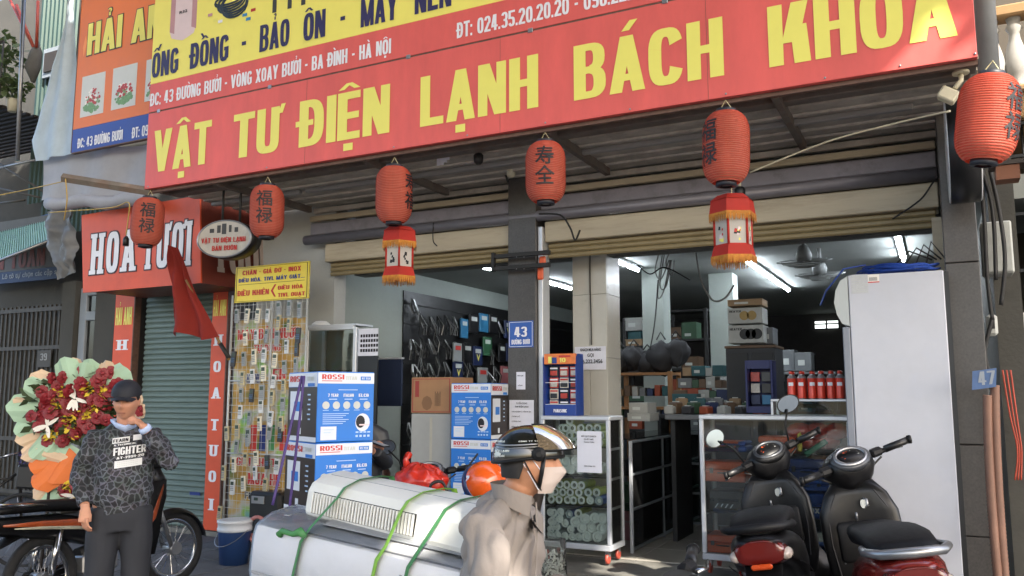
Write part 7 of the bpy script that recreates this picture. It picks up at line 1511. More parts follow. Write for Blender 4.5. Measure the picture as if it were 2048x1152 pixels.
    if not cub:
        MB().loft([[V(a * _sp(math.cos(q), 2.4), y + b_ * _sp(math.sin(q), 2.4), z) for q in [2 * math.pi * k / 22 for k in range(22)]] for z, y, a, b_ in ((.88, 1.0, .07, .06), (.93, 1.0, .12, .09), (.99, .995, .15, .11), (1.05, .99, .14, .1), (1.09, 1.0, .09, .07), (1.105, 1.01, .04, .03))]).build('handlebar_cover', body, t)
        DM = Matrix.Rotation(R(38), 3, 'X')
        def dpt(a, q, l_): return V(0, .935, 1.06) - piv * 0 + TM @ (DM @ Vector((a * 1.35 * math.cos(q), a * math.sin(q), l_)))
        db = MB().loft([[dpt(a, q, l_) for q in [k * math.pi / 12 for k in range(24)]] for a, l_ in ((.085, -.03), (.088, .006), (.075, .012))]).build('dash_panel', m_dial if dashm == '#' else m_mblk, t, fix=True)
        MB().loft([[dpt(a, q, l_) for q in [k * math.pi / 12 for k in range(24)]] for a, l_ in ((.074, .013), (.07, .02), (.06, .02), (.058, .013))], False).build('dash_ring', m_steel if dashm == '#' else m_dial, db)
        MB().loft([[dpt(a * .8, q, l_) for q in [k * math.pi / 12 for k in range(24)]] for a, l_ in ((.045, .014), (.044, .018))]).build('speed_dial', m_ink, db, fix=True)
        nd = MB(); A = dpt(0, 0, .02); B = dpt(.04, 2.0, .02); nd.cyl(A, B, .003, 5); nd.build('needle', m_lampo, db)
        for k in range(9): a_ = R(200 - 27 * k); nd = MB(); nd.cyl(dpt(.032, a_, .02), dpt(.038, a_, .02), .002, 4); nd.build('dial_mark', m_lampo if k < 5 else m_disc, db)
    else:
        MB().loft([[V(a * _sp(math.cos(q), 2.4), y + b_ * _sp(math.sin(q), 2.4), z) for q in [2 * math.pi * k / 22 for k in range(22)]] for z, y, a, b_ in ((.93, 1.0, .08, .06), (.98, 1.02, .12, .09), (1.04, 1.01, .1, .08), (1.07, 1.0, .05, .04))]).build('handlebar_cover', body, t)
    MB().ell(V(0, 1.1, 1.0) , (.09, .05, .06), 14, 8).build('headlamp', m_lampc, t)
    MB().tube([V(-.31, .9, 1.04), V(-.2, .94, 1.03), V(0, .99, 1.02), V(.2, .94, 1.03), V(.31, .9, 1.04)], .014, 8).build('handlebar', m_mblk, t)
    for s_ in (-1, 1):
        MB().tube([V(s_ * .22, .935, 1.035), V(s_ * .35, .885, 1.045)], [.021, .02], 12).build('grip', m_black, t); MB().lathe([(.024, -.01), (.024, .01)], V(s_ * .355, .883, 1.045), 10, RY).build('bar_end', m_mblk, t)
        MB().tube([V(s_ * .16, .985, 1.03), V(s_ * .25, .985, 1.02), V(s_ * .34, .945, 1.015)], [.01, .007, .008], 8).build('brake_lever', m_chr, t)
        MB().box(V(s_ * .17, .95, 1.035), (.08, .05, .05), .015, TM).build('switch_housing', m_mblk, t)
        if mirrors[0 if s_ < 0 else 1]:
            mr = MB().tube([V(s_ * .17, .96, 1.05), V(s_ * .2, .95, 1.16), V(s_ * .26, .95, 1.24)], .006, 6).build('mirror_stalk', m_mblk, t)
            MM = TM @ Matrix.Rotation(R(-12 * s_), 3, 'Z') @ Matrix.Rotation(R(10), 3, 'X') @ Matrix.Rotation(R(90), 3, 'X'); cc = V(s_ * .285, .955, 1.27); SM = MM @ Matrix.Diagonal((1.35, 1, 1))
            MB().lathe([(.03, -.02), (.055, -.006), (.058, .004)], cc, 22, SM).build('mirror_shell', m_mblk, mr); MB().lathe([(.052, .0042), (.052, .0055)], cc, 22, SM).build('mirror_glass', m_mir, mr)
    MB().tube([(-.08, .3, .25), (-.2, .36, .02)], .012, 6).build('side_stand', m_mblk, t)
    if not cub:
        for s_ in (-1, 1): MB().tube([(s_ * .172, -.3, .60), (s_ * .186, 0, .52), (s_ * .18, .3, .44)], .003, 5).build('panel_gap', m_ink, t); MB().tube([(s_ * .15, .9, .42), (s_ * .17, .9, .6), (s_ * .165, .91, .76), (s_ * .1, .92, .88)], .0035, 5).build('panel_gap', m_ink, t)
        MB().tube([(-.02, .905, .74), (-.02, .88, .73), (-.02, .87, .755), (-.02, .875, .77)], .006, 6).build('bag_hook', m_steel, t); MB().tube([V(-.2, .96, 1.0), V(-.12, 1.0, .95), V(-.05, 1.06, .85)], .006, 6).build('brake_cable', m_cable, t); MB().tube([V(.2, .96, 1.0), V(.12, 1.0, .95), V(.05, 1.06, .85)], .006, 6).build('brake_cable', m_cable, t)
        for s_ in (-1, 1): MB().ell((s_ * .12, .917, .5), (.006, .004, .006), 8, 5).build('screw', m_steel, t)
    return t
def bike_at(pr, dr, pf, df):
    a, b_ = P(pr, 1000, D=dr), P(pf, 1000, D=df); d = b_ - a; return Vector((a.x, a.y, 0)), math.atan2(-d.x, d.y)
a, rz = bike_at(1572, 4.95, 1592, 6.1); s1 = scooter('black scooter in the middle of the frame right, both mirrors up, leaning left', a + Vector((0, 0, -.0)), rz, R(-9), R(36), dashm='k'); s1.scale = (1.14,) * 3
a, rz = bike_at(1830, 4.3, 1748, 5.45); s2 = scooter('dark red and black scooter at the right with chrome grab rail, before the fridge', a, rz, R(-8), R(26), m_blk, m_redpt, mirrors=(0, 0)); s2.scale = (1.14,) * 3
a, rz = bike_at(905, 5.2, 880, 6.4); s3 = scooter('black scooter half hidden behind the strapped air conditioners with one bright mirror', a, rz, R(-6), R(4), mirrors=(1, 0))
a, rz = bike_at(96, 6.0, 380, 7.35); s4 = scooter('black underbone motorbike with orange stripes and plate 29-P1 5501 beside the man', a, rz, R(-4), R(-14), style='cub', mirrors=(0, 0)); s4.scale = (1.05,) * 3
# red bag and orange helmet on the half hidden scooter
c0 = P(840, 965, D=5.3); t = T('red_plastic_bag', 'knotted red plastic bag on the half hidden scooter', 'plastic bag', c0)
def bagf(u, v):
    d = Vector((math.cos(u * 2 * math.pi) * math.sin(v * math.pi), math.sin(u * 2 * math.pi) * math.sin(v * math.pi), math.cos(v * math.pi)))
    k = 1 + .16 * noise.noise(d * 2.4) + .05 * math.sin(u * 60) * max(0, d.z) + .07 * noise.noise(d * 7); return Vector((d.x * .18, d.y * .14, d.z * .115)) * k
MB().grid(60, 26, bagf).build('bag_film', mat('red_bag_film', '#c5301f', .3, var=.3, vs=12, coat=.3, trans=.25), t)
MB().tube([(-.08, -.02, .09), (-.1, -.02, .14), (-.07, -.03, .17), (-.12, 0, .15)], [.03, .018, .025, .01], 8).build('knot', MATS['red_bag_film'], t)
c0 = P(972, 962, D=5.25); t = T('orange_helmet', 'orange and navy open helmet hanging on the half hidden scooter', 'helmet', c0); t.rotation_euler = (0, R(68), R(-27))
hp = [(.125, -.07), (.13, -.02), (.125, .03), (.105, .075), (.065, .108), (.001, .12)]
MB().lathe(hp, n=32, cap=False).build('shell', mat('helmet_orange', '#d2561c', .22, var=.06, coat=.5), t); MB().lathe([(.134, -.075), (.135, -.03), (.128, -.028)], n=32, cap=False).build('rim_band', mat('helmet_navy', '#1c2c52', .3, coat=.3), t)
for k in range(2): a_ = -1.9 + k * 1.1; blk(t, 'A', (.132 * math.cos(a_), .132 * math.sin(a_), -.01), (-math.sin(a_), math.cos(a_), 0), Z_, .04, .04, m_lwhite, wrld=False, lift=.006)
cord('black helmet strap hanging from the half hidden scooter grip', [P(955, 908, D=5.6), P(930, 950, D=5.4), P(958, 985, D=5.3)], .007, None, 'strap', 'strap')
cord('black curled cord beside the red bag', [P(858, 1005, D=5.1), P(862, 970, D=5.1), P(885, 965, D=5.1), P(900, 1000, D=5.1)], .01, None)
# ================================================================ AIR CONDITIONERS ON THE PASSING MOTORBIKE
m_ac = mat('ac_white', '#d9dade', .38, var=.05, vs=3, dirt='#c6c6c4', dirt_amt=.35, ds=4); m_ac2 = mat('ac_old_cream', '#d2d2cd', .45, var=.06, vs=4, dirt='#b9b4a2', dirt_amt=.4, ds=4); m_slot = mat('ac_slot_grey', '#8a8d92', .4)
Rt = P(935, 1143, D=3.25); Lt = P(527, 1047, D=3.7); e1 = (Lt - Rt); LA = e1.length; e1.normalize(); e2 = Vector((0, 0, 1)).cross(e1); e2 = e2 if e2.dot(_F) > 0 else -e2; e2.normalize(); e3 = e1.cross(e2); e3 = e3 if e3.z > 0 else -e3
def ac_frame(o): return lambda a, b_, c_: o + e1 * a + e2 * b_ + e3 * c_
def ac_body(t, G, L_, prof, m_, name='casing'):     # prof: (depth, height) outline, rounded ends
    rings = []
    for a, k in ((-.0, .86), (.012, .95), (.035, 1), (L_ - .035, 1), (L_ - .012, .95), (L_, .86)):
        cy = sum(p[0] for p in prof) / len(prof); cz = sum(p[1] for p in prof) / len(prof); rings.append([G(a, cy + (p[0] - cy) * k, cz + (p[1] - cz) * k) for p in prof])
    o = MB().loft(rings, True, True).build(name, m_, t, True, True); o.data.set_sharp_from_angle(angle=R(24)); return o
t = T('large_air_conditioner', 'large white indoor air conditioner wrapped in film, strapped behind the rider', 'air conditioner', Rt - Vector((0, 0, .3)))
G = ac_frame(Rt - e1 * .12 - e3 * .0); L1 = LA + .16
pr = [(0.01, -.30), (-.02, -.21), (-.024, -.06), (-.012, -.008), (.004, .004), (.09, .038), (.22, .052), (.252, .044), (.262, .015), (.262, -.28), (.2, -.32), (.05, -.33)]
ac_body(t, G, L1, pr, m_ac)
ac_body(t, ac_frame(Rt - e1 * .125 - e2 * .0), L1 + .01, [(p[0] * 1.0 + (-.006 if p[0] < .1 else .006), p[1] + (.005 if p[1] > -.1 else -.004)) for p in pr], thin_glass('wrap_film', '#ffffff', .0, .0, '#ffffff', .3), 'plastic_wrap')
MB().loft([[G(a, b_, c_) for b_, c_ in ((.06, .037), (.065, .040), (.115, .053), (.115, .046))] for a in (.1, L1 - .32)], True, False).build('top_slot', m_slot, t, True, True)
MB().loft([[G(a, b_, c_) for b_, c_ in ((-.002, .000), (-.001, .004), (.003, .006), (.004, .0))] for a in (.03, L1 - .25)], True, False).build('panel_seam', m_slot, t, True, True)
MB().loft([[G(a, b_, c_) for b_, c_ in ((-.025, -.205), (-.028, -.2), (-.028, -.21), (-.02, -.214))] for a in (.03, L1 - .03)], True, False).build('panel_seam', m_slot, t, True, True)
blk(t, 'HITACHI'[::1], G(.38, -.027, -.085), -e1, e3, .1, .018, m_slot, lift=.004); MB().tube([G(.4, -.03, -.075), G(.405, -.03, -.075)], .01, 12).build('logo', m_slot, t, True)
MB().box(G(L1 - .12, .06, .044), (.025, .02, .004), 0).build('sticker', m_slot, t, True)
t2 = T('small_air_conditioner', 'older cream air conditioner with slatted grille, lying on the large one', 'air conditioner', G(.3, .2, .1))
O2 = P(905, 1106, D=3.38); 
_save = (e1.copy(), e2.copy(), e3.copy())
L2t = P(607, 1034, D=3.78); e1 = (L2t - O2).normalized(); L2 = (L2t - O2).length + .22; e2 = Vector((0, 0, 1)).cross(e1); e2 = e2 if e2.dot(_F) > 0 else -e2; e2.normalize(); e3 = e1.cross(e2); e3 = e3 if e3.z > 0 else -e3
G2 = ac_frame(O2 - e1 * .22)
pr2 = [(-.0, .0), (-.012, .03), (-.005, .12), (.02, .158), (.09, .188), (.2, .198), (.26, .185), (.28, .1), (.27, .0), (.15, -.01)]
ac_body(t2, G2, L2, pr2, m_ac2)
nl = 34; g0 = P(820, 1040, D=3.5); ga_ = L2 - .62; gb_ = L2 - .05
rec = MB().loft([[G2(a, b_, c_) for b_, c_ in ((-.014, .03), (-.0135, .036), (-.008, .118), (-.004, .122))] for a in (ga_, gb_)], True, False).build('grille_recess', m_dark, t2, True, True)
sl2 = MB().loft([[G2(ga_ + .008, 0, 0) * 0 + e1 * a + e2 * b_ + e3 * c_ for b_, c_ in ((-.0155, .032), (-.024, .034), (-.019, .12), (-.01, .12))] for a in (0, .0085)], True, False).build('grille_slat', m_ac2, t2, fix=True)
for i in range(nl):
    lo_ = G2(ga_ + .006 + (gb_ - ga_ - .018) * i / (nl - 1), 0, 0) - t2.location
    if i == 0: sl2.location = lo_
    else: inst(sl2, t2, lo_)
MB().loft([[G2(a, b_, c_) for b_, c_ in ((.1, .187), (.1, .191), (.103, .191), (.104, .187))] for a in (.05, L2 - .05)], True, False).build('top_seam', m_slot, t2, True, True)
m_strap = mat('green_strap', '#3f7a44', .6, var=.15, vs=20); m_strap2 = mat('green_strap_light', '#7fae38', .6, var=.1)
def strap(label, a2, a1, m_, dz=0, w_=.013):
    pts = [G2(a2 - .06, .29, .12), G2(a2 - .04, .27, .198), G2(a2 - .03, .2, .206), G2(a2, .09, .196), G2(a2 + .02, .015, .164), G2(a2 + .03, -.016, .12)]
    gx = (a1); pts += [G(gx - .02, -.005, .03), G(gx, -.035, -.03), G(gx + .02, -.04, -.2), G(gx + .03, -.01, -.33)]
    o = MB().tube([p for p in pts], (w_ * 1.25, .0028), 4).build('strap', m_, None); tag(o, label, 'strap'); return pts
def ga(px_, py_, D_):     # distance along the large unit of a pixel
    q = P(px_, py_, D=D_) - (Rt - _save[0] * .12); return q.dot(_save[0])
def ga2(px_, py_, D_): q = P(px_, py_, D=D_) - (O2 - e1 * .22); return q.dot(e1)
e1s, e2s, e3s = e1, e2, e3
def G(a, b_, c_): return Rt - _save[0] * .12 + _save[0] * a + _save[1] * b_ + _save[2] * c_
s_a = strap('dark green strap knotted at the left end of both air conditioners', ga2(690, 1010, 3.68), ga(614, 1080, 3.6), m_strap)
s_b = strap('green and lime strap over the middle of both air conditioners', ga2(815, 1040, 3.5), ga(765, 1110, 3.43), m_strap2)
s_c = strap('green strap nearest the rider over both air conditioners', ga2(890, 1050, 3.4), ga(826, 1130, 3.36), m_strap)
kp = G(ga(614, 1078, 3.6), -.045, -.0); o = MB().tube([kp + e1s * -.03, kp + e3s * .015, kp + e1s * .03 - e2s * .01, kp + e1s * .1 - e3s * .0, kp + e1s * .115 - e3s * .02], [.012, .02, .012, .013, .018], 8).build('strap_knot', m_strap, None); tag(o, 'frayed green knot and loose strap end on the large air conditioner', 'strap')
# ---- the passing motorbike under the load and rider
mv = T('cargo_motorbike', 'motorbike carrying the rider and the air conditioners, below the frame edge', 'motorbike')
bdir = -_save[0]; bdir.z = 0; bdir.normalize()
rid = P(985, 1100, D=3.12)
bike2 = copy_thing(s4, Vector((rid.x, rid.y, -.12)) - bdir * .35, math.atan2(-bdir.x, bdir.y), 'motorbike under the rider carrying the air conditioners'); bpy.data.objects.remove(mv, do_unlink=True)
for ch in list(bike2.children):
    if ch.name.startswith(('number_plate', 'lettering', 'mirror')): 
        for g2 in list(ch.children): bpy.data.objects.remove(g2, do_unlink=True)
        bpy.data.objects.remove(ch, do_unlink=True)
cr = T('cargo_rack', 'steel cargo rack under the large air conditioner', 'rack', G(L1 / 2, .12, -.36)); 
for b_ in (.02, .22): MB().tube([G(-.1, b_, -.348), G(L1 * .85, b_, -.348)], .014, 8).build('rack_bar', m_dark, cr, True)
for a in (0.05, .45, L1 * .8): MB().tube([G(a, -.0, -.352), G(a, .25, -.352)], .012, 8).build('rack_bar', m_dark, cr, True)
for a in (.1, .5): MB().tube([G(a, .12, -.35), G(a, .12, -.35) - Vector((0, 0, .15))], .012, 8).build('rack_leg', m_dark, cr, True)
# ================================================================ PEOPLE
def fuse(ob, vox, smooth=4, disp=None):       # one continuous surface out of overlapping limbs
    m = ob.modifiers.new('r', 'REMESH'); m.mode = 'VOXEL'; m.voxel_size = vox
    s_ = ob.modifiers.new('s', 'SMOOTH'); s_.iterations = smooth; s_.factor = .6
    bpy.context.view_layer.update()
    me = bpy.data.meshes.new_from_object(ob.evaluated_get(bpy.context.evaluated_depsgraph_get())); old = ob.data; mats_ = list(old.materials); ob.modifiers.clear(); ob.data = me; me.materials.clear()
    for q in mats_: me.materials.append(q)
    if disp:
        nr = [v.normal.copy() for v in me.vertices]
        for v, n_ in zip(me.vertices, nr): v.co = v.co + n_ * disp(v.co)
    me.polygons.foreach_set('use_smooth', [True] * len(me.polygons)); me.update(); return ob
def G_(x, y, z, cx, cy, cz, sx, sy, sz): return math.exp(-((x - cx) / sx) ** 2 - ((y - cy) / sy) ** 2 - ((z - cz) / sz) ** 2)
def head(mb, M, c, k=1.0):                    # face towards local -Y, c = centre of the head
    def fn(u, v):
        th, ph = u * 2 * math.pi, (v * .998 + .001) * math.pi; d = Vector((math.sin(th) * math.sin(ph), -math.cos(th) * math.sin(ph), math.cos(ph)))
        x, y, z = d.x * .076, d.y * .098, d.z * .118
        if z < 0: 
            q = (-z / .118); x *= 1 - .3 * q ** 1.6; y = y * (1 - .12 * q) if y > 0 else y * (1 - .04 * q)
        if y > 0: y *= 1.04
        f = 1 if y < 0 else 0
        b_ = f * (.024 * G_(x, 0, z, 0, 0, -.018, .013, 1, .018) + .012 * G_(x, 0, z, 0, 0, .005, .01, 1, .022) + .006 * G_(x, 0, z, 0, 0, .036, .05, 1, .012) - .011 * (G_(x, 0, z, .032, 0, .016, .018, 1, .013) + G_(x, 0, z, -.032, 0, .016, .018, 1, .013)) + .006 * (G_(x, 0, z, .042, 0, -.02, .02, 1, .02) + G_(x, 0, z, -.042, 0, -.02, .02, 1, .02)) + .007 * G_(x, 0, z, 0, 0, -.052, .024, 1, .006) + .006 * G_(x, 0, z, 0, 0, -.066, .022, 1, .006) - .004 * G_(x, 0, z, 0, 0, -.059, .026, 1, .0035) + .009 * G_(x, 0, z, 0, 0, -.095, .025, 1, .016))
        return M @ (Vector((x, y - b_, z)) * k) + c
    mb.grid(56, 44, fn)
    for s_ in (-1, 1):
        for (dy, dz, r_) in ((.012, .012, .012), (.02, .0, .011), (.012, -.015, .009)): mb.ell(M @ (Vector((s_ * .077, dy, dz)) * k) + c, (.010 * k, r_ * 1.2 * k, r_ * 1.6 * k), 8, 6, M)
def hand(mb, o, M, curl, side=1, thumb=.5, k=1.0):   # palm along local +Z from the wrist o, palm facing local -Y
    def V(x, y, z): return o + M @ (Vector((x * side, y, z)) * k)
    mb.tube([V(0, 0, -.03), V(0, 0, .0), V(.0, -.002, .04), V(0, -.002, .085)], [(.024 * k, .02 * k), (.028 * k, .018 * k), (.038 * k, .016 * k), (.04 * k, .013 * k)], 12)
    for i, (x, L_) in enumerate(((-.03, .066), (-.01, .076), (.011, .071), (.03, .056))):
        p = Vector((x, -.002, .085)); a = 0; pts = [Vector((x, 0, .06)), p.copy()]
        for j, f in enumerate((.45, .32, .25)): a += curl * (.9 if j == 0 else 1.15); p = p + Vector((0, -math.sin(a), math.cos(a))) * L_ * f * 1.05; pts.append(p.copy())
        mb.tube([V(*q) for q in pts], [.0095 * k, .0098 * k, .009 * k, .0082 * k, .0068 * k], 8)
    pts = [Vector((-.02, -.006, .015)), Vector((-.045, -.02, .035)), Vector((-.05 + .02 * thumb, -.035 - .01 * thumb, .062)), Vector((-.04 + .035 * thumb, -.045, .085))]
    mb.tube([V(*q) for q in pts], [.014 * k, .012 * k, .0105 * k, .008 * k], 8)
m_skin = mat('skin', '#b98468', .5, var=.1, vs=25, dirt='#8e5a44', dirt_amt=.3, ds=12); m_hair = mat('hair_dark', '#1a1614', .6, var=.3, vs=60); m_eye = mat('eye_dark', '#1c1412', .2); m_lip = mat('lips', '#84493f', .5)
def camo():
    m = bpy.data.materials.new('camouflage_cloth'); m.use_nodes = True; n = m.node_tree; L = n.links; b_ = n.nodes['Principled BSDF']; b_.inputs['Roughness'].default_value = .75
    tc = n.nodes.new('ShaderNodeTexCoord'); ns = n.nodes.new('ShaderNodeTexNoise'); ns.inputs['Scale'].default_value = 14; L.new(tc.outputs['Object'], ns.inputs['Vector'])
    ad = n.nodes.new('ShaderNodeVectorMath'); ad.operation = 'MULTIPLY_ADD'; L.new(ns.outputs['Color'], ad.inputs[0]); ad.inputs[1].default_value = (.06, .06, .06); L.new(tc.outputs['Object'], ad.inputs[2])
    vo = n.nodes.new('ShaderNodeTexVoronoi'); vo.feature = 'DISTANCE_TO_EDGE'; vo.inputs['Scale'].default_value = 27; L.new(ad.outputs[0], vo.inputs['Vector'])
    cr = n.nodes.new('ShaderNodeValToRGB'); e = cr.color_ramp.elements; e[0].position = .06; e[0].color = C('#3a4054'); e[1].position = .13; e[1].color = C('#12141f'); L.new(vo.outputs[0], cr.inputs[0])
    v2 = n.nodes.new('ShaderNodeTexVoronoi'); v2.inputs['Scale'].default_value = 27; L.new(ad.outputs[0], v2.inputs['Vector']); mx = n.nodes.new('ShaderNodeMix'); mx.data_type = 'RGBA'; mx.blend_type = 'MULTIPLY'; mx.inputs[0].default_value = .7; L.new(cr.outputs[0], mx.inputs[6]); L.new(v2.outputs['Color'], mx.inputs[7])
    hs = n.nodes.new('ShaderNodeHueSaturation'); hs.inputs['Saturation'].default_value = .35; hs.inputs['Value'].default_value = 1.6; L.new(mx.outputs[2], hs.inputs['Color']); L.new(hs.outputs[0], b_.inputs['Base Color']); return m
# ---- the standing man
DM_ = 5.4; base = P(243, 1000, D=DM_); man = T('person', 'man in black cap and camouflage jacket, one fist at his mouth, standing before the roses', 'person', (base.x, base.y, 0), rz=R(50))
I3 = Matrix.Identity(3)
hc = Vector((-.005, -.03, 1.555)); HM = Matrix.Rotation(R(-14), 3, 'Z') @ Matrix.Rotation(R(7), 3, 'X')
body = MB(); head(body, HM, hc, .98)
body.tube([(0, .015, 1.34), (0, .0, 1.42), (-.005, -.01, 1.5)], [.065, .056, .055], 14)
body.tube([(0, .0, .85), (0, .0, 1.0), (0, 0, 1.15), (0, .01, 1.3), (0, .015, 1.38)], [(.15, .1), (.15, .1), (.165, .11), (.17, .1), (.1, .07)], 18)
elL, wrL = Vector((.28, -.12, 1.16)), Vector((.105, -.19, 1.405)); elR, wrR = Vector((-.26, .03, 1.1)), Vector((-.2, -.1, .9))
for sh_, el_, wr_ in ((Vector((.17, .01, 1.34)), elL, wrL), (Vector((-.17, .01, 1.34)), elR, wrR)): body.tube([sh_ * .8 + Vector((0, 0, .25)), sh_, el_, wr_], [.05, .052, .04, .027], 12)
for s_ in (-1, 1): body.tube([(s_ * .085, 0, .92), (s_ * .1, -.01, .5), (s_ * .11, .0, .09)], [.085, .055, .04], 12); body.tube([(s_ * .11, .05, .05), (s_ * .12, -.08, .04), (s_ * .125, -.15, .03)], [.04, .042, .03], 10)
dz = (hc + Vector((.028, -.085, -.075)) - wrL).normalized(); zx = dz; yx = Vector((.3, -.9, .2)); yx = (yx - zx * yx.dot(zx)).normalized() * -1; xx = yx.cross(zx)
HMt = Matrix((xx, yx, zx)).transposed(); hand(body, wrL, HMt @ Matrix.Rotation(R(180), 3, 'Z') @ Matrix.Rotation(R(70), 3, 'Z'), 1.25, -1, 1, .95)
hand(body, wrR + Vector((0, -.01, -.0)), Matrix.Rotation(R(175), 3, 'X') @ Matrix.Rotation(R(60), 3, 'Z'), .4, 1)
bo = body.build('body', m_skin, man); fuse(bo, .0062, 2)
for s_ in (-1, 1):
    MB().ell(hc + HM @ Vector((s_ * .031, -.086, .017)), (.013, .006, .0042), 10, 6, HM).build('eye', m_eye, man); MB().tube([hc + HM @ Vector((s_ * .015, -.098, .035)), hc + HM @ Vector((s_ * .033, -.097, .04)), hc + HM @ Vector((s_ * .05, -.085, .034))], .004, 6).build('eyebrow', m_hair, man)
MB().tube([hc + HM @ Vector((-.024, -.097, -.058)), hc + HM @ Vector((0, -.106, -.056)), hc + HM @ Vector((.024, -.097, -.058))], (.004, .0025), 6).build('lips', m_lip, man)
mb = MB(); mb.grid(36, 14, lambda u, v: hc + HM @ Vector((.081 * math.sin(u * 6.283) * math.sin(.25 + v * 1.55), .008 - .1 * math.cos(u * 6.283) * math.sin(.25 + v * 1.55) * (1 if math.cos(u * 6.283) < 0 else .62), .035 + .098 * math.cos(.25 + v * 1.55) - (.05 * (v ** 3) if math.cos(u * 6.283) < -.1 else 0)))); mb.build('hair', m_hair, man)
cap = MB(); cap.grid(40, 14, lambda u, v: hc + HM @ Vector((.09 * math.sin(u * 6.283) * math.sin(v * 1.571), .004 - .11 * math.cos(u * 6.283) * math.sin(v * 1.571), .042 + .105 * max(0, math.cos(v * 1.57)) ** .8)))
cap = cap.build('cap', mat('cap_navy', '#14161f', .7, var=.15, vs=30), man)
br = MB(); br.grid(20, 6, lambda u, v: hc + HM @ Vector(((u - .5) * .165 * (1 - .25 * v * abs(2 * u - 1)), -.095 + .035 * abs(2 * u - 1) ** 2 - .08 * v * math.sqrt(max(0, 1 - .8 * (2 * u - 1) ** 2)), .048 - .012 * v - .018 * (2 * u - 1) ** 2)))
br.grid(20, 6, lambda u, v: hc + HM @ Vector(((.5 - u) * .165 * (1 - .25 * v * abs(2 * u - 1)), -.095 + .035 * abs(2 * u - 1) ** 2 - .08 * v * math.sqrt(max(0, 1 - .8 * (2 * u - 1) ** 2)), .044 - .012 * v - .018 * (2 * u - 1) ** 2))); br.build('brim', MATS['cap_navy'], man)
jk = MB()
jk.tube([(0, .01, .84), (0, .0, .86), (0, 0, .93), (0, 0, 1.08), (0, 0, 1.24), (0, .012, 1.34), (0, .02, 1.4), (0, .01, 1.43)], [(.15, .11), (.16, .12), (.178, .13), (.188, .138), (.188, .13), (.165, .105), (.105, .08), (.078, .07)], 24)
for sh_, el_, wr_ in ((Vector((.165, .01, 1.33)), elL, wrL + (elL - wrL) * .16), (Vector((-.17, .01, 1.33)), elR, wrR + (elR - wrR) * .1)): jk.tube([sh_ * .7 + Vector((0, 0, .39)), sh_, sh_.lerp(el_, .5), el_, el_.lerp(wr_, .6), wr_], [.055, .07, .066, .06, .054, .046], 14)
jo = jk.build('jacket', camo(), man)
fuse(jo, .011, 3, lambda p: .007 * noise.noise(p * 9) + .005 * math.sin(p.z * 60 + 5 * noise.noise(p * 6)) * (1 if abs(p.x) > .17 or p.z < .95 else .25))
MB().tube([(.075, .03, 1.425), (.05, -.055, 1.405), (.0, -.085, 1.385), (-.05, -.055, 1.405), (-.075, .03, 1.425), (0, .07, 1.44)], (.014, .028), 8, closed=True).build('shirt_collar', mat('shirt_pale_blue', '#aebfe0', .7), man)
for p_ in ((wrL + (elL - wrL) * .13, wrL + (elL - wrL) * .02),): MB().tube(list(p_), [.04, .037], 14).build('shirt_cuff', MATS['shirt_pale_blue'], man)
tr_ = MB(); tr_.tube([(0, .0, .74), (0, 0, .82), (0, 0, .95)], [(.16, .12), (.17, .125), (.155, .115)], 20)
for s_ in (-1, 1): tr_.tube([(s_ * .085, 0, .88), (s_ * .1, -.0, .7), (s_ * .105, -.01, .45), (s_ * .11, 0, .06)], [.105, .1, .085, .07], 14)
to = tr_.build('trousers', mat('trousers_dark', '#25262b', .8, var=.15, vs=40), man); fuse(to, .012, 3, lambda p: .006 * noise.noise(p * 10))
for s_ in (-1, 1): MB().loft([sup(s_ * .115, y, z, a, b_, 2.6, 16) for y, z, a, b_ in ((.09, .05, .03, .04), (.05, .055, .045, .055), (-.08, .045, .05, .045), (-.17, .03, .035, .025))]).build('shoe', m_black, man)
# print on the chest, laid on the cloth
from mathutils.bvhtree import BVHTree
bvh = BVHTree.FromPolygons([v.co for v in jo.data.vertices], [p.vertices[:] for p in jo.data.polygons])
def on_chest(ob):
    for v in ob.data.vertices:
        h_ = bvh.ray_cast(Vector((v.co.x, -1, v.co.z)), Vector((0, 1, 0)))
        if h_[0] is not None: v.co.y = h_[0].y - .005 - (v.co.y + .0)
def patch(x0_, x1_, z0_, z1_, m_, sk=-.12, lift=0):
    o = MB().grid(14, 6, lambda u, v: (x0_ + (x1_ - x0_) * u, -lift if 0 else lift, z0_ + (z1_ - z0_) * v - sk * (x0_ + (x1_ - x0_) * u) * -1)).build('chest_print', m_, man); on_chest(o); return o
def pw(s_, x, z, w_, h_, m_, lift=.002):
    mb = MB(); me = blk(None, s_, (0, 0, 0), X_, Z_, w_, h_, m_, wrld=False, lift=0); me.parent = man; me.name = 'chest_print'
    for v in me.data.vertices: v.co = Vector((v.co.x + x, lift - v.co.y * .3, v.co.z + z + .12 * (v.co.x + x)))
    on_chest(me)
m_prw = mat('print_white', '#d2d2d2', .6, var=.03)
patch(-.07, .03, 1.3, 1.335, m_prw, sk=.12); patch(.05, .1, 1.305, 1.34, m_prw, sk=.12); pw('FEARN', -.065, 1.307, .088, .02, m_ink, .004); pw('A TECHNICAL', -.06, 1.285, .13, .009, m_prw)
pw('FIGHTER', -.06, 1.225, .19, .048, m_prw); pw('AT-1991-20', -.04, 1.2, .16, .015, m_prw); patch(-.05, .11, 1.145, 1.19, m_prw, sk=.12)
for k in range(3): pw('XXXXXXXXXXXX', -.035, 1.178 - .012 * k, .12, .005, m_disc, .004)
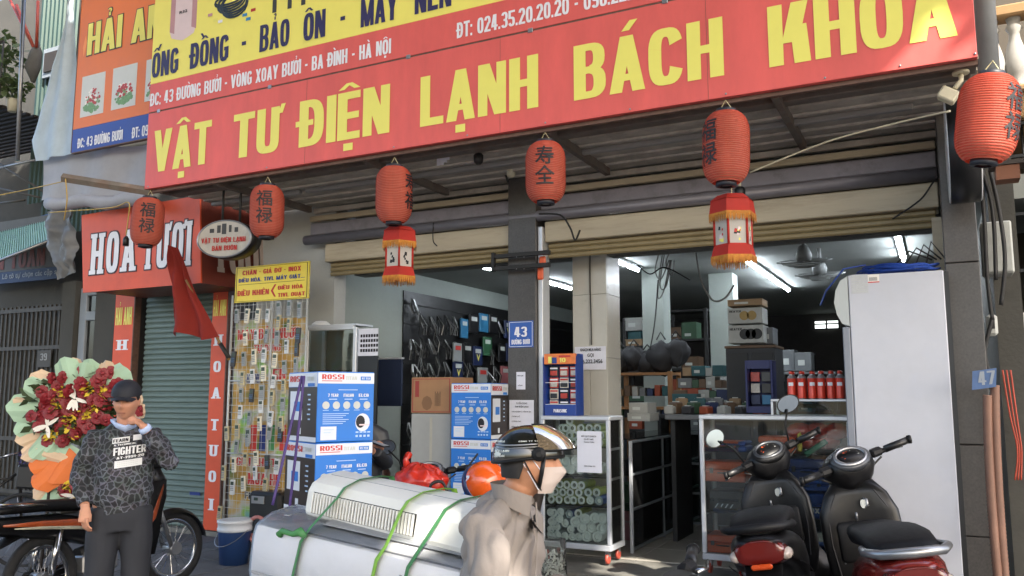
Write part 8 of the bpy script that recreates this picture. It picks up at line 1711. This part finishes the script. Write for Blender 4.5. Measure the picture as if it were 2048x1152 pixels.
# ---- the rider
m_jk = mat('jacket_beige', '#8a817a', .75, var=.1, vs=9, bump=.45, bs=28, stretch=(1, 1, .6))
fz = math.atan2(bdir.x, -bdir.y)      # local -Y along the ride
sp_ = P(1000, 1100, D=3.14); rp = T('person', 'rider in grey beige jacket, black half helmet and face mask, driving past', 'person', (sp_.x, sp_.y, 0), rz=fz)
body = MB(); 
# frame: -Y forward (image right), +X = his left, away from the camera
def LV(px_, py_, D_): 
    q = P(px_, py_, D=D_) - Vector((sp_.x, sp_.y, 0)); return Matrix.Rotation(-fz, 3, 'Z') @ q
hd_ = LV(1062, 925, 3.16); face = Matrix.Rotation(R(26), 3, 'Z') @ Matrix.Rotation(R(2), 3, 'X')
neckb = LV(1032, 988, 3.18); shR, shL = LV(962, 1042, 3.0), LV(1050, 1032, 3.42); chest = (shR + shL) / 2; hip = Vector((chest.x, chest.y + .1, .60))
head(body, face, hd_, 1.0)
body.tube([neckb.lerp(chest, .35), neckb, hd_ + Vector((0, .03, -.07))], [.075, .062, .06], 14)
body.tube([hip, hip.lerp(chest, .4), hip.lerp(chest, .8), chest + Vector((0, 0, .0))], [(.12, .075), (.11, .065), (.12, .065), (.11, .055)], 18)
elR_ = shR + Vector((-.05, -.1, -.29)); wrR_ = elR_ + Vector((.02, -.26, .03)); elL_ = shL + Vector((.04, -.0, -.3)); wrL_ = elL_ + Vector((-.02, -.26, .03))
for a_, e_, w_ in ((shR, elR_, wrR_), (shL, elL_, wrL_)): body.tube([a_.lerp(chest, .3), a_, e_, w_], [.05, .05, .04, .028], 12); hand(body, w_, Matrix.Rotation(R(95), 3, 'X'), 1.0, 1, .8)
for s_ in (-1, 1): body.tube([hip + Vector((s_ * .09, 0, 0)), hip + Vector((s_ * .16, -.42, -.02)), hip + Vector((s_ * .14, -.3, -.46)), hip + Vector((s_ * .14, -.42, -.5))], [.085, .065, .045, .035], 12)
bo = body.build('body', mat('skin_rider', '#b98464', .5, var=.08, vs=25), rp); fuse(bo, .0065, 2)
tr_ = MB(); tr_.ell(hip + Vector((0, 0, .02)), (.18, .15, .13), 18, 10)
for s_ in (-1, 1): tr_.tube([hip + Vector((s_ * .08, 0, 0)), hip + Vector((s_ * .16, -.43, -.02)), hip + Vector((s_ * .14, -.3, -.44))], [.11, .09, .07], 14); 
to = tr_.build('trousers', MATS['trousers_dark'], rp); fuse(to, .014, 2)
for s_ in (-1, 1): q = hip + Vector((s_ * .14, -.36, -.52)); MB().loft([sup(q.x, q.y + y, q.z + z, a, b_, 2.6, 16) for y, z, a, b_ in ((.12, .0, .03, .04), (.06, .0, .045, .05), (-.08, -.01, .05, .04), (-.17, -.02, .035, .025))]).build('shoe', m_black, rp)
jk = MB(); jk.tube([hip + Vector((0, 0, -.04)), hip + Vector((0, 0, .04)), hip.lerp(chest, .35), hip.lerp(chest, .65), hip.lerp(chest, .9), chest + Vector((0, .0, .05)), neckb.lerp(chest, .3), neckb + Vector((0, 0, .0))], [(.16, .125), (.175, .13), (.18, .128), (.19, .122), (.19, .11), (.15, .1), (.098, .085), (.078, .076)], 26)
for a_, e_, w_ in ((shR, elR_, wrR_), (shL, elL_, wrL_)): jk.tube([a_.lerp(chest, .55) + Vector((0, 0, .02)), a_ + Vector((0, 0, -.02)), a_.lerp(e_, .5), e_, e_.lerp(w_, .5), w_.lerp(e_, .1)], [.07, .078, .076, .068, .058, .046], 16)
jo2 = jk.build('jacket', m_jk, rp)
def folds(p):
    q = p - shR; a = .016 * math.sin(p.z * 34 + p.y * 30 + 4.5 * noise.noise(p * 4)) * max(0, min(1, (shR.z + .04 - p.z) * 6)); b_ = .006 * noise.noise(p * 5) - .018 * max(0, 1 - 7 * abs(noise.noise(Vector((p.x * 5, p.y * 7 + p.z * 4, p.z * 5 - p.y * 3))))) * .6
    return a * .8 * (1 if q.x < .12 else .3) + b_
fuse(jo2, .009, 3, folds)
# stand-up collar open at the front
def coll(u, v):
    a = R(-150) + R(300) * u; r_ = .082 + .018 * v + .012 * math.sin(u * 9); f = -math.cos(a)
    return neckb + Vector((math.sin(a) * r_, math.cos(a) * r_ * 1.05 , -.03 + .075 * v - .05 * max(0, -math.cos(a)) * 1.0))
cm = MB(); cm.grid(30, 6, coll); cm.grid(30, 6, lambda u, v: neckb + (coll(1 - u, v) - neckb) * .93); cm.build('collar', m_jk, rp)
MB().tube([neckb + Vector((.03, -.07, -.03)), chest + Vector((.03, -.125, -.06)), hip.lerp(chest, .5) + Vector((.03, -.165, 0)), hip + Vector((.03, -.165, 0))], (.007, .003), 6).build('zip', m_jk, rp)
bv2 = BVHTree.FromPolygons([v.co for v in jo2.data.vertices], [p.vertices[:] for p in jo2.data.polygons])
inv = Matrix.Rotation(-fz, 3, 'Z')
def badge(ks, m_, lift):
    mb = MB(); c_ = P(1076, 1084, D=3.0); pts = []
    for (u, v) in ks:
        w_ = c_ + _R * u + _U * v; l_ = inv @ (w_ - Vector((sp_.x, sp_.y, 0))); dl = inv @ _F; h_ = bv2.ray_cast(l_ - dl * .3, dl)
        pts.append((h_[0] if h_[0] is not None else l_) - dl * lift)
    mb.add(pts, [tuple(range(len(pts)))]); mb.build('chest_emblem', m_, rp)
tri = [(-.024, .03), (.024, .022), (.004, -.045), (-.004, -.045)]
badge(tri[::-1], m_ink, .004); badge([(a * .72, b_ * .72) for a, b_ in tri][::-1], m_jk, .006); badge([(a * .4, b_ * .45) for a, b_ in tri][::-1], m_ink, .008)
# hair, helmet, mask
mb = MB(); mb.grid(36, 14, lambda u, v: hd_ + face @ Vector((.082 * math.sin(u * 6.283) * math.sin(.2 + v * 1.7), .01 - .105 * math.cos(u * 6.283) * math.sin(.2 + v * 1.7) * (1 if math.cos(u * 6.283) < 0 else .3), .03 + .095 * math.cos(.2 + v * 1.7) - (.055 * v ** 3 if math.cos(u * 6.283) < -.2 else 0)))); mb.build('hair', m_hair, rp)
for s_ in (-1, 1): MB().ell(hd_ + face @ Vector((s_ * .031, -.088, .017)), (.013, .006, .005), 10, 6, face).build('eye', m_eye, rp)
m_mask = mat('mask_pink_white', '#bcaca2', .7, var=.05)
def maskf(u, v):
    a = R(-72) + R(144) * u; z = -.108 + .098 * v; r_ = .086 * (1 - .5 * max(0, .4 - v)) + .026 * max(0, math.cos(a)) ** 8 * max(0, 1 - 2.2 * abs(v - .8)); return hd_ + face @ Vector((math.sin(a) * r_ * .86, -math.cos(a) * r_ * 1.22, z))
MB().grid(24, 14, maskf).build('face_mask', m_mask, rp)
for s_ in (-1, 1): MB().tube([maskf(.5 + .5 * s_, .9), hd_ + face @ Vector((s_ * .083, .0, .02)), hd_ + face @ Vector((s_ * .083, .03, .0)), maskf(.5 + .5 * s_, .15)], .0022, 5).build('mask_loop', m_lwhite, rp)
hlm = T('black_helmet', 'glossy black half helmet with silver lines and clear peak on the rider', 'helmet', (0, 0, 0)); hw = Matrix.Rotation(fz, 3, 'Z'); hlm.location = Vector((sp_.x, sp_.y, 0)) + hw @ (hd_ + Vector((0, .006, .038))); HZ = Matrix.Rotation(fz, 3, 'Z') @ face @ Matrix.Rotation(R(-3), 3, 'X')
m_hel = mat('helmet_black', '#131312', .16, var=.15, vs=8, coat=.7, dirt='#3a352c', dirt_amt=.35, ds=6)
def shell(k, u, v, lo=1.62): a, q = u * 6.283, v * lo; return HZ @ Vector((.112 * k * math.sin(a) * math.sin(q), .006 - .136 * k * math.cos(a) * math.sin(q), -.01 + .112 * k * math.cos(q) - (.018 * max(0, -math.cos(a)) * v ** 4)))
MB().grid(56, 22, lambda u, v: shell(1, u, v)).build('shell', m_hel, hlm); MB().grid(40, 14, lambda u, v: shell(.93, 1 - u, v)).build('liner', m_mblk, hlm)
MB().tube([shell(1.0, k / 40, 1.0) for k in range(40)], .006, 8, closed=True).build('edge_trim', m_mblk, hlm)
for (vv, w_) in ((.7, .0035), (.755, .002)): MB().tube([shell(1.006, .26 + .5 * k / 30 if False else .52 + .33 * k / 30, vv + .02 * math.sin(k / 10)) for k in range(31)], w_, 6).build('silver_line', m_steel, hlm)
def hel_text(s_, u0, v0, du, dv):
    o = blk(None, s_, (0, 0, 0), X_, Z_, 1, 1, m_disc, wrld=False, lift=0); o.parent = hlm
    for v in o.data.vertices: uu, vv = u0 + du * v.co.x, v0 - dv * v.co.z; v.co = shell(1.012, uu, vv)
hel_text('CÔNG TY VẬT TƯ', .70, .66, .14, .028); hel_text('ĐIỆN LẠNH', .56, .84, .10, .04); hel_text('TOÀN QUỐC', .55, .92, .09, .03); hel_text('HONDA', .53, .66, .09, .04)
MB().grid(8, 8, lambda u, v: shell(1.01, .585 + .03 * math.cos(u * 6.283) * v, .87 + .035 * math.sin(u * 6.283) * v)).build('oval_sticker', m_disc, hlm)
m_vis = thin_glass('peak_film', '#b8a890', .06, .3, '#9c8a72')
def visor(u, v):
    a = R(-80) + R(160) * u; q_ = .42 + .98 * v; return HZ @ Vector((.119 * math.sin(a) * math.sin(q_) * (1.02 + .05 * v), -.0 - .140 * math.cos(a) * math.sin(q_) * (1.05 + .24 * v), -.012 + .122 * math.cos(q_) + .004))
def visor_old(u, v): a = R(-84) + R(168) * u; r_ = 1 + .5 * v * max(.0, math.cos(a)) ; q = Vector((.114 * math.sin(a) * (1 + .06 * v), .0 - .138 * math.cos(a) * (1 + .26 * v) , .05 - .085 * v + .012 * math.cos(a))); return HZ @ (q + Vector((0, 0, .012 * math.sin(v * 3.1))))
MB().grid(28, 10, visor).build('clear_peak', m_vis, hlm)
MB().tube([visor(k / 20, 1.0) for k in range(21)], .003, 6).build('peak_edge', m_mblk, hlm); MB().tube([visor(k / 20, .0) for k in range(21)], (.003, .002), 6).build('peak_band', m_mblk, hlm)
for s_ in (-1, 1):
    c_ = HZ @ Vector((s_ * .117, -.03, -.0)); pv_ = MB().lathe([(.026, -.006), (.026, .004), (.02, .008), (.012, .008), (.01, .012)], c_, 18, HZ @ Matrix.Rotation(R(90) * s_, 3, 'Y')); pv_.build('peak_pivot', m_mblk, hlm)
    ch_ = HZ @ (Vector((s_ * .03, -.045, -.155)))
    for yy in (-.05, .03): MB().tube([HZ @ Vector((s_ * .105, yy, -.012)), HZ @ Vector((s_ * .093, yy * .5 - .015, -.07)), HZ @ Vector((s_ * .066, -.03, -.125)), ch_], (.009, .002), 6).build('chin_strap', m_black, hlm)
# ---- half hidden person behind the cartons, phone in hand
p3 = P(716, 800, D=6.3); pp = T('person', 'mostly hidden person behind the tall carton stack, holding a phone out', 'person', (p3.x, p3.y, 0), rz=R(40))
hz_ = 1.62; body = MB(); head(body, I3, Vector((0, 0, hz_ + .0)), .98); body.tube([(0, .01, hz_ - .2), (0, .01, hz_ - .07)], .055, 12)
body.tube([(0, .0, .8), (0, .0, 1.1), (0, .01, 1.32), (0, .01, hz_ - .2)], [(.14, .1), (.15, .1), (.16, .1), (.08, .06)], 16)
hp_ = Matrix.Rotation(R(-40), 3, 'Z') @ (P(745, 893, D=5.9) - Vector((p3.x, p3.y, 0)))
body.tube([(.15, .0, 1.33), (.2, -.06, 1.1), hp_ - Vector((.04, -.02, .0))], [.05, .042, .026], 10); body.tube([(-.15, 0, 1.33), (-.2, 0, 1.05), (-.18, -.1, .85)], [.05, .04, .03], 10)
hand(body, hp_ - Vector((.03, -.01, 0)), Matrix.Rotation(R(75), 3, 'Y') @ Matrix.Rotation(R(60), 3, 'Z'), .9, 1, .8, .95)
for s_ in (-1, 1): body.tube([(s_ * .08, 0, .85), (s_ * .1, 0, .45), (s_ * .1, 0, .06)], [.08, .055, .04], 10)
bo = body.build('body', m_skin, pp); fuse(bo, .008, 2)
MB().ell((0, .01, hz_ + .04), (.085, .105, .1), 16, 10).build('hair', m_hair, pp)
cl = MB(); cl.tube([(0, .0, .75), (0, .0, 1.0), (0, .0, 1.25), (0, .01, 1.36), (0, .01, 1.42)], [(.18, .13), (.19, .14), (.2, .13), (.15, .1), (.07, .06)], 18); cl.tube([(.1, .0, 1.33), (.17, 0, 1.3), (.21, -.06, 1.1), Vector((.2, -.06, 1.1)).lerp(hp_, .7)], [.07, .07, .06, .045], 12); cl.tube([(-.1, 0, 1.33), (-.17, 0, 1.3), (-.21, 0, 1.05), (-.19, -.08, .9)], [.07, .07, .06, .045], 12)
for s_ in (-1, 1): cl.tube([(s_ * .08, 0, .82), (s_ * .1, 0, .45), (s_ * .1, 0, .05)], [.1, .08, .065], 12)
co = cl.build('dark_clothes', m_kcase, pp); fuse(co, .014, 2)
ph_ = T('mobile_phone', 'dark mobile phone held out beside the carton stack', 'phone', P(758, 888, D=5.86)); MB().box((0, 0, 0), (.14, .07, .009), .003, Matrix.Rotation(R(15), 3, 'Y')).build('phone_body', m_black, ph_); MB().box((0, 0, .0055), (.125, .06, .001), 0, Matrix.Rotation(R(15), 3, 'Y')).build('phone_screen', m_slot, ph_)
